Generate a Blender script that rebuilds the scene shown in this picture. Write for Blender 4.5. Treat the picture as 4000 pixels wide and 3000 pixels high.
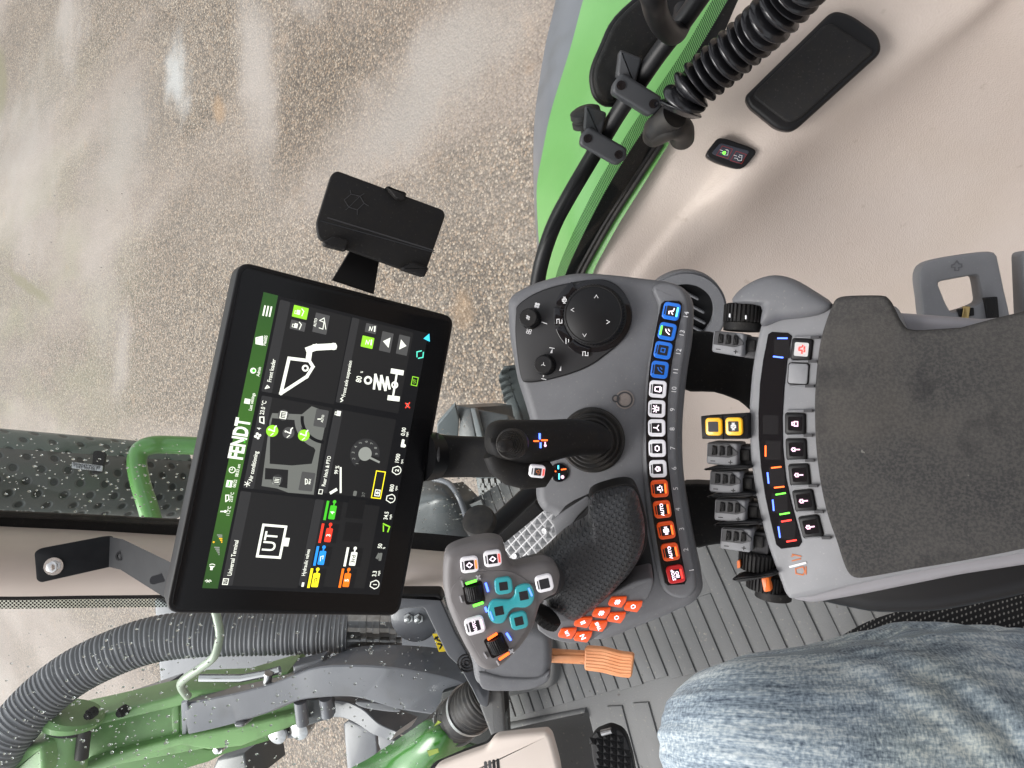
import bpy, math, random
from mathutils import Vector, Matrix, noise
R_ = math.radians
# ------------------------------------------------------------------ camera, sky, sun, exposure
scn = bpy.context.scene
for o in list(bpy.data.objects): bpy.data.objects.remove(o)
PITCH = R_(47.0); FPX = 2776.0; CAMZ = 2.7
CAM = Vector((0, 0, CAMZ))
FW = Vector((0, math.cos(PITCH), -math.sin(PITCH)))
UP = Vector((0, math.sin(PITCH), math.cos(PITCH)))
RT = Vector((1, 0, 0))
cd = bpy.data.cameras.new('camera'); cam = bpy.data.objects.new('camera', cd)
scn.collection.objects.link(cam); scn.camera = cam
cd.sensor_width = 36; cd.lens = 36*FPX/4000; cd.clip_start = 0.02; cd.clip_end = 300
cam.matrix_world = Matrix.Translation(CAM) @ Matrix((-UP, RT, -FW)).transposed().to_4x4()   # phone held sideways: the picture's left is up
w = bpy.data.worlds.new('World'); scn.world = w; w.use_nodes = True
nt = w.node_tree; bg = nt.nodes['Background']
sky = nt.nodes.new('ShaderNodeTexSky'); sky.sky_type = 'NISHITA'; sky.sun_disc = False
SUN_EL, SUN_AZ = R_(58), R_(320)
sky.sun_elevation = SUN_EL; sky.sun_rotation = SUN_AZ; sky.air_density = 1.0; sky.dust_density = 5; sky.ozone_density = 1
hs = nt.nodes.new('ShaderNodeHueSaturation'); hs.inputs['Saturation'].default_value = 0.16
nt.links.new(sky.outputs[0], hs.inputs['Color']); nt.links.new(hs.outputs[0], bg.inputs[0])
bg.inputs[1].default_value = 0.15
sd = bpy.data.lights.new('sun', 'SUN'); sd.energy = 1.0; sd.angle = R_(40); sd.color = (1, .97, .93)
sun = bpy.data.objects.new('sun', sd); scn.collection.objects.link(sun)
sv = Vector((math.sin(SUN_AZ)*math.cos(SUN_EL), math.cos(SUN_AZ)*math.cos(SUN_EL), math.sin(SUN_EL)))
sun.rotation_euler = sv.to_track_quat('Z', 'Y').to_euler(); sun.location = (0, 0, 8)
scn.view_settings.view_transform = 'Standard'; scn.view_settings.look = 'None'
scn.view_settings.exposure = 0.95; scn.view_settings.gamma = 1
try: scn.view_settings.use_curve_mapping = False
except Exception: pass
scn.render.engine = 'CYCLES'
scn.cycles.max_bounces = 8; scn.cycles.transparent_max_bounces = 16

# ------------------------------------------------------------------ pixel helpers (photograph pixels 4000x3000)
def ray(px, py): return FW + UP*((2000-px)/FPX) + RT*((1500-py)/FPX)
def P(px, py, d): return CAM + ray(px, py)*d
def crop(x0, y0, k): return lambda u, v: (x0+u*k, y0+v*k)
A0 = crop(0, 0, 1.8083); C1 = crop(600, 900, .9644); C2 = crop(1600, 900, 1.0246); C3 = crop(2500, 900, .9646)
C4 = crop(1900, 0, .9494); C5 = crop(0, 1600, .859); C6 = crop(1500, 1900, .6632); C7 = crop(2400, 2000, .7233); C8 = crop(0, 0, 1.0247)
def cr(c, pts): return [c(*p) for p in pts]

class Frame:
    """a real plane in the cab: X runs to the operator's right, Y away / up, Z out of the surface"""
    def __init__(s, O, Z, X=RT):
        s.O = Vector(O); s.Z = Vector(Z).normalized(); X = Vector(X); s.X = (X - s.Z*X.dot(s.Z)).normalized(); s.Y = s.Z.cross(s.X)
        s.M = Matrix.Translation(s.O) @ Matrix((s.X, s.Y, s.Z)).transposed().to_4x4(); s.I = s.M.inverted()
    def uv(s, p, h=0):
        r = ray(*p); o = s.O + s.Z*h; t = (o-CAM).dot(s.Z)/r.dot(s.Z); q = s.I @ (CAM + r*t); return (q.x, q.y)
    def uvs(s, pts, h=0): return [s.uv(p, h) for p in pts]
    def loc(s, v): return s.I @ v
    def up(s, h): return Frame(s.O + s.Z*h, s.Z, s.X)
WORLD = Frame((0, 0, 0), (0, 0, 1))

# ------------------------------------------------------------------ geometry helpers
def cat(pts, n=6, closed=True):
    out = []; N = len(pts); rng = range(N) if closed else range(N-1)
    V = [Vector(p) for p in pts]
    for i in rng:
        if closed: a, b, c, d = V[i-1], V[i], V[(i+1) % N], V[(i+2) % N]
        else: a, b, c, d = V[max(i-1, 0)], V[i], V[i+1], V[min(i+2, N-1)]
        for k in range(n):
            t = k/n
            out.append(.5*((2*b)+(c-a)*t+(2*a-5*b+4*c-d)*t*t+(3*b-a-3*c+d)*t**3))
    if not closed: out.append(V[-1])
    return out
def area(p): return sum(p[i-1][0]*p[i][1]-p[i][0]*p[i-1][1] for i in range(len(p)))/2
def ccw(p): return list(p) if area(p) > 0 else list(reversed(list(p)))
def inset(p, b):
    out = []; n = len(p)
    for i in range(n):
        a, c, d = Vector(p[i-1][:2]), Vector(p[i][:2]), Vector(p[(i+1) % n][:2])
        e1 = (c-a); e2 = (d-c)
        if e1.length < 1e-9: e1 = e2
        if e2.length < 1e-9: e2 = e1
        e1 = e1.normalized(); e2 = e2.normalized()
        n1 = Vector((-e1.y, e1.x)); n2 = Vector((-e2.y, e2.x)); m = n1+n2
        m = m.normalized() if m.length > 1e-6 else n1
        k = 1/max(m.dot(n1), .5); out.append((c.x+m.x*b*k, c.y+m.y*b*k))
    return out
def rrect(cx, cy, w, h, r, ang=0, n=4):
    pts = []; r = min(r, w/2-1e-6, h/2-1e-6); ca, sa = math.cos(ang), math.sin(ang)
    for (sx, sy, a0) in ((1, 1, 0), (-1, 1, 90), (-1, -1, 180), (1, -1, 270)):
        for k in range(n+1):
            a = R_(a0+90*k/n); x = sx*(w/2-r)+r*math.cos(a); y = sy*(h/2-r)+r*math.sin(a)
            pts.append((cx+x*ca-y*sa, cy+x*sa+y*ca))
    return pts
def circ(cx, cy, r, n=32, ry=None): return [(cx+r*math.cos(2*math.pi*k/n), cy+(ry or r)*math.sin(2*math.pi*k/n)) for k in range(n)]
def roundpoly(pts, r, n=4):
    """rounded corners on a polygon"""
    out = []; N = len(pts)
    for i in range(N):
        a, b, c = Vector(pts[i-1][:2]), Vector(pts[i][:2]), Vector(pts[(i+1) % N][:2])
        u = a-b; v = c-b; l = min(r, u.length*.45, v.length*.45); p = b+u.normalized()*l; q = b+v.normalized()*l
        for k in range(n+1):
            t = k/n; out.append(tuple(p*(1-t)**2+b*2*t*(1-t)+q*t*t))
    return out

_textcache = {}
def text_mesh(s, bold=0.0):
    key = (s, bold)
    if key in _textcache: return _textcache[key]
    cu = bpy.data.curves.new('t', 'FONT'); cu.body = s; cu.size = 1; cu.align_x = 'CENTER'; cu.align_y = 'CENTER'; cu.offset = bold; cu.resolution_u = 3
    o = bpy.data.objects.new('t', cu); scn.collection.objects.link(o); bpy.context.view_layer.update()
    me = bpy.data.meshes.new_from_object(o.evaluated_get(bpy.context.evaluated_depsgraph_get()))
    v = [tuple(x.co) for x in me.vertices]; f = [tuple(p.vertices) for p in me.polygons]
    bpy.data.objects.remove(o); bpy.data.curves.remove(cu); bpy.data.meshes.remove(me)
    _textcache[key] = (v, f); return v, f

class MB:
    def __init__(s): s.v = []; s.f = []; s.m = []; s.mats = []; s.uvm = None
    def add(s, v, f, mat, M=None):
        if mat not in s.mats: s.mats.append(mat)
        mi = s.mats.index(mat); b = len(s.v)
        s.v += [(M @ Vector(x)) if M is not None else Vector(x) for x in v]
        for q in f: s.f.append([b+i for i in q]); s.m.append(mi)
        return s
    def rings(s, rings, mat, cap0=True, cap1=True, closed=True, M=None, topmat=None):
        n = len(rings[0]); v = [p for r in rings for p in r]; f = []
        for i in range(len(rings)-1):
            for k in range(n if closed else n-1):
                k2 = (k+1) % n; f.append((i*n+k, i*n+k2, (i+1)*n+k2, (i+1)*n+k))
        b = len(s.v)
        if cap0 and closed: f.append(tuple(reversed(range(n))))
        s.add(v, f, mat, M)
        if cap1 and closed:
            tm = topmat or mat
            if tm not in s.mats: s.mats.append(tm)
            s.f.append([b+(len(rings)-1)*n+k for k in range(n)]); s.m.append(s.mats.index(tm))
        return s
    def prism(s, pts, z0, z1, mat, bev=0, seg=3, M=None, topmat=None, dish=0):
        p = ccw([tuple(q[:2]) for q in pts]); rr = [[(x, y, z0) for x, y in p]]
        if bev <= 0: rr.append([(x, y, z1) for x, y in p])
        else:
            for k in range(seg+1):
                a = math.pi/2*k/seg; q = inset(p, bev*(1-math.cos(a))); z = z1-bev+bev*math.sin(a); rr.append([(x, y, z) for x, y in q])
        if dish: q = inset(p, bev+dish*2.5); rr.append([(x, y, z1-dish) for x, y in q])
        return s.rings(rr, mat, M=M, topmat=topmat)
    def flat(s, pts, z, mat, M=None):
        p = ccw([tuple(q[:2]) for q in pts]); return s.add([(x, y, z) for x, y in p], [tuple(range(len(p)))], mat, M)
    def ring(s, cx, cy, r0, r1, z0, z1, mat, n=32, M=None, a0=0, a1=360):
        full = abs(a1-a0) >= 360; N = n if full else n+1; A = [R_(a0+(a1-a0)*k/n) for k in range(N)]
        rr = []
        for (r, z) in ((r0, z0), (r0, z1), (r1, z1), (r1, z0)): rr.append([(cx+r*math.cos(a), cy+r*math.sin(a), z) for a in A])
        s.rings([rr[3], rr[2], rr[1], rr[0]], mat, False, False, full, M)
        if not full:
            b = [(cx+r*math.cos(a), cy+r*math.sin(a), z) for a in (A[0], A[-1]) for (r, z) in ((r0, z0), (r0, z1), (r1, z1), (r1, z0))]
            s.add(b, [(0, 1, 2, 3), (7, 6, 5, 4)], mat, M)
        return s
    def stroke(s, pts, w, z0, z1, mat, M=None, closed=False):
        P2 = [Vector(p[:2]) for p in pts]; n = len(P2)
        segs = range(n if closed else n-1)
        for i in segs:
            a, b = P2[i], P2[(i+1) % n]; d = b-a
            if d.length < 1e-9: continue
            d = d.normalized(); q = Vector((-d.y, d.x))*w/2; e = d*w*.42
            s.prism([a-e-q, b+e-q, b+e+q, a-e+q], z0, z1+1e-6*i, mat, M=M)
        return s
    def tube(s, path, r, mat, n=14, cap=True, M=None, flat=None):
        V = [Vector(p) for p in path]; N = len(V); rr = []
        t0 = (V[1]-V[0]).normalized(); up = Vector((0, 0, 1)) if abs(t0.z) < .9 else Vector((1, 0, 0)); x = (up.cross(t0)).normalized()
        for i in range(N):
            t = (V[min(i+1, N-1)]-V[max(i-1, 0)]).normalized(); x = (x-t*x.dot(t)).normalized(); y = t.cross(x)
            ri = r[i] if isinstance(r, (list, tuple)) else r
            rx, ry = (ri, ri) if not isinstance(ri, (list, tuple)) else ri
            rr.append([V[i]+x*rx*math.cos(2*math.pi*k/n)+y*ry*math.sin(2*math.pi*k/n) for k in range(n)])
        return s.rings(rr, mat, cap, cap, M=M)
    def lathe(s, prof, mat, n=32, M=None, cap=True, teeth=0, depth=0, tz=(0, 0)):
        rr = []
        for (r, z) in prof:
            ring_ = []
            for k in range(n):
                q = r
                if teeth and tz[0] <= z <= tz[1] and (k*teeth*2//n) % 2: q -= depth
                a = 2*math.pi*k/n; ring_.append((q*math.cos(a), q*math.sin(a), z))
            rr.append(ring_)
        return s.rings(rr, mat, cap, cap, M=M)
    def box(s, c, sz, mat, bev=0, M=None, r=None):
        pts = rrect(c[0], c[1], sz[0], sz[1], r if r is not None else max(bev, 1e-5), 0, 3) if (bev or r) else [(c[0]-sz[0]/2, c[1]-sz[1]/2), (c[0]+sz[0]/2, c[1]-sz[1]/2), (c[0]+sz[0]/2, c[1]+sz[1]/2), (c[0]-sz[0]/2, c[1]+sz[1]/2)]
        return s.prism(pts, c[2]-sz[2]/2, c[2]+sz[2]/2, mat, bev, 3, M)
    def text(s, t, x, y, size, z, mat, ang=0, bold=0.0, al='C', M=None, sx=1):
        v, f = text_mesh(t, bold)
        if not v: return s
        xs = [a[0] for a in v]; off = {'C': 0, 'L': -min(xs), 'R': -max(xs)}[al]
        T = Matrix.Translation((x, y, z)) @ Matrix.Rotation(ang, 4, 'Z') @ Matrix.Diagonal((size*sx, size, 1, 1)) @ Matrix.Translation((off, 0, 0))
        return s.add(v, f, mat, T if M is None else M @ T)
    def sheet(s, G, mat, flip=False, uv=False):
        nr, nc = len(G), len(G[0]); v = [p for r in G for p in r]; f = []
        for i in range(nr-1):
            for j in range(nc-1):
                q = (i*nc+j, i*nc+j+1, (i+1)*nc+j+1, (i+1)*nc+j); f.append(tuple(reversed(q)) if flip else q)
        return s.add(v, f, mat)
    def build(s, name, frame, parent=None, local=True, angle=38, fix=False):
        """local: the vertices are already in the frame's coordinates"""
        me = bpy.data.meshes.new(name)
        vs = s.v if local else [frame.I @ v for v in s.v]
        me.from_pydata([tuple(v) for v in vs], [], s.f)
        for m in s.mats: me.materials.append(m)
        me.polygons.foreach_set('material_index', s.m); me.polygons.foreach_set('use_smooth', [True]*len(s.f))
        if fix:
            import bmesh
            bm = bmesh.new(); bm.from_mesh(me); bmesh.ops.recalc_face_normals(bm, faces=bm.faces); bm.to_mesh(me); bm.free()
        me.update(); me.set_sharp_from_angle(angle=R_(angle))
        o = bpy.data.objects.new(name, me); scn.collection.objects.link(o); link(o, frame.M, parent); return o
MW = {}
def link(o, M, parent=None):
    MW[o.name] = M.copy()
    if parent is not None: o.parent = parent; o.matrix_basis = MW[parent.name].inverted() @ M
    else: o.matrix_basis = M
def tag(o, label=None, category=None, group=None, kind=None):
    if label: o['label'] = label
    if category: o['category'] = category
    if group: o['group'] = group
    if kind: o['kind'] = kind
    return o
def thing(name, label, category, at, group=None):
    o = bpy.data.objects.new(name, None); o.empty_display_size = .05; scn.collection.objects.link(o)
    link(o, Matrix.Translation(Vector(at))); return tag(o, label, category, group)

# ------------------------------------------------------------------ materials
def mat(name, col, rough=.5, spec=.5, metal=0, bump=None, var=None, emit=None, es=1, coat=0, alpha=None):
    m = bpy.data.materials.new(name); m.use_nodes = True; t = m.node_tree; b = t.nodes['Principled BSDF']
    b.inputs['Base Color'].default_value = (*col, 1); b.inputs['Roughness'].default_value = rough
    b.inputs['Specular IOR Level'].default_value = spec; b.inputs['Metallic'].default_value = metal
    b.inputs['Coat Weight'].default_value = coat; b.inputs['Coat Roughness'].default_value = .08
    tc = None
    def co():
        nonlocal tc
        if tc is None: tc = t.nodes.new('ShaderNodeTexCoord')
        return tc.outputs['Object']
    if emit is not None: b.inputs['Emission Color'].default_value = (*emit, 1); b.inputs['Emission Strength'].default_value = es
    if var:      # (scale, colour2, contrast[, detail])
        n = t.nodes.new('ShaderNodeTexNoise'); n.inputs['Scale'].default_value = var[0]; n.inputs['Detail'].default_value = var[3] if len(var) > 3 else 6
        t.links.new(co(), n.inputs['Vector'])
        r = t.nodes.new('ShaderNodeValToRGB'); c = var[2]
        r.color_ramp.elements[0].position = .5-c; r.color_ramp.elements[1].position = .5+c
        r.color_ramp.elements[0].color = (*col, 1); r.color_ramp.elements[1].color = (*var[1], 1)
        t.links.new(n.outputs[0], r.inputs[0]); t.links.new(r.outputs[0], b.inputs['Base Color'])
    if bump:     # list of (kind, scale, strength, distance)
        prev = None
        for (kind, sc, st, dist) in bump:
            if kind == 'vor': n = t.nodes.new('ShaderNodeTexVoronoi'); n.inputs['Scale'].default_value = sc; out = n.outputs['Distance']
            else: n = t.nodes.new('ShaderNodeTexNoise'); n.inputs['Scale'].default_value = sc; n.inputs['Detail'].default_value = 5; out = n.outputs[0]
            t.links.new(co(), n.inputs['Vector'])
            u = t.nodes.new('ShaderNodeBump'); u.inputs['Strength'].default_value = st; u.inputs['Distance'].default_value = dist
            t.links.new(out, u.inputs['Height'])
            if prev: t.links.new(prev, u.inputs['Normal'])
            prev = u.outputs[0]
        t.links.new(prev, b.inputs['Normal'])
    return m
def speck(m, scale, lo, hi, amt, col):
    """fine lint, dust or grime of its own colour over a material"""
    t = m.node_tree; b = t.nodes['Principled BSDF']; src = b.inputs['Base Color'].links[0].from_socket if b.inputs['Base Color'].links else None
    tc = t.nodes.new('ShaderNodeTexCoord'); n = t.nodes.new('ShaderNodeTexNoise'); n.inputs['Scale'].default_value = scale; n.inputs['Detail'].default_value = 6; t.links.new(tc.outputs['Object'], n.inputs['Vector'])
    mr = t.nodes.new('ShaderNodeMapRange'); mr.inputs[1].default_value = lo; mr.inputs[2].default_value = hi; mr.inputs[4].default_value = amt; t.links.new(n.outputs[0], mr.inputs[0])
    mx = t.nodes.new('ShaderNodeMix'); mx.data_type = 'RGBA'; t.links.new(mr.outputs[0], mx.inputs[0]); mx.inputs[7].default_value = (*col, 1)
    if src: t.links.new(src, mx.inputs[6])
    else: mx.inputs[6].default_value = b.inputs['Base Color'].default_value
    t.links.new(mx.outputs[2], b.inputs['Base Color']); return m
def glow(name, col, s): return mat(name, tuple(c*.3 for c in col), .4, .3, emit=col, es=s)

M_HOUS = mat('grey_plastic', (.145, .148, .158), .5, .3, bump=[('n', 2200, .25, .0003)], var=(60, (.12, .122, .131), .35))
M_HOUSL = mat('light_grey_plastic', (.215, .218, .23), .45, .35, bump=[('n', 2200, .25, .0003)], var=(50, (.185, .188, .198), .35))
M_DARK = mat('dark_grey_plastic', (.05, .05, .054), .5, .35, bump=[('n', 1800, .2, .0003)], var=(60, (.04, .04, .043), .3))
M_BLK = mat('black_plastic', (.007, .007, .008), .42, .25, bump=[('n', 1500, .15, .0002)])
M_BLKM = mat('matt_black_rubber', (.012, .012, .0135), .6, .2, bump=[('n', 900, .2, .0003)], var=(90, (.016, .015, .014), .25))
M_GLOSS = mat('gloss_black', (.006, .006, .008), .08, .5)
M_BEZEL = mat('bezel_black', (.004, .004, .005), .25, .25)
M_RUB = mat('rubber', (.012, .012, .013), .5, .3, var=(70, (.03, .027, .024), .2))
M_BEIGE = mat('beige_trim', (.55, .485, .44), .78, .12, bump=[('vor', 420, .4, .0006), ('n', 12, .2, .004)], var=(9, (.53, .455, .405), .3, 8))
M_BEIGE2 = mat('beige_smooth', (.60, .53, .48), .55, .3, bump=[('n', 700, .15, .0004)], var=(14, (.56, .49, .44), .3))
M_GREEN = mat('green_paint', (.13, .325, .09), .28, .5, coat=.6, var=(7, (.10, .29, .065), .3), bump=[('n', 160, .25, .001)])
M_GREEND = mat('hazy_green_loader', (.21, .40, .15), .42, .4, coat=.2, var=(14, (.17, .33, .12), .3), bump=[('n', 60, .1, .002)])  # paler and duller than the other green: glass haze is in the colour
M_GREYP = mat('grey_paint', (.135, .14, .16), .38, .5, coat=.3, var=(10, (.105, .11, .125), .3), bump=[('n', 70, .08, .002)])
M_STEEL = mat('steel', (.55, .56, .57), .3, .5, metal=1, var=(60, (.35, .35, .35), .2))
M_CHROME = mat('zinc', (.7, .7, .7), .22, .5, metal=1)
M_WHITE = mat('white_print', (.75, .75, .76), .5)
M_GREYTXT = mat('grey_print', (.42, .42, .44), .5)
M_ORPR = mat('orange_print', (.5, .13, .03), .5)
M_PEDAL = mat('orange_plastic', (.80, .38, .19), .45, .4, var=(30, (.70, .27, .11), .22), bump=[('n', 300, .15, .0005)])
M_ORANGE = mat('orange_part', (.62, .13, .02), .35, .4)
M_YEL = mat('yellow', (.75, .45, .02), .4, emit=(.8, .5, .05), es=.15)
speck(M_HOUS, 420, .62, .74, .35, (.30, .29, .27)); speck(M_HOUSL, 420, .62, .74, .3, (.36, .35, .33)); speck(M_BLKM, 380, .62, .72, .22, (.12, .115, .10))
speck(M_BEIGE, 34, .68, .76, .45, (.30, .24, .19)); speck(M_BEIGE, 3.5, .5, .75, .25, (.44, .38, .29))
# ------------------------------------------------------------------ display terminal
def solve_rect(c, width):
    """c: pixel corners TL TR BR BL of a real rectangle -> world points"""
    r = [ray(*p) for p in c]
    # d0 r0 - d1 r1 + d2 r2 - d3 r3 = 0, d0 = 1
    m = Matrix((( -r[1].x, r[2].x, -r[3].x), (-r[1].y, r[2].y, -r[3].y), (-r[1].z, r[2].z, -r[3].z)))
    d = m.inverted() @ (-r[0]); D = [1, d[0], d[1], d[2]]
    W = [r[i]*D[i] for i in range(4)]; k = width/(((W[1]-W[0]).length+(W[2]-W[3]).length)/2)
    return [CAM+x*k for x in W]
TC = [(644, 2396), (935, 1018), (1777, 1237), (1560, 2407)]     # top-left, top-right, bottom-right, bottom-left as the driver reads it
tw = solve_rect(TC, .312)
_c = (tw[0]+tw[1]+tw[2]+tw[3])/4; _x = (tw[1]-tw[0]+tw[2]-tw[3]).normalized(); _y = (tw[0]-tw[3]+tw[1]-tw[2])
TF = Frame(_c, _x.cross(_y), _x)
TW, TH = .312, (_y.length/2)
print('terminal', _c-CAM, TW, TH, 'angle', math.degrees(_x.angle(_y)), 'normal', TF.Z)
term = thing('display_terminal', 'black touchscreen terminal with green header bar and coloured tiles above the control console', 'touchscreen', _c)
cpx = TF.uvs(TC); 
mb = MB(); mb.prism(roundpoly(cpx, .012, 5), -.028, 0, M_BLK, .0025, 3); mb.prism(roundpoly(inset(ccw(cpx), .02), .01), -.045, -.028, M_BLKM)
mb.build('housing', TF, term)
mb = MB(); mb.prism(roundpoly(inset(ccw(cpx), .0035), .010, 5), 0.0002, .0016, M_BEZEL, .0008, 2); mb.build('glass_front', TF, term)
E_BG = glow('scr_bg', (.004, .0042, .005), 1.0); E_TILE = glow('scr_tile', (.010, .010, .0105), .9); E_HEAD = glow('scr_tilehead', (.022, .022, .023), .9)
E_BTN = glow('scr_button', (.055, .055, .055), .9); E_SUB = glow('scr_cell', (.006, .006, .0065), .9)
E_WH = glow('scr_white', (.75, .77, .68), .85); E_GR = glow('scr_grey', (.22, .23, .21), .8); E_GRD = glow('scr_dim', (.12, .125, .115), .8)
E_GN = glow('scr_green', (.05, .42, .02), .9); E_LIME = glow('scr_lime', (.25, .60, .03), .8); E_YE = glow('scr_yellow', (.9, .75, .02), .9)
E_BL = glow('scr_blue', (.02, .24, .75), .9); E_RD = glow('scr_red', (.75, .04, .02), .9); E_OR = glow('scr_orange', (.85, .16, .01), .9)
E_AM = glow('scr_amber', (.9, .42, .02), .9); E_CY = glow('scr_cyan', (.05, .55, .8), .9); E_TEAL = glow('scr_teal', (.1, .75, .55), .8)
ZS = .0018
def T(u, v): return TF.uv(C1(u, v), ZS)
# screen area
sc = [T(193, 1455), T(447, 250), T(1122, 420), T(905, 1470)]
sx0 = (sc[0][0]+sc[3][0])/2; sx1 = (sc[1][0]+sc[2][0])/2; sy1 = (sc[0][1]+sc[1][1])/2; sy0 = (sc[2][1]+sc[3][1])/2
print('screen', sx0, sx1, sy0, sy1)
mb = MB(); mb.flat([(sx0, sy0), (sx1, sy0), (sx1, sy1), (sx0, sy1)], ZS, E_BG); screen = mb.build('screen', TF, term)
Z1, Z2, Z3, Z4 = ZS+.0002, ZS+.0003, ZS+.0004, ZS+.0005
def rect(mb, x0, y0, x1, y1, z, m, r=0): mb.flat(rrect((x0+x1)/2, (y0+y1)/2, x1-x0, y1-y0, r, 0, 3) if r else [(x0, y0), (x1, y0), (x1, y1), (x0, y1)], z, m)
def txt(mb, s, u, v, size, m=E_WH, al='C', bold=.012, z=Z4, sx=.80):
    size *= 1.0; x, y = T(u, v); mb.text(s, x, y, size, z, m, 0, bold, al, sx=sx)
def ln(mb, pts, w, m=E_WH, z=Z4, closed=False): mb.stroke([T(*p) for p in pts], w, z-.00005, z, m, closed=closed)
def dot(mb, u, v, r, m=E_WH, z=Z4): x, y = T(u, v); mb.flat(circ(x, y, r, 24), z, m)
def rectT(mb, u, v, w, h, m, z=Z3, r=0):   # centre by pixel, metres
    x, y = T(u, v); rect(mb, x-w/2, y-h/2, x+w/2, y+h/2, z, m, r)
def frameT(mb, u, v, w, h, t, m, z=Z4):
    x, y = T(u, v); a, b = w/2, h/2
    mb.stroke([(x-a, y-b), (x+a, y-b), (x+a, y+b), (x-a, y+b)], t, z-.00005, z, m, closed=True)
# header: green gradient built as a material along Y
def grad_mat():
    m = bpy.data.materials.new('scr_header'); m.use_nodes = True; t = m.node_tree; b = t.nodes['Principled BSDF']; b.inputs['Base Color'].default_value = (.02, .05, .01, 1); b.inputs['Roughness'].default_value = .4
    tc = t.nodes.new('ShaderNodeTexCoord'); sp = t.nodes.new('ShaderNodeSeparateXYZ'); t.links.new(tc.outputs['Object'], sp.inputs[0])
    mr = t.nodes.new('ShaderNodeMapRange'); mr.inputs[1].default_value = sx0; mr.inputs[2].default_value = sx1; t.links.new(sp.outputs[0], mr.inputs[0])
    r = t.nodes.new('ShaderNodeValToRGB'); r.color_ramp.elements[0].color = (.010, .04, .006, 1); r.color_ramp.elements[1].color = (.010, .045, .008, 1)
    e = r.color_ramp.elements.new(.45); e.color = (.03, .10, .010, 1)
    t.links.new(mr.outputs[0], r.inputs[0]); t.links.new(r.outputs[0], b.inputs['Emission Color']); b.inputs['Emission Strength'].default_value = .9
    return m
hb = MB(); HY = T(505, 262)[1]; hy0 = (T(505, 262)[1]+T(258, 1456)[1])/2
rect(hb, sx0, hy0, sx1, sy1, Z1, grad_mat())
txt(hb, 'FENDT', 350, 845, .0175, bold=.035, sx=.68); 
for q in ((368, 857), (369, 847)): dot(hb, q[0], q[1], .0008, E_GN)
for q in ((447, 325), (460, 327), (473, 329)): 
    x, y = T(*q); rect(hb, x-.0048, y-.0007, x+.0048, y+.0007, Z4, E_WH)
for s, u, v, a in (('Field05', 452, 446, .0044), ('Admin', 426, 572, .0044), ('Last settings', 398, 694, .0044), ('08:53 am', 341, 972, .0042), ('06/22', 329, 1025, .0042), ('23.0°C', 316, 1080, .0042), ('11.2°C', 304, 1137, .0042)):
    txt(hb, s, u, v, a*.92)
ln(hb, [(415, 458), (440, 463), (440, 430), (415, 436)], .0012, closed=True); hb.flat([T(418, 456), T(438, 460), T(438, 434), T(418, 440)], Z3, E_WH)
dot(hb, 403, 568, .0026); dot(hb, 405, 568, .0014, E_GN, Z4+.0001)
rectT(hb, 379, 692, .0045, .005, E_WH); rectT(hb, 306, 1026, .0062, .005, E_WH); rectT(hb, 306, 1026, .0042, .001, E_GN, Z4); 
x, y = T(318, 970); hb.ring(x, y, .0022, .0029, Z3, Z4, E_WH, 20); hb.stroke([(x, y+.0018), (x, y), (x+.0014, y)], .0005, Z3, Z4, E_WH)
ln(hb, [(292, 1098), (292, 1072), (304, 1072), (304, 1090)], .0009, closed=True); ln(hb, [(272, 1138), (290, 1138)], .0011); dot(hb, 290, 1138, .0012)
for k in range(5):
    x, y = T(262, 1312-k*7); rect(hb, x-.0005, y-.001, x+.0005, y-.001+.0009*(k+1), Z4, E_GR)
    x, y = T(273, 1262-k*7); rect(hb, x-.0005, y-.001, x+.0005, y-.001+.0009*(k+1), Z4, E_AM if k < 3 else E_GR)
dot(hb, 243, 1262, .0008, E_AM)
x, y = T(235, 1366); hb.flat([(x-.002, y-.001), (x, y-.001), (x+.0015, y-.0024), (x+.0015, y+.0024), (x, y+.001), (x-.002, y+.001)], Z4, E_WH); hb.ring(x, y, .003, .0036, Z3, Z4, E_WH, 8, None, -45, 45)
x, y = T(221, 1420); hb.stroke([(x-.0012, y-.0012), (x+.0012, y+.0012), (x, y+.0026), (x, y-.0026), (x+.0012, y-.0012), (x-.0012, y+.0012)], .0004, Z3, Z4, E_WH)
hb.build('header_bar', TF, screen)
def tile(u00, v00, u11, v11, head=True, hh=.0095, name='tile'):
    """u00,v00 = bottom-left corner; u11,v11 = top-right corner"""
    mb = MB(); x0, y0 = T(u00, v00); x1, y1 = T(u11, v11)
    rect(mb, x0, y0, x1, y1, Z1, E_TILE, .0012)
    if head: rect(mb, x0, y1-hh, x1, y1, Z2, E_HEAD, .0012)
    return mb
# Universal Terminal
mb = tile(582, 1450, 352, 1055); x, y = T(322, 1322); 
txt(mb, 'Universal Terminal', 322, 1326, .0052); frameT(mb, 291, 1422, .005, .0042, .0007, E_WH); txt(mb, 'UT', 291, 1422, .003)
frameT(mb, 478, 1259, .0285, .0205, .0022, E_WH); rectT(mb, 538, 1262, .0078, .0046, E_WH); txt(mb, 'UT', 474, 1260, .0165, bold=.01, sx=.85)
mb.build('tile', TF, screen)
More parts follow.
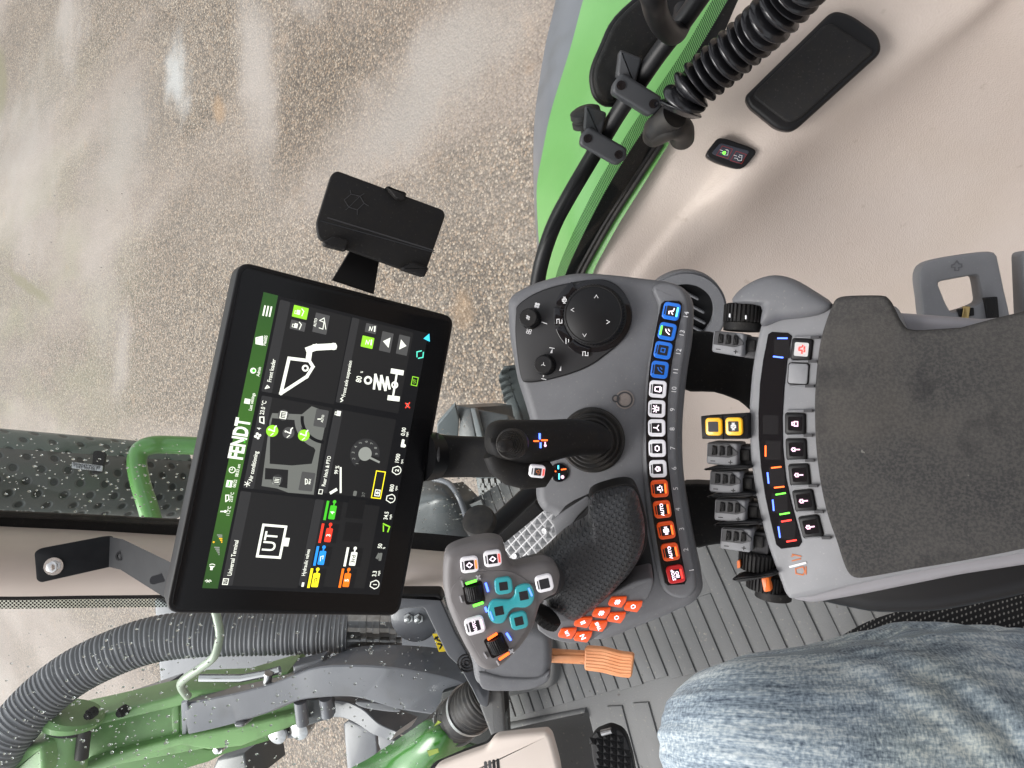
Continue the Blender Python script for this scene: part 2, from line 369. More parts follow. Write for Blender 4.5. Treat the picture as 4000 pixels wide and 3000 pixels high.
# Air conditioning
mb = tile(655, 1075, 438, 668); txt(mb, 'Air conditioning', 404, 955, .0052)
for k in range(3):
    x, y = T(379, 1026); a = k*math.pi/3; mb.stroke([(x-.0026*math.cos(a), y-.0026*math.sin(a)), (x+.0026*math.cos(a), y+.0026*math.sin(a))], .0006, Z3, Z4, E_WH)
for k in range(4):
    x, y = T(421, 832); a = k*math.pi/2+.4; mb.flat(circ(x+.0019*math.cos(a), y+.0019*math.sin(a), .0013, 12), Z4, E_WH)
txt(mb, '4', 427, 803, .0050); txt(mb, '23.0 °C', 444, 718, .0052); ln(mb, [(430, 776), (430, 756), (446, 756), (446, 782)], .0010, closed=True)
def fillp(pts, m, z): mb.flat(cat([T(*p) for p in pts], 3) if False else [T(*p) for p in pts], z, m)
fillp([(437, 1035), (500, 1045), (545, 1062), (648, 1070), (672, 900), (700, 735), (640, 712), (600, 745), (480, 740), (470, 770)], E_GRD, Z2-.00002)
fillp([(470, 945), (472, 800), (480, 760), (570, 768), (600, 800), (655, 890), (640, 945), (560, 952)], E_TILE, Z2+.00002)
fillp([(450, 1008), (452, 962), (545, 970), (541, 1045), (508, 1038), (500, 1010)], E_TILE, Z2+.00002)
x, y = T(700, 760); mb.ring(x, y, .0255, .0300, Z2+.00005, Z3, E_GRD, 24, None, 100, 178); mb.ring(x, y, .0215, .0245, Z2+.00005, Z3, E_BG, 24, None, 95, 185)
mb.ring(x, y, .005, .0205, Z2+.00005, Z3, E_GRD, 24, None, 92, 180)
rectT(mb, 500, 1010, .0100, .0100, E_HEAD, Z3+.00004, .0048); rectT(mb, 525, 748, .0100, .0100, E_BTN, Z3+.00004, .0049)
frameT(mb, 498, 1014, .006, .0062, .0007, E_GR); frameT(mb, 525, 748, .006, .0052, .0008, E_WH)
for k in (-1, 0, 1):
    x, y = T(498, 1014); mb.stroke([(x+k*.0014, y-.002), (x+k*.0014, y+.0018)], .0006, Z3, Z4, E_WH); x, y = T(525, 748); mb.stroke([(x+k*.0014, y-.003), (x+k*.0014, y+.001)], .0006, Z3, Z4, E_WH)
for (u, v, m) in ((480, 812, E_LIME), (546, 820, E_BTN), (608, 830, E_LIME)):
    dot(mb, u, v, .0054, m, Z3+.00006); dot(mb, u-12, v-6, .0009); ln(mb, [(u-6, v-4), (u+8, v+2), (u+10, v-14), (u+16, v-20)], .0011, E_WH); ln(mb, [(u-6, v+18), (u+4, v+10)], .0008)
rectT(mb, 621, 1017, .0175, .0130, E_BTN, Z3+.00006, .001); txt(mb, 'MAX', 632, 1017, .0030); ln(mb, [(614, 1028), (614, 1006), (622, 1010), (622, 1024)], .0007, closed=True)
rectT(mb, 678, 761, .0165, .0120, E_BTN, Z3+.00006, .001); txt(mb, 'AUTO', 684, 762, .0032); ln(mb, [(665, 764), (676, 764)], .001)
mb.build('tile', TF, screen)
# Front loader
mb = tile(730, 705, 512, 280); txt(mb, 'Front loader', 478, 568, .0052); ln(mb, [(452, 640), (460, 628), (468, 636)], .0009, closed=True)
ln(mb, [(515, 660), (548, 518), (630, 528), (645, 552), (620, 592)], .0030, closed=True); dot(mb, 614, 558, .0032); dot(mb, 614, 558, .0015, E_TILE, Z4+.0001)
ln(mb, [(627, 518), (632, 484)], .0050); ln(mb, [(627, 484), (655, 474), (728, 470)], .0060); dot(mb, 728, 470, .0034)
rectT(mb, 594, 332, .0110, .0138, E_LIME, Z3, .0006); rectT(mb, 584, 386, .0085, .0138, E_BTN, Z3, .0006); rectT(mb, 678, 378, .0185, .0135, E_BTN, Z3, .0006)
txt(mb, 'AUTO', 655, 373, .0036); ln(mb, [(670, 395), (685, 400), (690, 372), (672, 365), (690, 355), (697, 400)], .0007)
for (u, v) in ((594, 332), (584, 386)):
    rectT(mb, u-8, v, .0042, .003, E_WH, Z4); frameT(mb, u-17, v, .0026, .0024, .0005, E_WH); ln(mb, [(u+6, v+14), (u+14, v-4), (u+6, v-14)], .0008)
mb.build('tile', TF, screen)
# Hydraulic valves
mb = tile(853, 1450, 655, 1088, True, .0085); txt(mb, 'Hydraulic valves', 617, 1345, .0048, al='C'); rectT(mb, 604, 1434, .0040, .0022, E_WH, Z4)
vr = ((630, 650, 1408, E_YE, ''), (654, 675, 1318, E_BL, ''), (675, 702, 1226, E_RD, '3'), (695, 718, 1134, E_GN, '4'), (756, 776, 1408, E_OR, '5'), (776, 802, 1322, E_WH, '3rd'))
for (ub, uc, v, m, s) in vr:
    x, y = T(uc+4, v); rect(mb, x-.0092, y-.0095, x+.0092, y+.0075, Z2, E_SUB)
    x, y = T(ub+4, v); rect(mb, x-.0092, y-.0012, x+.0092, y+.0012, Z3, m)
    x, y = T(uc+6, v+8); rect(mb, x-.0066, y-.0032, x+.0066, y+.0032, Z3, m, .001); rect(mb, x+.0060, y-.0007, x+.0098, y+.0007, Z3, m); mb.flat(circ(x+.0102, y, .0017, 14), Z3+.00003, m)
    if s: mb.text(s, x-.0002, y-.0001, .0056, Z4, E_WH if s != '3rd' else E_TILE, 0, .02)
    else: mb.stroke([(x-.003, y+.001), (x+.001, y+.0014), (x+.002, y-.001), (x-.001, y-.001)], .0006, Z3, Z4, E_TILE if m is E_YE else E_WH)
for (u, v) in ((820, 1222), (832, 1128)):
    x, y = T(u-15, v); rect(mb, x-.0092, y-.009, x+.0092, y+.0085, Z2, E_SUB)
mb.build('tile', TF, screen)
# Rear hitch & PTO
mb = tile(921, 1090, 733, 722, True, .0085); txt(mb, 'Rear hitch & PTO', 700, 975, .0050); frameT(mb, 676, 1058, .004, .0034, .0006, E_WH)
txt(mb, '99 %', 742, 970, .0052); ln(mb, [(757, 1060), (757, 962)], .0018); ln(mb, [(718, 1062), (738, 1050)], .0028)
rectT(mb, 749, 741, .0048, .004, E_WH, Z4); frameT(mb, 740, 741, .0026, .0026, .0006, E_WH)
x, y = T(856, 905); mb.ring(x, y, .0072, .0150, Z2+.00002, Z3, E_HEAD, 30, None, -95, 150)
mb.flat(circ(x, y, .0068, 28), Z3+.00006, E_GR); ln(mb, [(870, 918), (912, 938)], .0020, E_GR)
for k in range(9):
    a = R_(150-k*29); mb.text(str(k+1), x+.0120*math.cos(a), y+.0120*math.sin(a), .0042, Z4, E_GR, 0, 0)
frameT(mb, 910, 1030, .0265, .0095, .0009, E_YE); frameT(mb, 906, 1063, .0058, .0048, .0009, E_WH); dot(mb, 906, 1063, .0014)
txt(mb, '3/7', 850, 1070, .0045, E_GRD); rectT(mb, 815, 1065, .005, .0035, E_GRD, Z4, .001)
mb.build('tile', TF, screen)
# Front axle suspension
mb = tile(990, 742, 804, 352, True, .0075); txt(mb, 'Front axle suspension', 783, 600, .0050); ln(mb, [(757, 694), (766, 688), (757, 682), (766, 676)], .0008)
txt(mb, '80', 832, 603, .0078); txt(mb, '%', 843, 574, .0035)
x, y = T(868, 607); mb.ring(x, y, .0022, .0042, Z3, Z4, E_WH, 20)
ln(mb, [(892, 640), (898, 585), (915, 642), (922, 590), (938, 646), (946, 596), (955, 640)], .0024); x, y = T(976, 626); mb.ring(x, y, .0020, .0036, Z3, Z4, E_WH, 20)
ln(mb, [(968, 678), (985, 576)], .0020); ln(mb, [(955, 678), (988, 682)], .0050); ln(mb, [(968, 570), (1004, 576)], .0050)
rectT(mb, 866, 453, .0110, .0122, E_LIME, Z3, .0006); rectT(mb, 880, 398, .0088, .0115, E_BTN, Z3, .0006)
for (u, v, s) in ((942, 452, 1), (1010, 465, -1)):
    rectT(mb, u, v, .0195, .0120, E_BTN, Z3, .0006); x, y = T(u, v); mb.flat([(x-.0052, y-.0034*s), (x+.0052, y-.0034*s), (x, y+.0036*s)], Z4, E_WH)
for (u, v) in ((866, 453), (880, 398)):
    ln(mb, [(u-8, v+8), (u-4, v-8), (u+2, v+8), (u+8, v-8)], .0007); ln(mb, [(u+14, v+10), (u+16, v-8)], .0014)
mb.build('tile', TF, screen)
# status bar
mb = MB(); 
for s, u, v, a in (('3.3', 895, 1390, .0060), ('mph', 912, 1388, .0035), ('50', 917, 1278, .0060), ('%', 933, 1286, .0035), ('34.5', 942, 1155, .0060), ('mph', 959, 1160, .0035), ('800', 965, 1043, .0060), ('rpm', 982, 1044, .0035), ('1900', 988, 924, .0060), ('rpm', 1005, 936, .0035), ('0.00', 1012, 815, .0060), ('mph', 1026, 826, .0035)):
    txt(mb, s, u, v, a)
for (u, v, s) in ((897, 1434, '1'), (962, 1086, '1'), (986, 972, '2')):
    x, y = T(u, v); mb.ring(x, y, .0036, .0044, Z3, Z4, E_WH, 20, None, -200, 20); mb.text(s, x, y, .0055, Z4, E_WH, 0, .02)
    mb.stroke([(x-.0043, y), (x-.002, y+.005), (x+.002, y+.005), (x+.0043, y)], .0008, Z3, Z4, E_WH)
rectT(mb, 918, 1322, .0080, .0030, E_GRD, Z4, .001); ln(mb, [(905, 1325), (912, 1312)], .003, E_GRD); rectT(mb, 1008, 862, .0080, .0030, E_WH, Z4, .001); dot(mb, 1014, 872, .0018); 
ln(mb, [(948, 1220), (955, 1200), (930, 1188)], .0014, E_LIME); ln(mb, [(930, 1218), (930, 1196)], .0012, E_LIME)
ln(mb, [(1020, 718), (1036, 698)], .0012, E_RD); ln(mb, [(1036, 718), (1020, 700)], .0012, E_RD); rectT(mb, 1028, 708, .004, .003, E_GR, Z3)
frameT(mb, 1057, 611, .0085, .0062, .0008, E_LIME); txt(mb, 'UT', 1057, 611, .0042, E_LIME)
ln(mb, [(1066, 512), (1066, 492), (1084, 488)], .0011, E_TEAL); ln(mb, [(1092, 494), (1090, 514), (1072, 518)], .0011, E_TEAL)
mb.flat([T(1092, 438), T(1118, 451), T(1116, 418)], Z4, E_CY)
mb.build('status_bar', TF, screen)

# ------------------------------------------------------------------ phone holder
hf = TF.up(-.012)
ph = thing('phone_holder', 'empty black plastic phone holder on a flat arm right of the touchscreen', 'phone holder', hf.M @ Vector((*hf.uv((1480, 880)), 0)))
mb = MB(); mb.prism(hf.uvs(cr(A0, [(718, 605), (757, 540), (820, 560), (808, 635)])), -.003, 0, M_BLK, .0006, 1)
mb.build('arm', hf, ph)
HF = Frame(P(1480, 880, .665), TF.Z*.9-FW*.45+Vector((-.12, 0, .05)), TF.X); 
body = HF.uvs(cr(C8, [(1205, 850), (1262, 665), (1285, 650), (1690, 800), (1698, 822), (1622, 1040), (1600, 1050), (1215, 912)]))
mb = MB(); mb.prism(roundpoly(body, .004), -.011, 0, M_BLKM, .0015)
q = lambda u, v: HF.uv(C8(u, v)); m_groove = M_GLOSS
mb.stroke([q(1222, 842), q(1655, 962)], .0007, -.0002, .0002, M_GLOSS); mb.build('cradle', HF, ph)
mb = MB(); mb.stroke([q(1250, 830), q(1655, 955)], .0012, -.0002, .0003, M_DARK); 
mb.stroke([q(1312, 762), q(1338, 740), q(1372, 748), q(1388, 775), q(1362, 800), q(1330, 790)], .0006, 0, .0005, M_DARK, closed=True)
for a, b in (((1338, 740), (1335, 725)), ((1372, 748), (1388, 738)), ((1388, 775), (1405, 785)), ((1362, 800), (1362, 818)), ((1330, 790), (1318, 800)), ((1330, 790), (1372, 748))): mb.stroke([q(*a), q(*b)], .0005, 0, .0005, M_DARK)
mb.build('emblem', HF, ph)
for pts in ([(1228, 925), (1270, 900), (1330, 920), (1315, 960), (1235, 940)], [(1528, 1020), (1570, 1000), (1630, 1022), (1612, 1058), (1530, 1030)], [(1468, 712), (1545, 738), (1540, 765), (1505, 762), (1475, 725)]):
    mb = MB(); mb.prism(roundpoly([q(*p) for p in pts], .002), -.006, .008, M_BLKM, .002); mb.build('clip', HF, ph)
# ------------------------------------------------------------------ control console
CP = Frame(P(2400, 1700, .645), (0.0, -.5, .866))
cons = thing('control_console', 'curved grey control console with fourteen numbered coloured buttons and a round dial', 'control console', CP.O)
c2 = lambda u, v, h=0: CP.uv(C2(u, v), h)
HO = [(368, 300), (372, 262), (395, 235), (450, 205), (540, 175), (640, 158), (760, 163), (890, 178), (985, 190), (1045, 215), (1078, 260), (1084, 320), (1078, 420), (1062, 520), (1050, 620), (1042, 720), (1040, 800), (1043, 900), (1053, 1000), (1070, 1100), (1088, 1200), (1106, 1290), (1120, 1360), (1108, 1400), (1080, 1430), (1040, 1450), (960, 1485), (860, 1525), (780, 1558), (700, 1570), (560, 1500), (560, 1300), (590, 1180), (545, 1095), (505, 1075), (478, 1030), (474, 960), (470, 860), (455, 740), (430, 650), (405, 570), (388, 480), (374, 400)]
mb = MB(); ho = cat([c2(u, v, .0) for u, v in HO], 3); mb.prism(ho, -.060, 0, M_HOUS, .011, 6)
ho2 = inset(ccw(ho), .012); 
mb.build('housing', CP, cons)
# raised rim between the dial field and the button row (soft ridge) and recessed cavity of the drive lever
RG = [(928, 215), (975, 196), (1035, 215), (1062, 265), (1066, 330), (1056, 440), (1040, 540), (1028, 640), (1022, 740), (1020, 830), (1026, 920), (1038, 1020), (1055, 1120), (1074, 1220), (1094, 1330), (1088, 1375), (1050, 1405), (985, 1390), (950, 1330), (925, 1200), (905, 1080), (893, 960), (888, 850), (890, 740), (897, 620), (910, 500), (935, 380), (948, 290), (930, 245)]
mb = MB(); rg = cat([c2(u, v, .004) for u, v in RG], 3); mb.prism(rg, -.004, .0045, M_HOUS, .0042, 5); mb.build('button_panel', CP, cons)
BED = [(958, 280), (972, 268), (1028, 268), (1039, 280), (1035, 330), (1015, 420), (998, 520), (985, 640), (982, 760), (985, 880), (1000, 1000), (1018, 1120), (1038, 1240), (1056, 1335), (1048, 1350), (985, 1354), (972, 1345), (958, 1290), (938, 1180), (923, 1080), (909, 960), (902, 860), (901, 760), (904, 640), (914, 520), (934, 400)]
mb = MB(); mb.prism([c2(u, v, .005) for u, v in BED], 0, .0052, M_GLOSS, .0006, 1); mb.build('button_bed', CP, cons)
# cavity panel under the lever
mb = MB(); mb.prism(cat([c2(u, v, .001) for u, v in [(570, 1080), (690, 1000), (770, 965), (850, 975), (885, 1040), (905, 1150), (925, 1260), (932, 1330), (915, 1380), (860, 1440), (760, 1500), (690, 1500), (600, 1420), (560, 1280)]], 4), -.004, .0012, M_BLK, .0009, 2); mb.build('lever_well', CP, cons)
mb = MB(); mb.prism(roundpoly([c2(u, v, .002) for u, v in [(545, 1100), (590, 1068), (680, 1010), (690, 1040), (640, 1090), (600, 1150), (560, 1180)]], .003), 0, .0022, M_HOUS, .001, 2); mb.build('well_cover', CP, cons)

ICON = {
 'tractor': [[(-.9, -.2), (-.3, -.2), (-.2, .5), (.4, .5), (.5, -.1), (.9, -.2)], [(-.5, -.7), (-.2, -.7)], [(.1, -.6), (.6, -.6)]],
 'window': [[(-.7, -.6), (.7, -.6), (.5, .7), (-.5, .7), (-.7, -.6)], [(-.5, -.9), (.5, -.9)]],
 'beacon': [[(-.4, -.5), (.4, -.5), (.3, .4), (-.3, .4), (-.4, -.5)], [(-.8, .8), (-.5, .5)], [(.8, .8), (.5, .5)], [(0, .7), (0, 1)], [(-.9, .1), (-.6, .1)], [(.9, .1), (.6, .1)]],
 'fan': [[(0, 0), (.1, .8)], [(0, 0), (-.7, -.5)], [(0, 0), (.7, -.5)]],
 'oval': [[(-.7, 0), (-.4, .5), (.4, .5), (.7, 0), (.4, -.5), (-.4, -.5), (-.7, 0)]],
 'disc': [[(-.6, .2), (0, .7), (.6, .2), (.4, -.5), (-.4, -.5), (-.6, .2)], [(-.2, -.1), (.2, -.1)]],
 'gear': [[(-.6, 0), (-.3, .6), (.3, .6), (.6, 0), (.3, -.6), (-.3, -.6), (-.6, 0)], [(-.2, .2), (.2, .2), (.2, -.2), (-.2, -.2)], [(-.9, .3), (-.9, -.3)], [(.9, .3), (.9, -.3)]],
 'slot': [[(-.5, .5), (.5, .5), (.5, -.5), (-.5, -.5), (-.5, .5)]],
 'arm': [[(-.8, .5), (-.2, .6), (.1, -.5), (.8, -.6)], [(-.8, -.5), (-.3, -.1)]],
 'lever': [[(-.7, -.7), (-.1, .2), (.5, .5)], [(.2, -.6), (.6, -.2)]],
 'diamond': [[(0, .8), (.7, 0), (0, -.8), (-.7, 0), (0, .8)]],
 'key': [[(-.7, 0), (.2, 0)], [(.2, -.3), (.6, -.3), (.8, 0), (.6, .3), (.2, .3), (.2, -.3)]],
 'lock': [[(-.5, -.6), (.5, -.6), (.5, .1), (-.5, .1), (-.5, -.6)], [(-.3, .1), (-.3, .6), (.3, .6), (.3, .1)]],
 'path': [[(-.6, .8), (.6, .8), (.6, 0), (-.6, 0), (-.6, -.8), (.4, -.8)]],
 'bars': [[(-.8, .4), (.8, .4)], [(-.3, -.4), (.5, -.4)]],
}
def icon(mb, kind, cx, cy, s, z, m, ang=0, w=.16, M=None):
    ca, sa = math.cos(ang), math.sin(ang)
    for st in ICON[kind]:
        mb.stroke([(cx+s*(x*ca-y*sa), cy+s*(x*sa+y*ca)) for x, y in st], s*w*1.6, z-.0002, z, m, M)
def rot(x, y, a): return (x*math.cos(a)-y*math.sin(a), x*math.sin(a)+y*math.cos(a))
K_WH = mat('key_white', (.72, .72, .74), .35, .5, emit=(.8, .75, .85), es=.12, coat=.5); K_BL = mat('key_blue', (.01, .13, .55), .3, .5, emit=(.01, .2, .9), es=.10, coat=.5)
K_OR = mat('key_orange', (.68, .085, .015), .3, .5, emit=(1, .1, .01), es=.12, coat=.5); K_RD = mat('key_red', (.45, .015, .02), .3, .5, emit=(1, .02, .02), es=.10, coat=.5)
K_TL = mat('key_teal', (.03, .30, .34), .35, .5, emit=(.03, .45, .5), es=.08, coat=.4); K_YE = mat('key_yellow', (.80, .42, .01), .3, .5, emit=(1, .5, .02), es=.12, coat=.5)
K_WIN = mat('key_window', (.02, .02, .024), .25, .5); K_GL = mat('key_grey', (.5, .5, .5), .4, .5)
L_RED = glow('led_red', (1, .04, .03), 1.6); L_OR = glow('led_orange', (1, .13, .02), 1.6); L_BLU = glow('led_blue', (.08, .16, 1), 2.2); L_GRN = glow('led_green', (.15, 1, .06), 1.4); L_WHT = glow('led_white', (1, .8, .95), 1.1); L_PNK = glow('led_pink', (1, .55, .75), 1.0); L_CY = glow('led_cyan', (.1, .8, 1), 1.6)
def key(frame, parent, cx, cy, w, h, ang, capm, ic, icm=None, led=None, ledpos=(0, -.34), z=.005, rise=.0035, name='button', win=.56, r=.22, isz=.22, extra=None):
    mb = MB(); icm = icm or L_WHT
    mb.prism(rrect(cx, cy, w, h, min(w, h)*r, ang, 4), z-.001, z+rise, capm, .0009, 3)
    zt = z+rise; a = min(w, h)
    mb.prism(rrect(cx, cy, a*win+.0004, a*win+.0004, a*.05, ang, 2), zt-.0002, zt+.00015, capm if win < .3 else K_WIN)
    if isinstance(ic, str) and ic in ICON: icon(mb, ic, cx, cy, a*isz, zt+.0004, icm, ang)
    elif ic: 
        L = ic.split('\n')
        for i, s in enumerate(L):
            q = rot(0, (len(L)-1)*.5*a*.24-i*a*.24, ang); mb.text(s, cx+q[0], cy+q[1], a*.26, zt+.0004, icm, ang, .03)
    if led is not None:
        q = rot(ledpos[0]*w, ledpos[1]*h, ang); mb.prism(rrect(cx+q[0], cy+q[1], *( (w*.55, h*.10) if abs(ledpos[1]) >= abs(ledpos[0]) else (w*.10, h*.55)), h*.03, ang, 2), zt, zt+.0003, led)
    if capm is K_WH or capm is K_OR or capm is K_BL:      # moulded slot on the far edge of each cap
        q = rot(0, .37*h, ang); mb.prism(rrect(cx+q[0], cy+q[1], w*.5, h*.07, h*.02, ang, 2), zt, zt+.0001, M_DARK if capm is K_WH else K_WIN)
    return mb.build(name, frame, parent)
BT = [(14, 998, 308, K_BL, 'arm', L_CY), (13, 982, 385, K_BL, 'lever', L_GRN), (12, 966, 457, K_BL, 'slot', None), (11, 953, 531, K_BL, 'lever', None), (10, 946, 605, K_WH, 'window', None), (9, 942, 680, K_WH, 'beacon', None), (8, 942, 753, K_WH, 'fan', None), (7, 944, 831, K_WH, 'oval', None), (6, 947, 909, K_WH, 'disc', None), (5, 953, 985, K_OR, 'tractor', L_OR), (4, 963, 1064, K_OR, 'AUTO', L_OR), (3, 978, 1144, K_OR, 'gear', L_OR), (2, 994, 1227, K_OR, 'AUTO', L_OR), (1, 1014, 1312, K_RD, 'STOP\nISO', L_RED)]
NUM = {14: (1055, 322), 13: (1039, 392), 12: (1026, 463), 11: (1015, 537), 10: (1009, 608), 9: (1003, 683), 8: (1002, 757), 7: (1004, 830), 6: (1009, 907), 5: (1015, 984), 4: (1024, 1063), 3: (1038, 1138), 2: (1054, 1217), 1: (1076, 1295)}
ctr = [c2(b[1], b[2], .008) for b in BT]; numb = MB()
blab = {14: 'bright blue button with white loader sign and lit bar', 13: 'blue button with a lit green edge', 12: 'blue button with dark empty window', 11: 'blue button with faint sign', 10: 'white button with window sign', 9: 'white button with beacon sign', 8: 'white button with three bladed sign', 7: 'white button with oval sign', 6: 'white button with disc sign', 5: 'orange button with tractor sign', 4: 'orange button reading AUTO beside the tractor sign', 3: 'orange button with gear sign', 2: 'orange button reading AUTO nearest the red button', 1: 'red button reading STOP ISO'}
for i, b in enumerate(BT):
    a, c = ctr[max(i-1, 0)], ctr[min(i+1, 13)]; ang = math.atan2(a[1]-c[1], a[0]-c[0])
    m = L_WHT if b[0] not in (12, 11) else K_BL
    lp = (0, -.34) if b[0] != 13 else (0, .36)
    o = key(CP, cons, ctr[i][0], ctr[i][1], .0152, .0150, ang, b[3], b[4], m, b[5], lp); o['label'] = blab[b[0]]
    if b[0] == 13: pass
    x, y = c2(*NUM[b[0]], .0046); numb.text(str(b[0]), x, y, .0060, .0047, M_WHITE, ang, 0)
numb.build('number_print', CP, cons)
# dial field
KP = [(405, 315), (412, 285), (470, 243), (560, 210), (700, 186), (770, 196), (820, 240), (848, 310), (838, 375), (800, 430), (740, 480), (690, 515), (620, 545), (520, 572), (450, 580), (425, 565), (410, 480), (402, 390)]
kp = cat([c2(u, v, .002) for u, v in KP], 4)
mb = MB(); mb.prism(kp, 0, .0022, M_BLK, .0012, 2, topmat=mat('dial_field', (.028, .028, .03), .45, .3, bump=[('n', 2000, .2, .0002)])); mb.build('dial_field', CP, cons)
ZK = .0024; k2 = lambda u, v: c2(u, v, ZK)
dc = c2(702, 326, .010); dcb = k2(706, 326)
unit = 1.0246*.63/2776
for (u0, u1, ic, iu) in ((196, 236, 'gear', (590, 266)), (167, 192, 'path', (571, 346)), (136, 163, 'bars', (601, 422)), (98, 132, 'path', (670, 470))):
    mb = MB(); 
    # angles: image (right, down) -> local (-y, -x)
    def pt(r, a): u = 706+r*math.cos(R_(a)); v = 326+r*math.sin(R_(a)); return k2(u, v)
    n = 10; pts = [pt(118, u0+(u1-u0)*k/n) for k in range(n+1)]+[pt(156, u1+(u0-u1)*k/n) for k in range(n+1)]
    mb.prism(pts, 0, .0046, M_GLOSS, .0007, 2); x, y = c2(*iu, .005); icon(mb, ic, x, y, .0030, .0050, M_WHITE, 0, .14); mb.build('menu_button', CP, cons)
mb = MB(); R1 = 112*unit
MD = Matrix.Translation((dcb[0], dcb[1], 0))
mb.lathe([(R1*1.27, 0), (R1*1.27, .0030), (R1*1.24, .0032)], M_GLOSS, 64, MD); mb.lathe([(R1*1.10, .003), (R1*1.10, .004), (R1*1.06, .0045)], M_BLK, 64, MD)
mb.lathe([(R1*1.04, .004), (R1*1.04, .0145), (R1*1.0, .016), (R1*.985, .0163)], M_BLK, 240, MD, teeth=60, depth=.0005, tz=(.004, .0146))
mb.lathe([(R1*.975, .016), (R1*.97, .0168), (R1*.955, .0168), (R1*.945, .0163), (R1*.5, .0160), (.0001, .0159)], M_BLKM, 64, MD)
for (u, v, dx, dy) in ((712, 252, 1, 0), (621, 303, 0, 1), (757, 349, 0, -1), (667, 400, -1, 0)):
    x, y = c2(u, v, .0165); s = .0013; mb.stroke([(x-dx*s+dy*s*1.2, y-dy*s+dx*s*1.2), (x+dx*s, y+dy*s), (x-dx*s-dy*s*1.2, y-dy*s-dx*s*1.2)], .0004, .0164, .0168, M_WHITE)
mb.build('dial', CP, cons)
for (u, v, ic) in ((446, 331, 'gear'), (503, 507, 'fan')):
    x, y = k2(u+16, v+6); mb = MB(); MK = Matrix.Translation((x, y, 0)); r = 38*unit
    mb.lathe([(r*1.12, .002), (r*1.1, .003)], M_BLK, 40, MK); mb.lathe([(r*1.06, .003), (r*1.0, .0125), (r*.93, .0142), (r*.9, .0144)], M_BLK, 144, MK, teeth=36, depth=.0005, tz=(.003, .013)); mb.lathe([(r*.9, .0143), (r*.85, .0149), (.0001, .0149)], M_BLKM, 40, MK)
    icon(mb, ic, x, y, .0022, .0152, M_WHITE, .4, .12); mb.build('knob', CP, cons)
mb = MB()
for (u, v) in ((486, 286), (455, 385)):
    x, y = k2(u, v)
    mb = MB()
    for k in range(4): a = k*math.pi/2+.5; mb.ring(x+.0016*math.cos(a), y+.0016*math.sin(a), .0008 if v > 300 else 0, .0013, ZK, ZK+.0001, M_WHITE, 12)
    mb.build('fan_sign', CP, cons)
mb = MB(); mb.stroke([k2(505, 350), k2(523, 356)], .0007, ZK, ZK+.0002, M_WHITE); mb.build('knob_print', CP, cons)
for (a, b, c_) in (((535, 468), (545, 450), (545, 468)), ((518, 548), (508, 562), (508, 545)), ((570, 535), (578, 515), (578, 536))):
    mb = MB(); mb.flat([k2(*a), k2(*b), k2(*c_)], ZK+.0002, M_WHITE)
    if a[1] == 468: mb.stroke([k2(534, 447), k2(552, 450)], .0006, ZK, ZK+.0002, M_WHITE)
    if a[1] == 548: mb.stroke([k2(503, 565), k2(520, 568)], .0006, ZK, ZK+.0002, M_WHITE)
    mb.build('knob_print', CP, cons)
# round embossed emblem
M_SILVR = mat('warm_silver', (.22, .19, .175), .45, .4, bump=[('vor', 300, .4, .0006)])
mb = MB(); e = c2(820, 645, .001); f = c2(786, 641, .001); mb.ring(*e, 25*unit, 31*unit, 0, .0012, M_DARK, 40); mb.ring(*e, 31*unit, 36*unit, -.001, .0009, M_SILVR, 40)
mb.flat(circ(*e, 25.5*unit, 32), .0006, M_SILVR); mb.ring(*f, 9*unit, 15*unit, .0002, .0013, M_DARK, 30); mb.flat(circ(*f, 9.5*unit, 20), .0009, M_SILVR); mb.build('emblem', CP, cons)
# round status light
mb = MB(); x, y = c2(568, 924, .002); mb.lathe([(37*unit, 0), (37*unit, .0018), (34*unit, .0022), (.0001, .0022)], M_GLOSS, 40, Matrix.Translation((x, y, 0)))
for (u, v, du, dv, m) in ((567, 903, 0, 5, L_CY), (549, 918, 8, 1, L_OR), (587, 911, 8, -1, L_OR), (570, 938, 0, 9, L_CY)):
    mb.stroke([c2(u-du, v-dv, .0025), c2(u+du, v+dv, .0025)], .0011, .0020, .0026, m)
mb.flat(circ(*c2(583, 940, .0025), .0016, 14), .0026, L_PNK); mb.build('status_light', CP, cons)
# lower right strip with eight orange keys, beside the lever
KF = Frame(P(*C6(1270, 790), .600), Vector((-.10, -.56, .80)), RT)
k6 = lambda u, v, h=0: KF.uv(C6(u, v), h)
mb = MB(); mb.prism(roundpoly([k6(*p) for p in [(985, 905), (905, 850), (900, 810), (960, 690), (1110, 780), (1160, 740), (1300, 650), (1480, 560), (1590, 535), (1585, 600), (1555, 670), (1420, 760), (1280, 870), (1200, 925), (1100, 930)]], .004), -.035, 0, M_HOUS, .0022, 3)
mb.build('side_keypad', KF, cons)
ka = math.atan2(*(lambda a, b: (a[1]-b[1], a[0]-b[0]))(k6(1375, 683), k6(1080, 868)))
for (u, v, t) in ((1375, 683, 'gear'), (1280, 748, 'gear'), (1173, 803, 'II'), (1080, 868, '1/R'), (1468, 710, 'oval'), (1370, 775, 'oval'), (1262, 825, 'TMS'), (1172, 888, 'N')):
    x, y = k6(u, v, .003); mb = MB()
    q = [k6(u-57, v+10, .002), k6(u-36, v-29, .002), k6(u+56, v-32, .002), k6(u+50, v-4, .002), k6(u+24, v+33, .002), k6(u-49, v+22, .002)]
    mb.prism(roundpoly(q, .0009, 3), -.001, .0022, K_OR, .0006, 2)
    if t in ICON: icon(mb, t, x, y, .0026, .0026, L_WHT, ka, .14)
    else: mb.text(t, x, y, .0058 if len(t) < 3 else .004, .0025, L_WHT, .45, .03, sx=1)
    mb.build('orange_button', KF, cons)

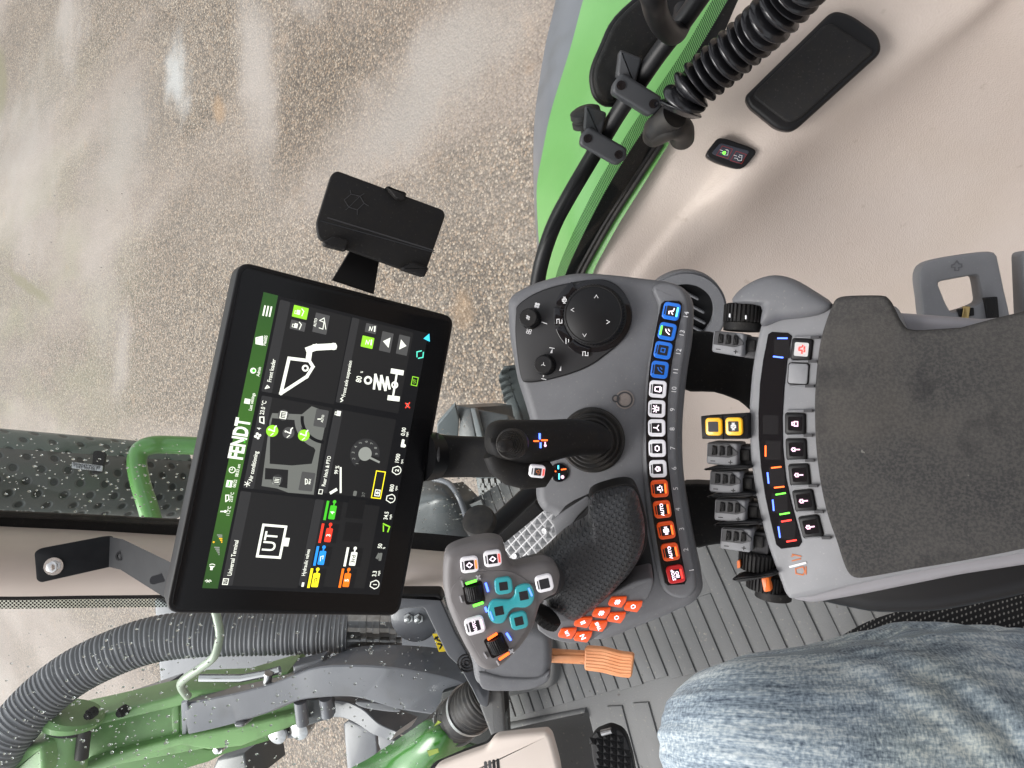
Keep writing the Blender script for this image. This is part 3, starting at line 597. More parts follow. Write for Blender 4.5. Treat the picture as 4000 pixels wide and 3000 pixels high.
# ------------------------------------------------------------------ cross-gate joystick
def D2(u, v, d): return P(*C2(u, v), d)
ux = 1.0246/2776
joy = thing('joystick', 'black cross-gate joystick with ribbed thumb knob standing on a rubber boot in the console', 'joystick', CP.M @ Vector((*c2(715, 800), 0)))
mb = MB(); b = c2(694, 800, .005); MJ = Matrix.Translation((b[0], b[1], 0)); B = 126*unit
prof = [(B*1.02, 0), (B*1.02, .002)]
for k in range(4):
    r = B*(.98-.14*k); z = .003+.005*k; prof += [(r, z), (r, z+.0022), (r-.0012, z+.0034), (r-.0034, z+.0028)]
prof += [(B*.42, .026), (B*.34, .036)]
mb.lathe(prof, M_RUB, 48, MJ, angle if False else True); mb.build('boot', CP, joy)
S = [(300, 800, 14, .545, .006), (304, 800, 42, .545, .013), (316, 800, 66, .546, .018), (345, 801, 81, .549, .021), (385, 805, 86, .553, .023), (430, 808, 90, .558, .024), (480, 806, 88, .565, .024), (530, 801, 82, .573, .023), (580, 793, 76, .582, .022), (630, 789, 73, .592, .021), (680, 791, 68, .603, .020), (720, 795, 58, .612, .018), (745, 797, 40, .620, .014)]
rings = []
for (u, v, hw, d, hd) in S:
    c = D2(u, v, d+hd); r = hw*ux*d; ax = (FW*.94+UP*.34).normalized()
    rings.append([c+RT*r*math.copysign(abs(math.cos(a))**.85, math.cos(a))+ax*hd*math.copysign(abs(math.sin(a))**.85, math.sin(a)) for a in [2*math.pi*k/36 for k in range(36)]])
def smooth_rings(rr, n=3):
    out = []
    for j in range(len(rr[0])): out.append(cat([r[j] for r in rr], n, False))
    return [[out[j][i] for j in range(len(out))] for i in range(len(out[0]))]
mb = MB(); mb.rings(smooth_rings(rings), M_BLKM)
wing = [D2(u, v, d) for (u, v, d) in ((330, 880, .565), (360, 912, .566), (410, 930, .568), (470, 935, .570), (520, 915, .574))]
mb.tube([D2(325, 840, .566), D2(345, 880, .568), D2(385, 908, .572), (D2(440, 922, .576)), D2(500, 920, .580), D2(530, 900, .585)], [(.009, .012), (.0105, .013), (.0112, .014), (.0112, .014), (.0105, .013), (.006, .008)], M_BLKM, 24)
mb.build('grip', WORLD, joy, fix=True)
JF = Frame(D2(385, 812, .546), -FW+UP*.05, RT); j2 = lambda u, v, h=0: JF.uv(C2(u, v), h)
mb = MB(); x, y = j2(390, 814); prof = [(.0118, -.004), (.0122, .0005), (.0115, .0015)]
for k in range(5): r = .0108-.0013*k; prof += [(r, .002+.0016*k), (r-.0003, .0032+.0016*k), (r-.0012, .0030+.0016*k)]
prof += [(.0048, .012), (.0046, .019), (.0028, .0215), (.0001, .0222)]
mb.lathe(prof, M_RUB, 40, Matrix.Translation((x, y, 0)) @ Matrix.Shear('XY', 4, (-.0, .30))); mb.build('thumb_knob', JF, joy)
JL = Frame(D2(500, 802, .5625), -FW*.95-UP*.28, RT); l2 = lambda u, v, h=0: JL.uv(C2(u, v), h)
mb = MB()
for (u, v, du, dv, m) in ((496, 785, 0, 9, L_BLU), (481, 803, 9, 0, L_OR), (514, 800, 9, 0, L_OR), (499, 819, 0, 8, L_BLU)): mb.stroke([l2(u-du, v-dv), l2(u+du, v+dv)], .0011, -.001, .0009, m)
mb.flat(circ(*l2(516, 820), .0011, 12), .0009, L_PNK); mb.stroke([l2(516, 820), l2(516, 808)], .0008, 0, .0009, L_PNK); mb.build('indicator', JL, joy)
JB = Frame(D2(487, 920, .556), -FW*.95-UP*.2+RT*-.1, RT); x, y = JB.uv(C2(488, 920))
o = key(JB, joy, x, y, .0098, .0122, -.12, K_WH, 'tractor', M_ORPR, L_RED, (0, -.38), z=-.003, rise=.0035)

# ------------------------------------------------------------------ drive lever
DF = Frame(P(*C6(1290, 470), .606), Vector((-.05, -.60, .80)), RT)
d6 = lambda u, v, h=0: DF.uv(C6(u, v), h)
def dimple(name, base, pitch=.0043, strength=1.0, ang=.5, dust=True):
    m = mat(name, base, .42, .4); t = m.node_tree; b = t.nodes['Principled BSDF']
    tc = t.nodes.new('ShaderNodeTexCoord'); mp = t.nodes.new('ShaderNodeMapping'); mp.inputs['Rotation'].default_value = (0, 0, ang); mp.inputs['Scale'].default_value = (1/pitch, 1/pitch, 0)
    t.links.new(tc.outputs['Object'], mp.inputs[0]); v = t.nodes.new('ShaderNodeTexVoronoi'); v.inputs['Scale'].default_value = 1; v.inputs['Randomness'].default_value = 0
    t.links.new(mp.outputs[0], v.inputs['Vector']); mr = t.nodes.new('ShaderNodeMapRange'); mr.interpolation_type = 'SMOOTHSTEP'; mr.inputs[1].default_value = .24; mr.inputs[2].default_value = .40; t.links.new(v.outputs['Distance'], mr.inputs[0])
    u = t.nodes.new('ShaderNodeBump'); u.inputs['Strength'].default_value = strength; u.inputs['Distance'].default_value = .0012; t.links.new(mr.outputs[0], u.inputs['Height']); t.links.new(u.outputs[0], b.inputs['Normal'])
    return m
M_DIMP = dimple('dimpled_rubber', (.042, .044, .048))
lev = thing('drive_lever', 'large drive lever with dimpled black palm rest and teal and white buttons', 'drive lever', DF.O)
def dome(pts, H, z0, n=10, power=.6, apex=None):
    """smooth bulging body over an outline"""
    p = ccw(pts); cx = sum(a[0] for a in p)/len(p); cy = sum(a[1] for a in p)/len(p)
    if apex: cx, cy = apex
    rr = [[(x, y, z0) for x, y in inset(p, .007)]]
    for k in range(n):
        t = k/(n-.5); s = math.cos(t*math.pi/2)**power if t < 1 else .02; z = H*math.sin(t*math.pi/2)
        rr.append([(cx+(x-cx)*s, cy+(y-cy)*s, z) for x, y in p])
    return rr
PR = [(1215, 60), (1330, 10), (1440, -5), (1490, 40), (1510, 110), (1530, 190), (1535, 290), (1515, 380), (1460, 480), (1390, 560), (1300, 650), (1200, 730), (1110, 780), (1040, 740), (960, 680), (940, 580), (900, 520), (830, 490), (840, 440), (940, 360), (1060, 250), (1140, 200), (1200, 160)]
mb = MB(); mb.rings(dome(cat([d6(*p) for p in PR], 4), .030, -.03, 14, .55, apex=d6(1270, 380)), M_DIMP); mb.build('palm_rest', DF, lev)
mb = MB(); mb.prism(cat([d6(*p) for p in [(1215, 50), (1330, -2), (1445, -18), (1500, 30), (1545, 190), (1550, 300), (1520, 400), (1400, 580), (1200, 750), (1100, 800), (1190, 740), (1100, 600), (1100, 300), (1200, 170)]], 4), -.03, .0015, M_BLKM, .0015, 2); mb.build('skirt', DF, lev)
mb = MB(); mb.tube([P(*C6(1000, 500), .615), P(*C6(940, 520), .60), P(*C6(880, 540), .58)], [(.022, .018), (.022, .018), (.024, .018)], M_DARK, 28); mb.build('neck', WORLD, lev, fix=True)
HD = Frame(P(*C6(700, 700), .545), Vector((-.04, -.74, .67)), RT)
h6 = lambda u, v, h=0: HD.uv(C6(u, v), h)
HP = [(345, 560), (355, 430), (390, 380), (480, 345), (600, 318), (670, 322), (705, 345), (722, 400), (745, 460), (790, 478), (880, 462), (960, 452), (1015, 475), (1040, 520), (1040, 570), (1020, 640), (975, 665), (930, 700), (905, 770), (880, 850), (830, 930), (760, 1010), (690, 1075), (620, 1098), (560, 1075), (510, 1010), (455, 910), (405, 800), (365, 690)]
hp = cat([h6(*p) for p in HP], 4)
M_HEAD = mat('warm_grey_plastic', (.165, .157, .16), .48, .3, bump=[('n', 2200, .2, .0003)], var=(70, (.14, .133, .135), .3))
mb = MB(); mb.prism(hp, -.022, 0, M_HEAD, .0075, 6); mb.build('head', HD, lev)
mb = MB(); mb.prism(cat([h6(*p) for p in [(390, 640), (470, 520), (600, 500), (740, 500), (850, 560), (900, 640), (880, 760), (800, 900), (690, 1030), (600, 1040), (540, 960), (470, 820)]], 4), -.002, .0005, M_HEAD, .0005, 2); mb.build('raised_field', HD, lev)
for (u, v, w_, h_, a, ic, led) in ((503, 463, .0122, .0136, .10, 'diamond', L_OR), (640, 427, .0122, .0136, .12, 'diamond', L_RED), (945, 573, .0130, .0135, .22, 'slot', None), (535, 822, .0132, .0150, .25, 'AUTO', L_PNK)):
    x, y = h6(u, v, .003); key(HD, lev, x, y, w_, h_, a, K_WH, ic if ic != 'slot' else None, L_WHT, led, (0, -.37), z=0, rise=.0032, name='white_button', r=.26)
def teal(u, v, w_, h_, a):
    x, y = h6(u, v, .003); mb = MB(); mb.prism(rrect(x, y, w_, h_, .004, a, 5), 0, .0032, K_TL, .0011, 3); mb.prism(rrect(x, y, w_*.5, w_*.5, .0004, a, 2), .003, .0033, K_WIN); return mb.build('teal_button', HD, lev)
teal(704, 587, .0130, .0136, .12); teal(795, 793, .0134, .0136, .22)
mb = MB(); db = [(612, 720), (640, 672), (700, 670), (745, 668), (770, 640), (775, 600), (820, 578), (865, 585), (886, 640), (872, 690), (830, 715), (770, 715), (735, 745), (715, 790), (690, 808), (645, 805), (618, 770)]
mb.prism(cat([h6(u, v, .003) for u, v in db], 3), 0, .0034, K_TL, .0012, 3)
for (u, v) in ((678, 732), (823, 642)): x, y = h6(u, v, .003); mb.prism(rrect(x, y, .0068, .0068, .0004, .18, 2), .003, .0036, K_WIN)
for a, b in (((625, 740), (640, 782)), ((853, 602), (870, 640))): mb.stroke([h6(*a, .003), h6(*b, .003)], .0012, .003, .0037, L_BLU)
mb.build('teal_double_button', HD, lev)
for (u, v, a) in ((530, 630, .18), (665, 940, .42)):
    x, y = h6(u, v, .002); mb = MB(); Mw = Matrix.Translation((x, y, -.0012)) @ Matrix.Rotation(a, 4, 'Z')
    mb.prism(rrect(0, 0, .0165, .0155, .002, 0, 3), 0, .0018, M_GLOSS, M=Mw)
    mb.lathe([(.0058, -.0058), (.0066, -.0050), (.0066, .0050), (.0058, .0058)], M_BLK, 96, Mw @ Matrix.Rotation(math.pi/2, 4, 'Y'), teeth=24, depth=.0006, tz=(-.0051, .0051)); mb.build('thumb_wheel', HD, lev)
mb = MB()
def bar(c1, c2_, m, w_=.0016):
    mb = MB(); mb.stroke([h6(*c1, .0015), h6(*c2_, .0015)], w_, 0, .0019, m); mb.build('light_bar' if m is not M_GREYTXT else 'printed_mark', HD, lev)
for c in (((487, 573), (540, 556), L_GRN), ((530, 704), (580, 686), L_GRN), ((600, 575), (612, 615), L_BLU), ((598, 718), (604, 734), L_BLU), ((615, 900), (662, 870), L_OR), ((683, 1018), (732, 985), L_OR), ((725, 870), (745, 902), L_BLU)): bar(*c)
for c in (((457, 560), (465, 588)), ((547, 530), (566, 544)), ((550, 545), (563, 526)), ((590, 985), (605, 1010)), ((740, 965), (762, 978)), ((745, 980), (757, 962)), ((665, 1030), (675, 1050)), ((448, 650), (458, 680))): bar(*c, M_GREYTXT, .0012)
# side thumb roller and orange print at the lever's front
mb = MB(); mb.lathe([(.012, -.004), (.0135, -.003), (.0135, .003), (.012, .004)], M_BLKM, 96, Matrix.Translation(P(*C6(950, 770), .590)) @ KF.M.to_3x3().to_4x4() @ Matrix.Rotation(math.pi/2, 4, 'Y') @ Matrix.Rotation(.6, 4, 'X'), teeth=20, depth=.001, tz=(-.0031, .0031)); mb.build('side_roller', WORLD, lev)
mb = MB(); x, y = k6(985, 830, .001); mb.ring(x, y, .0022, .0029, 0, .0004, M_ORPR, 24, None, -60, 210); mb.stroke([(x, y), (x+.002, y+.001)], .0006, 0, .0004, M_ORPR); mb.stroke([k6(955, 795), k6(935, 805)], .0006, 0, .0004, M_GREYTXT); mb.build('orange_mark', KF, cons)
# ------------------------------------------------------------------ armrest
AP = Frame(P(3100, 1700, .585), (0.0, -.18, .984))
c3 = lambda u, v, h=0: AP.uv(C3(u, v), h)
arm = thing('armrest', 'wide dark suede armrest with a grey front panel of keys and rockers', 'armrest', AP.O)
M_SUEDE = mat('suede', (.034, .034, .035), .95, .15, bump=[('n', 900, .6, .0008), ('n', 90, .2, .0015)], var=(16, (.055, .053, .051), .18, 15))
speck(M_SUEDE, 520, .40, .62, .5, (.082, .077, .072)); speck(M_SUEDE, 9, .55, .75, .3, (.085, .074, .06)); speck(M_SUEDE, 28, .60, .72, .5, (.018, .018, .02)); speck(M_SUEDE, 160, .745, .78, .4, (.25, .24, .22))
M_SILV = mat('silver_grey_plastic', (.24, .235, .25), .42, .4, bump=[('n', 2200, .2, .0003)], var=(30, (.20, .195, .21), .35))
BODY = [(488, 380), (520, 340), (640, 330), (760, 300), (1040, 300), (1090, 420), (1700, 370), (1700, 1290), (1560, 1310), (1200, 1370), (860, 1440), (680, 1490), (605, 1495), (585, 1470), (560, 1400), (520, 1290), (490, 1180), (465, 1060), (447, 940), (440, 820), (440, 700), (450, 580), (465, 480)]
mb = MB(); mb.prism(roundpoly([c3(*p) for p in BODY], .006, 4), -.012, 0, M_HOUSL, .004, 4); mb.build('front_panel', AP, arm)
mb = MB(); mb.prism(roundpoly([c3(u, v, -.012) for u, v in [(500, 400), (1040, 330), (1700, 380), (1700, 1340), (1300, 1400), (900, 1480), (700, 1515), (610, 1500), (560, 1400), (500, 1180), (460, 900), (470, 500)]], .006, 4), -.032, -.011, M_SILV, .008, 4); mb.build('side_skirt', AP, arm)
mb = MB(); mb.prism(roundpoly([c3(u, v, -.04) for u, v in [(560, 480), (1700, 400), (1700, 1440), (1450, 1500), (1200, 1545), (950, 1550), (760, 1510), (620, 1470)]], .012, 5), -.10, -.03, M_BLK, .014, 5); mb.build('underside', AP, arm)
PAD = [(778, 300), (800, 272), (850, 263), (975, 262), (1008, 278), (1030, 315), (1062, 375), (1110, 402), (1300, 392), (1760, 365), (1760, 1240), (1555, 1292), (1300, 1342), (1100, 1375), (950, 1402), (880, 1410), (845, 1392), (822, 1345), (795, 1260), (760, 1160), (732, 1040), (713, 900), (706, 760), (709, 620), (725, 470), (748, 380)]
mb = MB(); mb.prism(cat([c3(u, v, .008) for u, v in PAD], 3), -.001, .009, M_SUEDE, .004, 4); mb.build('pad', AP, arm)
mb = MB(); pod = [(372, 292), (400, 240), (470, 197), (545, 179), (620, 195), (700, 240), (778, 297), (735, 335), (660, 352), (570, 362), (510, 385), (486, 378), (486, 305)]
mb.rings(dome(cat([c3(u, v, .004) for u, v in pod], 3), .013, -.03, 8, .5), M_HOUS); mb.build('end_cover', AP, arm)
DS = [(520, 420), (535, 411), (600, 415), (616, 428), (598, 520), (585, 640), (578, 760), (580, 880), (592, 1000), (614, 1100), (640, 1200), (657, 1262), (645, 1280), (572, 1289), (552, 1272), (530, 1180), (508, 1080), (490, 960), (481, 840), (480, 740), (486, 620), (500, 520)]
mb = MB(); mb.prism([c3(*p) for p in DS], -.001, .0010, M_GLOSS, .0005, 1)
M_DSW = mat('display_cell', (.012, .012, .014), .15, .5)
for (u, v) in ((530, 787), (540, 890), (555, 1000), (567, 1105), (598, 1212), (575, 480)):
    x, y = c3(u, v); mb.prism(rrect(x, y, .016, .0125, .0006, 0, 2), .0009, .0012, M_DSW)
mb.build('display_strip', AP, arm)
mb = MB()
for (u, v, du, dv, m) in ((578, 437, 18, 0, L_BLU), (561, 513, 18, 2, L_BLU), (510, 893, 0, 20, L_OR), (553, 959, 18, -2, L_OR), (520, 1002, 2, 20, L_BLU), (565, 1039, 18, -2, L_OR), (571, 1066, 18, -3, L_GRN), (541, 1112, 2, 20, L_BLU), (587, 1146, 18, -3, L_GRN), (594, 1175, 18, -3, L_RED), (565, 1221, 3, 20, L_BLU), (615, 1256, 18, -3, L_RED)):
    mb = MB(); mb.stroke([c3(u-du, v-dv), c3(u+du, v+dv)], .0012, .001, .0015, m); mb.build('light_bar', AP, arm)
KY = [(654, 482, 'tractor', K_GL, L_RED), (640, 580, None, M_HOUSL, None), (628, 783, 'lock', M_GLOSS, L_PNK), (632, 887, 'key', M_GLOSS, L_PNK), (645, 990, 'key', M_GLOSS, L_PNK), (664, 1095, 'key', M_GLOSS, L_PNK), (691, 1200, 'key', M_GLOSS, L_PNK)]
for i, (u, v, ic, m, lm) in enumerate(KY):
    x, y = c3(u, v, .002); sl = (.02, .02, .0, .0, .08, .16, .22)[i]
    mb = MB(); a = (-.10, -.06, 0, .05, .10, .18, .24)[i]
    mb.prism(rrect(x, y, .0182, .0165, .0022, a, 4), -.001, .0006, M_BLK); mb.prism(rrect(x, y, .0165, .0150, .002, a, 4), .0, .0024, M_BLK if m is not M_HOUSL else M_HOUSL, .0008, 2)
    if ic: 
        mb.prism(rrect(x, y, .0112, .0108, .0012, a, 3), .0022, .0027, m)
        icon(mb, ic, x, y, .0036 if ic != 'key' else .0040, .0032, lm, a+math.pi/2*(ic == 'key')*1.0, .16)
    o = mb.build('key', AP, arm); 
    if i < 3: o['label'] = ('grey key with red tractor sign', 'blank grey key', 'black key with pink padlock sign')[i]
for (u, v) in ((690, 434), (680, 531), (668, 631), (662, 731), (662, 830), (668, 931), (682, 1033), (705, 1138), (735, 1243)):
    mb = MB(); 
    mb.prism(roundpoly([c3(u-65, v-4), c3(u+32, v-6), c3(u+38, v+4), c3(u-65, v+2)], .001), -.001, .0022, M_HOUSL, .0006, 2); mb.stroke([c3(u+8, v), c3(u+34, v)], .0022, 0, .0030, M_DARK); mb.build('divider', AP, arm)
mb = MB()
for pts in ([(617, 1312), (652, 1320)], [(617, 1338), (650, 1330)], [(615, 1320), (622, 1316)], [(630, 1370), (660, 1362), (668, 1380), (660, 1395), (632, 1390), (630, 1370)], [(672, 1362), (672, 1392)]): mb.stroke([c3(*p) for p in pts], .0009, 0, .0004, M_ORPR)
mb.stroke([c3(608, 1362), c3(670, 1346)], .0016, 0, .0006, M_WHITE); mb.build('printed_mark', AP, arm)
# rockers
def rocker(u, v, a, lab=None):
    mb = MB(); z0 = -.008; f = lambda du, dv, h=0: AP.uv(C3(u+1.17*(du*math.cos(a)-dv*math.sin(a)), v+1.12*(du*math.sin(a)+dv*math.cos(a))), h)
    Z = .006
    mb.prism(roundpoly([f(-52, -40, Z), (f(55, -42, Z)), f(58, 44, Z), f(-50, 38, Z)], .0025, 3), z0-.014, Z, M_HOUSL, .002, 3)
    mb.prism(roundpoly([f(-46, -38, Z), f(25, -38, Z), f(58, -10, Z), f(58, 0, Z), f(28, 12, Z), f(-46, 10, Z)], .001), Z-.001, Z+.0010, M_DARK, .0004, 1)
    for k in range(3): mb.prism(roundpoly([f(-30+k*26, -32, Z), f(-14+k*26, -28, Z), f(-12+k*26, 2, Z), f(-30+k*26, 6, Z)], .001), Z, Z+.0028, M_BLKM, .0014, 3)
    mb.stroke([f(-34, 26, Z), f(-20, 26, Z)], .0007, Z, Z+.0002, M_BLK); mb.stroke([f(28, 28, Z), f(40, 28, Z)], .0007, Z, Z+.0002, M_BLK); mb.stroke([f(34, 22, Z), f(34, 34, Z)], .0007, Z, Z+.0002, M_BLK)
    mb.build('rocker', AP, arm)
    mb = MB(); mb.prism(roundpoly([f(55, -34, -.004), f(120, -34, -.004), f(120, 46, -.004), f(60, 46, -.004)], .002), -.03, -.004, M_DARK, .002, 2); mb.box((f(80, 0, -.002)[0], f(80, 0)[1], -.004), (.010, .008, .006), M_BLKM, .001); mb.build('rocker_mount', AP, arm)
for (u, v, a) in ((352, 456, .12), (328, 906, .05), (340, 1020, .06), (360, 1135, .07), (384, 1252, .09)): rocker(u, v, a)
for (u, v, a) in ((352, 962, .0), (365, 1073, -.02), (392, 1187, -.10)):
    mb = MB(); f = lambda du, dv, h=0: AP.uv(C3(u+du, v+dv), h)
    mb.prism(cat([f(-95, 6, .008), f(-60, -4, .008), f(0, -8, .008), f(80, -12, .008), f(88, 4, .008), f(0, 8, .008), f(-60, 10, .008)], 3), -.015, .009, M_BLK, .0015, 2); mb.build('divider_fin', AP, arm)
# thumb wheels
def wheel(u, v, r, L, m, smooth=False, z=-.012, teeth=30):
    mb = MB(); x, y = AP.uv(C3(u, v), 0); T_ = Matrix.Translation((x, y, z)) @ Matrix.Rotation(-.07, 4, 'Z') @ Matrix.Rotation(math.pi/2, 4, 'Y')
    h = L/2
    mb.lathe([(r*.85, -h), (r, -h*.85), (r, h*.85), (r*.85, h)], m, 8*teeth if not smooth else 48, T_, teeth=0 if smooth else teeth, depth=.0016, tz=(-h*.86, h*.86)); return mb
mb = wheel(406, 333, .0172, .017, M_BLKM); 
for (u, v) in ((365, 345), (430, 352)): x, y = c3(u, v, .004); mb.box((x, y, .0045), (.0032, .0011, .002), M_WHITE)
mb.build('thumb_wheel', AP, arm); wheel(402, 388, .0165, .0075, M_BLKM, True).build('wheel_hub', AP, arm)
wheel(462, 1350, .0165, .016, M_BLKM, z=-.014).build('thumb_wheel', AP, arm)
mb = wheel(490, 1438, .0160, .014, M_BLKM, z=-.016); f = lambda u, v: AP.uv(C3(u, v), .003); mb.prism(roundpoly([f(488, 1408), f(520, 1400), f(532, 1462), f(500, 1468)], .002), -.01, .0025, M_ORANGE, .0015, 2); mb.build('thumb_wheel', AP, arm)
wheel(520, 1492, .0150, .008, M_BLKM, True, z=-.018).build('wheel_hub', AP, arm)
mb = MB(); f = lambda u, v: AP.uv(C3(u, v), .008); mb.prism(cat([f(372, 1414), f(400, 1402), (f(470, 1398)), f(535, 1385), f(548, 1398), f(480, 1414), f(400, 1424)], 3), -.012, .008, M_BLK, .0015, 2); mb.prism(roundpoly([f(384, 1345), f(396, 1342), f(398, 1372), f(386, 1376)], .001), -.012, .002, M_ORANGE); mb.build('divider_fin', AP, arm)
# yellow switch block
YF = AP.up(.008); y3 = lambda u, v, h=0: YF.uv(C3(u, v), h)
mb = MB(); mb.prism(roundpoly([y3(245, 752), y3(438, 740), y3(438, 845), y3(250, 845)], .001), -.030, 0, M_BLK, .0012, 2); mb.stroke([y3(335, 750), y3(338, 845)], .0008, 0, .0003, M_GLOSS); mb.build('switch_block', YF, arm)
for (u, v, led) in ((297, 795, None), (379, 794, L_YE2 if False else None)):
    x, y = y3(u, v, .003); o = key(YF, arm, x, y, .0152, .0140, .03, K_YE, 'gear' if u > 350 else None, M_WHITE, E_AM if u > 350 else None, (0, -.38), z=0, rise=.0034, name='yellow_button', win=.6)

# straps / supports between console and armrest
for nm, pts, d in (('a', [(195, 415), (330, 420), (470, 520), (460, 720), (400, 690), (300, 655), (170, 640), (170, 500)], .69), ('b', [(150, 1045), (290, 1030), (520, 1060), (560, 1270), (315, 1272), (215, 1285), (170, 1200)], .70)):
    FF = Frame(P(*C3(300, pts[0][1]+100), d), (0, -.45, .89)); mb = MB(); mb.prism(cat([FF.uv(C3(*p)) for p in pts], 3), -.035, 0, M_BLKM, .003, 3); o = mb.build('support_arm', FF)
    tag(o, 'wide matt black support arm joining console and armrest beside the ' + ('air vent' if nm == 'a' else 'floor mat'), 'support arm', 'black support arms under the console')

# ------------------------------------------------------------------ terminal arm behind the joystick
ta = thing('terminal_arm', 'black support arm running from the touchscreen down behind the joystick', 'support arm', D2(300, 860, .74))
mb = MB(); rr = []
for (u, v, hv, d) in ((60, 858, 86, .74), (110, 859, 84, .745), (170, 861, 80, .745), (260, 863, 78, .73), (360, 866, 76, .70), (480, 872, 70, .68), (600, 880, 60, .67)):
    c = D2(u, v, d+.018); h = hv*ux*d; rr.append([c+RT*x+(FW*.9+UP*.4)*y for x, y in rrect(0, 0, 2*h, .036, .012, 0, 5)])
mb.rings(smooth_rings(rr), M_BLKM); mb.build('tube', WORLD, ta, fix=True)
mb = MB(); mb.tube([D2(40, 860, .742), D2(95, 860, .755)], [.027, .025], M_BLK, 40); mb.build('pivot', WORLD, ta, fix=True)
mb = MB(); mb.tube([D2(105, 775, .742), D2(110, 860, .722), D2(100, 945, .742)], .0016, M_DARK, 8); mb.build('joint_ring', WORLD, ta)
# ------------------------------------------------------------------ cab interior: side panel, window frame, floor
def spline_sheet(rows, nu=8, nv=6, mode='p'):
    """rows of (px,py,depth) control points -> smooth grid of world points"""
    R2 = [cat([Vector(p) for p in r], nu, False) for r in rows]
    out = []
    cols = [cat([r[j] for r in R2], nv, False) for j in range(len(R2[0]))]
    for i in range(len(cols[0])): out.append([P(*cols[j][i]) for j in range(len(cols))])
    return out
def thick(mb, G, m, t, flip=False):
    """sheet with real thickness (away from the camera)"""
    nr, nc = len(G), len(G[0]); mb.sheet(G, m, flip)
    B = [[p+(p-CAM).normalized()*t for p in r] for r in G]; mb.sheet(B, m, not flip)
    edge = [(0, j) for j in range(nc)]+[(i, nc-1) for i in range(1, nr)]+[(nr-1, j) for j in range(nc-2, -1, -1)]+[(i, 0) for i in range(nr-2, 0, -1)]
    n = len(edge); v = [G[i][j] for i, j in edge]+[B[i][j] for i, j in edge]
    mb.add(v, [(k, n+k, n+(k+1) % n, (k+1) % n) if not flip else (k, (k+1) % n, n+(k+1) % n, n+k) for k in range(n)], m); return mb
WS = 1.12
def w4(rows): return [[(*C4(u, v), d*WS) for u, v, d in r] for r in rows]
G = spline_sheet(w4([
 [(1330, -520, .71), (1600, -520, .70), (1860, -520, .685), (2380, -480, .65), (2600, -460, .65), (2900, -420, .64)],
 [(1080, -90, .79), (1330, -90, .78), (1560, -90, .765), (2080, -60, .73), (2260, -60, .73), (2850, -60, .68)],
 [(930, 240, .84), (1120, 240, .83), (1380, 240, .815), (1700, 250, .80), (1950, 330, .84), (2850, 400, .84)],
 [(790, 470, .88), (900, 470, .875), (1080, 490, .865), (1300, 540, .86), (1700, 620, .93), (2850, 800, .98)],
 [(665, 690, .92), (760, 700, .912), (900, 740, .913), (1070, 775, .90), (1500, 850, 1.0), (2850, 1200, 1.12)],
 [(560, 860, .945), (630, 890, .945), (740, 920, .951), (900, 940, .957), (1300, 1150, 1.07), (2850, 1700, 1.28)],
 [(450, 1080, .965), (495, 1110, .965), (570, 1150, .977), (690, 1190, .995), (1000, 1450, 1.13), (2700, 2050, 1.38)],
 [(400, 1200, .98), (440, 1250, .985), (510, 1330, 1.01), (610, 1420, 1.04), (860, 1750, 1.20), (1900, 2180, 1.38)],
 [(340, 1500, 1.02), (400, 1600, 1.05), (500, 1700, 1.1), (620, 1900, 1.18), (800, 2200, 1.27), (1850, 2330, 1.40)]]), 10, 10)
mb = MB(); thick(mb, G, M_BEIGE, .02); side = mb.build('beige_wall', WORLD, fix=True, local=False); tag(side, 'grained beige cab wall curving below the right window', 'wall')
# door pocket and switch on the ledge
def pl(mb, pts, d, n, t, m, bev, h=0, topm=None, F=None, sm=0):
    F = F or Frame(P(*pts[0], d), n); q = [F.uv(p, h) for p in pts]
    if sm: q = cat(q, sm)
    mb.prism(q, -t, h, m, bev, 3, topmat=topm); return F
PKF = Frame(P(*C4(1340, 290), .815*WS-.015), (-.28, -.42, .86)); f4 = lambda u, v, h=0: PKF.uv(C4(u, v), h)
pk = thing('storage_cover', 'long black covered recess set in the beige side panel', 'cover', PKF.O)
mb = MB(); mb.prism(roundpoly([f4(*p) for p in [(1060, 400), (1425, 42), (1500, 62), (1610, 140), (1628, 215), (1262, 545), (1195, 535), (1078, 440)]], .016, 6), -.03, .006, M_BLK, .006, 4); mb.build('rim', PKF, pk)
mb = MB(); mb.prism(roundpoly([f4(*p, .006) for p in [(1088, 395), (1385, 108), (1420, 98), (1585, 205), (1585, 222), (1290, 490), (1250, 508), (1225, 500)]], .008), 0, .0110, M_BLKM, .003, 3); mb.build('lid', PKF, pk)
SWF = Frame(P(*C4(1000, 630), .887*WS-.012), (-.25, -.5, .83)); s4 = lambda u, v, h=0: SWF.uv(C4(u, v), h)
sw = thing('switch_panel', 'small black membrane switch with green light on the beige ledge', 'switch', SWF.O)
mb = MB(); mb.prism(cat([s4(*p) for p in [(905, 632), (930, 595), (962, 568), (1035, 588), (1105, 618), (1090, 655), (1045, 695), (975, 680), (915, 654)]], 4), -.02, .004, M_BLK, .003, 3)
mb.prism(roundpoly([s4(*p, .004) for p in [(925, 632), (962, 588), (1085, 622), (1040, 675)]], .004), 0, .0045, mat('membrane', (.03, .035, .05), .35), .0004, 1); mb.build('housing', SWF, sw)
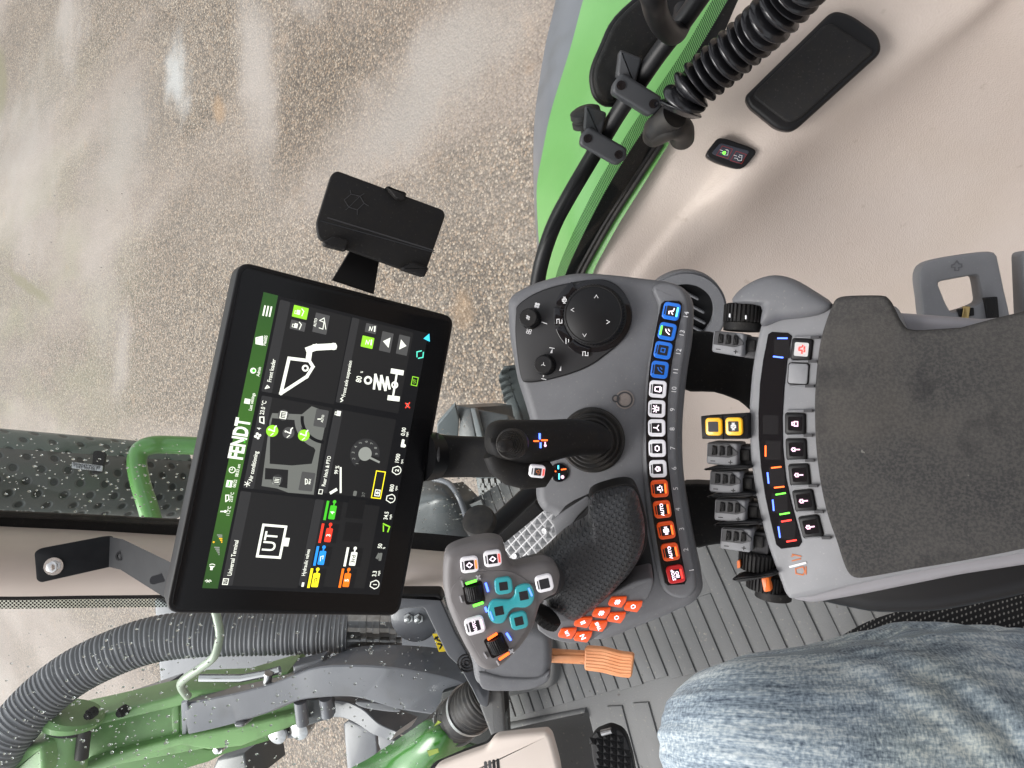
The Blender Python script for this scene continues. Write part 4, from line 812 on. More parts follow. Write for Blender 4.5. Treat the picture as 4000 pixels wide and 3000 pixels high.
for (u, v, on) in ((979, 626, 1), (1036, 648, 0)):
    mb = MB(); q = [s4(u+a, v+b, .0047) for a, b in ((-32, 12), (-8, -26), (34, -12), (14, 26))]; mb.stroke(q, .0006, .0045, .0048, mat('red_line', (.25, .02, .02)), closed=True)
    for l in ([(-16, 2), (-4, 4), (0, 12), (14, 12), (16, -8), (4, -10)], [(-18, -10), (-6, -6)], [(0, -4), (8, 0)]): mb.stroke([s4(u+a, v+b, .0047) for a, b in l], .0005, .0045, .0049, M_WHITE)
    if on: mb.flat(circ(*s4(978, 629, .005), .0022, 16), .0052, L_GRN)
    mb.build('switch_field', SWF, sw)
# window frame: seal, frit band, thin green edge
def ribbon(L, R, t, n=6, ext=.012):
    Lc = cat([Vector(p) for p in L], n, False); Rc = cat([Vector(p) for p in R], n, False)
    return [[P(*a), P(*a.lerp(b, .5)), P(*b)] for a, b in zip(Lc, Rc)]
dd = lambda v: (.96-.155*(1110-v)/1110)*WS
def w4r(lst, dz=0): return [(*C4(u, v), dd(v)+dz) for u, v in lst]
fr = thing('window_frame', 'black lower frame of the right window with dotted edge and thin green strip', 'window frame', P(*C4(600, 700), 1))
mb = MB(); thick(mb, ribbon(w4r([(1300, -480), (1030, -60), (880, 190), (745, 390), (640, 545), (525, 725), (440, 880), (372, 1020), (325, 1130), (290, 1260)], .012), w4r([(1460, -480), (1180, -60), (1010, 180), (850, 400), (735, 585), (620, 760), (530, 900), (450, 1040), (405, 1130), (370, 1260)], .008), 0), M_BLKM, .03); mb.build('seal', WORLD, fr, fix=True)
mb = MB()
for off, r in ((-14, .004), (-34, .0025)): mb.tube([P(*C4(u+off, v), dd(v)) for u, v in cat([(735, 590), (620, 765), (530, 905), (450, 1045), (405, 1135), (370, 1260)], 5, False)], r, M_RUB, 8)
mb.build('seal_lip', WORLD, fr)
mb = MB(); thick(mb, ribbon(w4r([(735, 575), (612, 765), (520, 912), (445, 1045), (405, 1125), (370, 1250)], .004), w4r([(752, 590), (640, 770), (552, 910), (482, 1035), (440, 1120), (400, 1250)], -.001), 0), M_GREEN, .012); mb.build('green_edge', WORLD, fr, fix=True)
def frit_mat(p, name='frit'):
    m = bpy.data.materials.new(name); m.use_nodes = True; t = m.node_tree; out = t.nodes['Material Output']; b = t.nodes['Principled BSDF']; b.inputs['Base Color'].default_value = (.006, .006, .006, 1); b.inputs['Roughness'].default_value = .4
    tr = t.nodes.new('ShaderNodeBsdfTransparent'); tr.inputs[0].default_value = (.85, .92, .87, 1); mx = t.nodes.new('ShaderNodeMixShader'); tc = t.nodes.new('ShaderNodeTexCoord')
    mp = t.nodes.new('ShaderNodeMapping'); mp.inputs['Scale'].default_value = (1/p, 1/p, 1/p); mp.inputs['Rotation'].default_value = (0, 0, .78); t.links.new(tc.outputs['UV'], mp.inputs[0])
    v = t.nodes.new('ShaderNodeTexVoronoi'); v.voronoi_dimensions = '2D'; v.inputs['Scale'].default_value = 1; v.inputs['Randomness'].default_value = 0; t.links.new(mp.outputs[0], v.inputs['Vector'])
    mt = t.nodes.new('ShaderNodeMath'); mt.operation = 'GREATER_THAN'; mt.inputs[1].default_value = .40; t.links.new(v.outputs['Distance'], mt.inputs[0])
    t.links.new(mt.outputs[0], mx.inputs[0]); t.links.new(b.outputs[0], mx.inputs[1]); t.links.new(tr.outputs[0], mx.inputs[2]); t.links.new(mx.outputs[0], out.inputs[0]); return m
def uvmesh(o, uvs):
    me = o.data; l = me.uv_layers.new(name='UVMap')
    for lp in me.loops: l.data[lp.index].uv = uvs[lp.vertex_index]
def frit(Lp, Rp, name, parent, p=.0032, n=6):
    Lc = cat([Vector(a) for a in Lp], n, False); Rc = cat([Vector(a) for a in Rp], n, False); G = [[P(*a), P(*b)] for a, b in zip(Lc, Rc)]
    mb = MB(); mb.sheet(G, frit_mat(p)); uv = []; s = 0
    for i, g in enumerate(G):
        if i: s += (g[0]-G[i-1][0]).length
        uv += [(s, 0), (s, (g[1]-g[0]).length)]
    o = mb.build(name, WORLD, parent); uvmesh(o, uv); return o
frit(w4r([(1230, -480), (965, -60), (820, 190), (690, 385), (585, 540), (480, 715), (400, 865), (335, 1005), (290, 1120), (262, 1260)], .008), w4r([(1305, -480), (1035, -60), (885, 190), (750, 390), (645, 545), (530, 725), (445, 880), (377, 1020), (330, 1130), (295, 1260)], .008), 'dotted_edge', fr, .0021)
# ------------------------------------------------------------------ grab tube, clamps, mirror, bellows outside / at the window
tb = thing('guide_rail', 'curved black tube running along the right window', 'rail', P(*C4(540, 460), .86))
rp = [(1180, -460, .60), (930, -90, .70), (870, 0, .73), (800, 100, .76), (700, 232, .79), (620, 350, .82), (545, 462, .85), (480, 570, .875), (415, 680, .895), (350, 790, .91), (290, 900, .93), (250, 1000, .945), (222, 1100, .96), (205, 1200, .97), (190, 1300, .98)]
mb = MB(); mb.tube(cat([P(*C4(u, v), d*1.1) for u, v, d in rp], 6, False), .0112, M_BLK, 24); mb.build('tube', WORLD, tb, fix=True)
mb = MB(); mb.tube(cat([P(*C4(u, v), d*1.1) for u, v, d in [(680, -420, .53), (672, -90, .60), (688, 0, .62), (702, 60, .66), (735, 118, .71), (772, 140, .75), (800, 100, .77), (812, 40, .78)]], 8, False), .0122, M_BLK, 20); mb.build('handle_loop', WORLD, tb, fix=True)
def clampat(u, v, d, ang, s=1):
    F = Frame(P(*C4(u, v), d), (-.3, -.6, .72)); a = ang; T_ = Matrix.Rotation(a, 4, 'Z')
    mb = MB(); mb.prism(roundpoly([(-.028*s, -.012*s), (.030*s, -.014*s), (.034*s, 0), (.030*s, .012*s), (-.026*s, .014*s), (-.034*s, 0)], .005), -.018, .014, M_DARK2, .004, 3, M=T_)
    mb.prism(roundpoly([(.008*s, -.008*s), (.034*s, -.008*s), (.046*s, -.036*s), (.016*s, -.040*s)], .004), -.02, .006, M_DARK2, .004, 3, M=T_)
    for x in (-.022*s, .024*s): mb.lathe([(.0055, .0135), (.0055, .0155), (.003, .0155), (.0028, .0142), (.0001, .0142)], M_GLOSS, 16, T_ @ Matrix.Translation((x, 0, 0)))
    return F, mb
M_DARK2 = mat('clamp_plastic', (.035, .037, .041), .5, .4, bump=[('n', 1200, .2, .0003)])
for (u, v, d, a) in ((618, 395, .89, 1.07), (480, 605, .95, 1.10)):
    F, mb = clampat(u, v, d, a); o = mb.build('clamp', F, tb)
mb = MB(); KNF = Frame(P(*C4(415, 500), .97), (.75, -.2, .65)); mb.lathe([(.017, -.03), (.012, -.02), (.012, -.006), (.021, -.004), (.021, .002), (.0185, .004), (.0185, .006), (.021, .008), (.0205, .015), (.015, .018), (.0001, .019)], M_RUB, 36); o = mb.build('rubber_buffer', KNF); tag(o, 'round ribbed rubber buffer beside the lower clamp on the black tube', 'buffer')
MRF = Frame(P(*C4(560, 230), .93), (-.35, -.55, .75)); m4 = lambda u, v, h=0: MRF.uv(C4(u, v), h)
mb = MB(); mpts = [(690, -60), (530, 60), (462, 190), (424, 290), (428, 370), (455, 418), (505, 440), (560, 410), (700, 220), (830, 60), (900, -60)]
mb.prism(cat([m4(*p) for p in mpts], 4), -.05, -.010, M_BLK, .006, 3); mb.prism(inset(ccw(cat([m4(*p) for p in mpts], 4)), .006), -.012, .004, M_BLKM, .006, 3); o = mb.build('mirror_housing', MRF); tag(o, 'black rounded mirror housing behind the black tube', 'mirror')
# bellows conduit
cb = thing('bellows_conduit', 'glossy black corrugated cable conduit above the beige ledge', 'conduit', P(*C4(800, 420), .9))
path = cat([P(*C4(u, v), d*1.06) for u, v, d in [(1640, -460, .575), (1480, -290, .61), (1340, -110, .66), (1255, -10, .69), (1180, 70, .71), (1100, 145, .735), (1020, 215, .755), (945, 280, .775), (880, 335, .79), (830, 385, .80), (805, 430, .81), (788, 470, .815)]], 30, False)
L = 0; acc = [0]
for i in range(1, len(path)): L += (path[i]-path[i-1]).length; acc.append(L)
N = 24; rad = []
for a in acc: t = a/L*N; s = abs(math.sin(math.pi*t)); rad.append(.0145+.0135*s**.7)
mb = MB(); mb.tube(path, rad, mat('gloss_rubber', (.012, .012, .014), .22, .5, bump=[('n', 300, .1, .001)]), 28); mb.build('bellows', WORLD, cb, fix=True)
mb = MB(); mb.tube(cat([P(*C4(u, v), d*1.08) for u, v, d in [(775, 470, .81), (730, 505, .83), (695, 540, .85), (690, 560, .865)]], 6, False), [.017]*12+[.015]*7, M_RUB, 24)
mb.tube(cat([P(*C4(u, v), d*1.08) for u, v, d in [(700, 548, .85), (760, 520, .83), (800, 530, .845), (805, 570, .87)]], 6, False), .016, M_RUB, 24); mb.build('elbow', WORLD, cb, fix=True)
# ------------------------------------------------------------------ air vent in the side panel
VF = Frame(P(*C3(190, 310), 1.0), (-.35, -.55, .75)); v3 = lambda u, v, h=0: VF.uv(C3(u, v), h)
vt = thing('air_vent', 'round grey air vent with slats partly hidden behind the console', 'air vent', VF.O)
x, y = v3(175, 330); rr_ = .052
mb = MB(); mb.ring(x, y, rr_*.80, rr_*1.08, -.01, .008, M_HOUS, 64); mb.ring(x, y, rr_*1.0, rr_*1.14, -.01, .004, M_HOUS, 64); mb.build('ring', VF, vt)
mb = MB(); mb.flat(circ(x, y, rr_*.82, 48), -.008, M_BLK); mb.build('core', VF, vt)
for k in range(5):
    mb = MB(); yy = -.032+.016*k; h = math.sqrt(max((rr_*.8)**2-yy*yy, 0)); mb.prism(rrect(x+yy*.9, y, .003, 2*h*.85, .001, -.5), -.006, .003, M_HOUS, .001, 2); mb.build('slat', VF, vt)
# ------------------------------------------------------------------ belt guide bracket by the seat
GF = Frame(P(*C3(1320, 240), .70), (-.12, -.42, .9)); g3 = lambda u, v, h=0: GF.uv(C3(u, v), h)
bk = thing('guide_bracket', 'grey open loop bracket with embossed arrow beside the armrest', 'bracket', GF.O)
mb = MB(); outer = [(1130, 190), (1145, 140), (1195, 115), (1300, 96), (1400, 85), (1442, 92), (1455, 130), (1480, 250), (1500, 340), (1490, 385), (1180, 400), (1150, 350), (1140, 270)]
inner = [(1205, 208), (1290, 192), (1370, 178), (1378, 220), (1388, 290), (1340, 312), (1262, 335), (1238, 292)]
o_ = cat([g3(*p) for p in outer], 4); i_ = [g3(*p) for p in inner]
def ring_between(mb, outer, inner, z0, z1, m, bev=.003):
    n = 64
    cx = sum(p[0] for p in inner)/len(inner); cy = sum(p[1] for p in inner)/len(inner)
    def hit(poly, a):
        d = Vector((math.cos(a), math.sin(a))); best = 0
        for k in range(len(poly)):
            p = Vector(poly[k-1][:2])-Vector((cx, cy)); q = Vector(poly[k][:2])-Vector((cx, cy)); e = q-p; den = d.x*e.y-d.y*e.x
            if abs(den) < 1e-12: continue
            t = (p.x*e.y-p.y*e.x)/den; s = (p.x*d.y-p.y*d.x)/den
            if t > 0 and -1e-6 <= s <= 1+1e-6: best = max(best, t)
        return best
    rr = []
    for (w_, f, z) in ((0, 0, z0), (0, 0, z1-bev), (0, bev*.3, z1-bev*.3), (0, bev, z1), (1, -bev, z1), (1, -bev*.3, z1-bev*.3), (1, 0, z1-bev), (1, 0, z0)):
        rg = []
        for k in range(n):
            a = 2*math.pi*k/n; r = hit(inner if w_ else outer, a)-f; rg.append((cx+r*math.cos(a), cy+r*math.sin(a), z))
        rr.append(rg)
    return mb.rings(rr, m, False, False)
ring_between(mb, o_, roundpoly(i_, .004), -.03, 0, M_HOUSL, .004); mb.build('loop', GF, bk)
mb = MB(); q = lambda u, v: g3(u, v); mb.stroke([q(1262, 140), q(1262, 150), q(1275, 150), q(1275, 162), q(1290, 162), q(1290, 150), q(1303, 148), q(1303, 136), q(1292, 136), q(1283, 122), q(1272, 138)], .0010, 0, .0006, M_HOUS, closed=True); mb.build('arrow', GF, bk)
mb = MB(); mb.prism(roundpoly([q(1285, 318), q(1350, 312), q(1352, 345), q(1290, 350)], .001), -.004, .0012, M_BLK); mb.prism(rrect(*q(1318, 332), .012, .006, .001, -.1), -.003, .003, mat('brass', (.45, .33, .14), .35, metal=.8), .001); mb.build('latch', GF, bk)
mb = MB(); mb.prism(roundpoly([q(1388, 272), q(1440, 268), q(1450, 378), q(1405, 380)], .001), -.006, .006, M_BLKM, .001); mb.build('strap', GF, bk)
mb = MB(); mb.prism(roundpoly([AP.uv(C3(u, v), -.02) for u, v in [(1170, 375), (1480, 350), (1700, 352), (1700, 420), (1180, 410)]], .004), -.05, -.018, M_HOUSL, .004, 3); mb.build('base', AP, bk)
mb = MB(); mb.prism(roundpoly([g3(1548, 80), g3(1720, 70), g3(1720, 400), g3(1560, 380)], .006), -.03, 0, M_HOUSL, .004, 3); o = mb.build('seat_bracket', GF); tag(o, 'grey bracket at the picture edge next to the loop bracket', 'bracket')
# ------------------------------------------------------------------ floor
FZ = CAMZ-1.42; FLR = Frame((0, 0, FZ), (0, 0, 1)); fl = lambda p, h=0: FLR.uv(p, h)
M_MAT = mat('floor_mat', (.135, .138, .14), .62, .35, bump=[('n', 260, .35, .0012)], var=(5, (.095, .095, .094), .35, 10))
speck(M_MAT, 2.2, .5, .72, .5, (.16, .145, .12)); speck(M_MAT, 130, .64, .74, .5, (.30, .27, .22)); speck(M_MAT, 60, .70, .76, .7, (.05, .04, .035))
fpts = [C6(620, 1225), C6(655, 1330), C6(690, 1440), C6(640, 1490), (1900, 3150), (4400, 3150), (4400, 1950), (2650, 2000), (2300, 2150), C6(800, 700), C6(640, 1000)]
mb = MB(); mb.prism([fl(p) for p in fpts], -.04, 0, M_MAT, .004, 2); o = mb.build('floor', FLR); tag(o, kind='structure')
# ribbed mat: strips run along one direction
g1, g2 = Vector(fl(C7(450, 465))), Vector(fl(C7(610, 840))); gd = (g2-g1).normalized(); gn = Vector((-gd.y, gd.x))
def sidx(u, v): q = Vector(fl(C7(u, v))); return (q-g1).dot(gn), (q-g1).dot(gd)
s_a = sidx(450, 465)[0]; s_b = sidx(1035, 490)[0]; pitch = (s_b-s_a)/3.0
lo = -14; hi = 5
mb = MB(); random.seed(4)
ends_hi = {}
def seg(k, h=1.0):
    c = s_a+pitch*k; w2 = abs(pitch)*.5
    a0, a1 = -.40, 1.2
    # far end of each strip follows the printed boundary of the ribbed field
    e = {4: 1.2, 3: 1.2, 2: 1.2, 1: 1.2, 0: 1.2}
    return c
for k in range(-12, 6):
    for half in (0, 1):
        c0 = s_a+pitch*(k+.5*half)+pitch*.03; c1 = s_a+pitch*(k+.5*half+.5)-pitch*.03
        # measured ends (C7 v coordinate grows with distance along the strip)
        aend = sidx(*{0: (600, 860), -1: (430, 893), -2: (290, 905), -3: (140, 925), -4: (20, 965)}.get(k, (600, 900)))[1] if k > -5 else sidx(-150, 1000)[1]
        if k > 0: aend = 1.2
        a0 = sidx(545, 428)[1] if k in (0,) and half == 0 else -.45
        if k >= 1: a0 = -.45
        pts = [g1+gn*c0+gd*a0, g1+gn*c1+gd*a0, g1+gn*c1+gd*aend, g1+gn*c0+gd*aend]
        mb.prism(pts, -.001, .0042 if half else .0026, M_MAT, .0018, 2)
o = mb.build('ribbed_floor_mat', FLR); tag(o, 'grey ribbed rubber mat on the cab floor under the pedal', 'floor mat')
# second ribbed field by the brake pedal
mb = MB()
for (u0, v0, u1, v1, w_) in ((1362, 1290, 1470, 1700, .045), (1515, 1270, 1640, 1720, .045)):
    a, b_ = Vector(fl(C6(u0, v0))), Vector(fl(C6(u1, v1))); t_ = (b_-a).normalized(); n_ = Vector((-t_.y, t_.x))*w_/2; mb.prism([a-n_, b_-n_, b_+n_, a+n_], -.001, .005, M_MAT, .0025, 2)
for (u0, v0, u1, v1) in ((630, 1240, 720, 1420), (720, 1420, 1200, 1330)):
    mb.tube([Vector((*fl(C6(u0, v0)), 0)), Vector((*fl(C6(u1, v1)), 0))], .012, M_MAT, 12)
o = mb.build('raised_floor_ribs', FLR); tag(o, 'raised ribs of the grey floor around the brake pedal', 'floor mat')
# sloping heel plate
mb = MB(); G = spline_sheet([[(*C6(u, v), d) for u, v, d in r] for r in [[(700, 1440, 1.50), (960, 1380, 1.50), (1200, 1330, 1.52)], [(760, 1540, 1.42), (980, 1480, 1.43), (1230, 1440, 1.47)], [(850, 1750, 1.35), (1050, 1750, 1.36), (1290, 1750, 1.40)]]], 4, 4)
thick(mb, G, M_MAT, .03); o = mb.build('heel_plate', WORLD, fix=True, angle=50); tag(o, 'sloping grey floor plate behind the brake pedal', 'floor plate')
# accelerator
PF = Frame(P(*C6(1320, 1040), 1.24), (.0, -.45, .89)); p6 = lambda u, v, h=0: PF.uv(C6(u, v), h)
ac = thing('accelerator_pedal', 'faded orange accelerator pedal with ribbed pad', 'pedal', PF.O)
mb = MB(); mb.prism(roundpoly([p6(*p) for p in [(1180, 948), (1290, 956), (1400, 984), (1462, 990), (1472, 1002), (1458, 1122), (1445, 1132), (1380, 1125), (1285, 1100), (1178, 1085)]], .006), -.012, 0, M_PEDAL, .003, 3)
for k in range(6):
    t = (k+.5)/6; a = [(1190+0*t, 962+112*t), (1290, 968+118*t), (1390, 996+116*t), (1455, 1004+112*t)]
    mb.tube([Vector((*p6(*q), -.0008)) for q in a], .0018, M_PEDAL, 8)
mb.build('pad', PF, ac)
mb = MB(); mb.prism(roundpoly([p6(*p, -.004) for p in [(930, 965), (1185, 980), (1185, 1052), (950, 1040)]], .002), -.016, -.004, M_PEDAL, .003, 2); mb.prism(roundpoly([p6(*p, -.004) for p in [(930, 985), (1185, 995), (1185, 1038), (950, 1028)]], .002), -.006, -.002, M_PEDAL, .002, 2); mb.build('arm', PF, ac)
HF2 = Frame(P(*C6(760, 1010), 1.20), (-.05, -.62, .78)); q6 = lambda u, v, h=0: HF2.uv(C6(u, v), h)
mb = MB(); mb.prism(cat([q6(*p) for p in [(500, 950), (640, 860), (880, 840), (970, 880), (985, 960), (985, 1060), (960, 1140), (880, 1190), (720, 1205), (590, 1190), (535, 1160), (515, 1060)]], 4), -.14, 0, M_HOUS, .016, 5)
mb.prism(cat([q6(*p) for p in [(560, 1090), (700, 1120), (900, 1125), (975, 1090), (960, 1150), (850, 1195), (700, 1203), (580, 1188)]], 3), -.1, .004, M_HOUS, .004, 3); mb.build('housing', HF2, ac)
mb = MB(); mb.prism(roundpoly([fl(C6(*p)) for p in [(600, 1100), (1000, 870), (1050, 1040), (1030, 1160), (960, 1180), (640, 1250)]], .02), 0, .03, M_MAT, .01, 3); mb.build('base', FLR, ac)
# brake pedal
BF = Frame(P(*C6(1350, 1560), 1.28), (-.03, -.42, .9)); b6 = lambda u, v, h=0: BF.uv(C6(u, v), h)
br = thing('brake_pedal', 'black brake pedal with pyramid studs at the lower picture edge', 'pedal', BF.O)
bp = [(1213, 1490), (1245, 1445), (1330, 1412), (1400, 1440), (1432, 1490), (1462, 1600), (1490, 1760), (1265, 1760), (1225, 1600)]
mb = MB(); mb.prism(roundpoly([b6(*p) for p in bp], .008), -.016, 0, M_BLK, .003, 3)
bpp = inset(ccw([b6(*p) for p in bp]), .004); xs = [p[0] for p in bpp]; ys = [p[1] for p in bpp]
def inside(x, y, poly):
    c = False
    for i in range(len(poly)):
        (x1, y1), (x2, y2) = poly[i-1], poly[i]
        if (y1 > y) != (y2 > y) and x < (x2-x1)*(y-y1)/(y2-y1)+x1: c = not c
    return c
s = .0125; i = 0; yy = min(ys)
while yy < max(ys):
    xx = min(xs)
    while xx < max(xs):
        if inside(xx, yy, bpp): mb.add([(xx-s/2, yy-s/2, 0), (xx+s/2, yy-s/2, 0), (xx+s/2, yy+s/2, 0), (xx-s/2, yy+s/2, 0), (xx, yy, .006)], [(0, 1, 4), (1, 2, 4), (2, 3, 4), (3, 0, 4)], M_BLK)
        xx += s
    yy += s
mb.build('pad', BF, br, angle=20)
mb = MB(); mb.tube([Vector((*b6(1285, 1443), .006)), Vector((*b6(1345, 1428), .006))], .0055, M_STEEL, 14); mb.build('roller', BF, br)
# beige lower cover with slots
LF = Frame(P(*C6(800, 1560), 1.17), (.05, -.50, .86)); g6 = lambda u, v, h=0: LF.uv(C6(u, v), h)
cv = thing('beige_cover', 'beige plastic cover with small slots at the lower picture edge', 'cover', LF.O)
mb = MB(); mb.prism(roundpoly([g6(*p) for p in [(180, 1850), (300, 1655), (480, 1585), (600, 1545), (632, 1498), (660, 1478), (800, 1462), (955, 1448), (980, 1475), (1005, 1560), (1030, 1660), (1050, 1850)]], .012), -.022, 0, M_BEIGE2, .008, 5); mb.build('cover', LF, cv)
for k in range(4): mb = MB(); x, y = g6(600+24*k, 1655-5*k); mb.prism(rrect(x, y, .020, .005, .0024, .1, 4), -.001, .0006, M_BLK if k > 1 else M_DARK); mb.build('slot', LF, cv)
mb = MB(); mb.prism(roundpoly([g6(*p, -.03) for p in [(150, 1850), (270, 1655), (470, 1570), (590, 1530), (620, 1485), (680, 1475), (700, 1700), (600, 1850)]], .01), -.05, -.03, M_BLK, .004); mb.build('backing', LF, cv)
# ------------------------------------------------------------------ A pillar, bracket, glass
M_SEALB = M_BLKM
pil = thing('cab_pillar', 'beige cab pillar with black seals left of the touchscreen', 'pillar', P(800, 2220, 1.1))
PD = lambda px: .98+(px/1750)*.42
def strip(L, R, m, t, name, par, dl=0, dr=0):
    mb = MB(); a = [(x, y, PD(x)+dl) for x, y in L]; b_ = [(x, y, PD(x)+dr) for x, y in R]; thick(mb, ribbon(a, b_, 0), m, t); return mb.build(name, WORLD, par, fix=True)
Lp = [(-250, 2040), (0, 2056), (350, 2072), (700, 2092), (1200, 2115), (1560, 2140), (1850, 2165)]; Rp = [(-250, 2318), (0, 2330), (350, 2326), (700, 2322), (1200, 2305), (1600, 2300), (1850, 2330)]
def mid(A, B, t, b=0): return [((a[0]*(1-t)+b_[0]*t), a[1]*(1-t)+b_[1]*t) for a, b_ in zip(A, B)]
mb = MB(); rows = []
for (a, b_) in zip(cat([Vector((*p, 0)) for p in Lp], 5, False), cat([Vector((*p, 0)) for p in Rp], 5, False)):
    r = []
    for k in range(9):
        t = k/8; x = a.x*(1-t)+b_.x*t; y = a.y*(1-t)+b_.y*t; r.append(P(x, y, PD(x)-.035*math.sin(math.pi*t)**.7))
    rows.append(r)
thick(mb, rows, M_BEIGE2, .02); mb.build('trim', WORLD, pil, fix=True)
strip([(-250, 1995), (0, 2010), (350, 2025), (700, 2042), (1200, 2065), (1560, 2075), (1850, 2100)], [(-250, 2046), (0, 2062), (350, 2078), (700, 2098), (1200, 2121), (1560, 2150), (1850, 2172)], M_SEALB, .03, 'seal', pil, .0, .002)
strip([(x, y-2) for x, y in Rp], [(x, y+14) for x, y in Rp], M_SEALB, .03, 'seal', pil, .002, .006)
frit([(x, y+10, PD(x)+.02) for x, y in Rp], [(x, y+48, PD(x)+.02) for x, y in Rp], 'dotted_edge', pil, .0036)
mb = MB(); mb.tube([P(x, y-9, PD(x)-.006) for x, y in cat([(-250, 2000), (0, 2016), (350, 2031), (700, 2048), (1200, 2070), (1560, 2082)], 4, False)], .005, M_RUB, 8); mb.build('seal_lip', WORLD, pil)
KF2 = Frame(P(*C5(260, 690), .94), (.10, -.86, .5)); k5 = lambda u, v, h=0: KF2.uv(C5(u, v), h)
kb = thing('mounting_bracket', 'bent black steel bracket bolted to the beige pillar', 'bracket', KF2.O)
M_BRK = mat('black_steel', (.008, .009, .011), .5, .12, var=(40, (.016, .017, .019), .3), bump=[('n', 120, .1, .001)])
mb = MB(); mb.prism(roundpoly([k5(*p) for p in [(155, 650), (180, 632), (470, 577), (512, 575), (508, 705), (500, 716), (185, 787), (165, 775)]], .006), -.006, 0, M_BRK, .0012, 2); mb.build('foot', KF2, kb)
AF = Frame(P(*C5(505, 640), .93), (.3, -.55, .75)); a5 = lambda u, v, h=0: AF.uv(C5(u, v), h)
mb = MB(); e0 = [P(*C5(500, 578), .935), P(*C5(495, 715), .94)]; e1 = [P(*C5(560, 590), .90), P(*C5(548, 728), .905)]; e2 = [P(*C5(860, 735), .80), P(*C5(860, 925), .81)]
G = [[e0[0], e0[1]], [e1[0], e1[1]], [e2[0], e2[1]]]; thick(mb, G, M_BRK, .006); mb.build('arm', WORLD, kb, fix=True, angle=25)
mb = MB(); c_ = P(*C5(549, 665), .905); MM = Matrix.Translation(c_) @ AF.M.to_3x3().to_4x4(); mb.ring(0, 0, .0035, .006, 0, .002, M_BLK, 20, MM); mb.build('hole', WORLD, kb); mb = MB()
mb.prism(rrect(0, 0, .010, .030, .005, .3, 5), -.001, .0015, M_GLOSS, M=Matrix.Translation(P(*C5(738, 765), .842)) @ AF.M.to_3x3().to_4x4()); mb.build('hole', WORLD, kb)
mb = MB(); x, y = k5(243, 713, .002); Mb = Matrix.Translation((x, y, 0)); mb.lathe([(.0115, 0), (.0115, .002), (.008, .002)], M_CHROME, 28, Mb); mb.lathe([(.0075, .002), (.0075, .008), (.006, .009), (.0001, .009)], M_CHROME, 6, Mb); mb.build('bolt', KF2, kb)
# ------------------------------------------------------------------ seat and operator's leg
M_SEAT = mat('seat_cloth', (.014, .014, .015), .85, .2, bump=[('n', 500, .4, .001)])
def seat_mat():
    m = M_SEAT; t = m.node_tree; b = t.nodes['Principled BSDF']; tc = t.nodes.new('ShaderNodeTexCoord'); mp = t.nodes.new('ShaderNodeMapping'); mp.inputs['Scale'].default_value = (1/.0048, 1/.0085, 0); mp.inputs['Rotation'].default_value = (0, 0, .15)
    t.links.new(tc.outputs['UV'], mp.inputs[0]); v = t.nodes.new('ShaderNodeTexVoronoi'); v.voronoi_dimensions = '2D'; v.inputs['Scale'].default_value = 1; v.inputs['Randomness'].default_value = .12; t.links.new(mp.outputs[0], v.inputs['Vector'])
    mr = t.nodes.new('ShaderNodeMath'); mr.operation = 'LESS_THAN'; mr.inputs[1].default_value = .20; t.links.new(v.outputs['Distance'], mr.inputs[0])
    mx = t.nodes.new('ShaderNodeMix'); mx.data_type = 'RGBA'; mx.inputs[6].default_value = (.014, .014, .015, 1); mx.inputs[7].default_value = (.20, .195, .185, 1); t.links.new(mr.outputs[0], mx.inputs[0]); t.links.new(mx.outputs[2], b.inputs['Base Color'])
seat_mat()
sp = [(3200, 2570, .86), (3290, 2500, .83), (3430, 2430, .80), (3650, 2375, .77), (3900, 2335, .75), (4300, 2300, .74)]
mb = MB(); rr = []; uv = []
pc = cat([Vector(p) for p in sp], 6, False)
for i, p in enumerate(pc):
    r = []
    for k in range(26):
        t = k/25; a = -.9+t*2.6; off = 420*(t) ; dpt = p.z + .05*(1-math.sin(min(max(t*3.2, 0), math.pi/2)))
        y = p.y-18+off*1.2; r.append(P(p.x+0*off, y, dpt+.03+.03*t))
    rr.append(r)
mb.sheet(rr, M_SEAT); lens = [0]
for i in range(1, len(rr)): lens.append(lens[-1]+(rr[i][3]-rr[i-1][3]).length)
thick(MB(), rr, M_SEAT, .02)
mb = MB(); thick(mb, rr, M_SEAT, .08); nn = len(rr)*26
seat = mb.build('seat_cushion', WORLD, fix=True, angle=60); tag(seat, 'black seat cushion edge with pale woven dashes under the jeans', 'seat')
uvs = []
def uvof(i, k): 
    s = sum((rr[i][j]-rr[i][j-1]).length for j in range(1, k+1)); return (lens[i], s)
vv = [uvof(i, k) for i in range(len(rr)) for k in range(26)]; allv = (vv+vv); allv += [allv[0]]*(len(seat.data.vertices)-len(allv)); uvmesh(seat, allv)
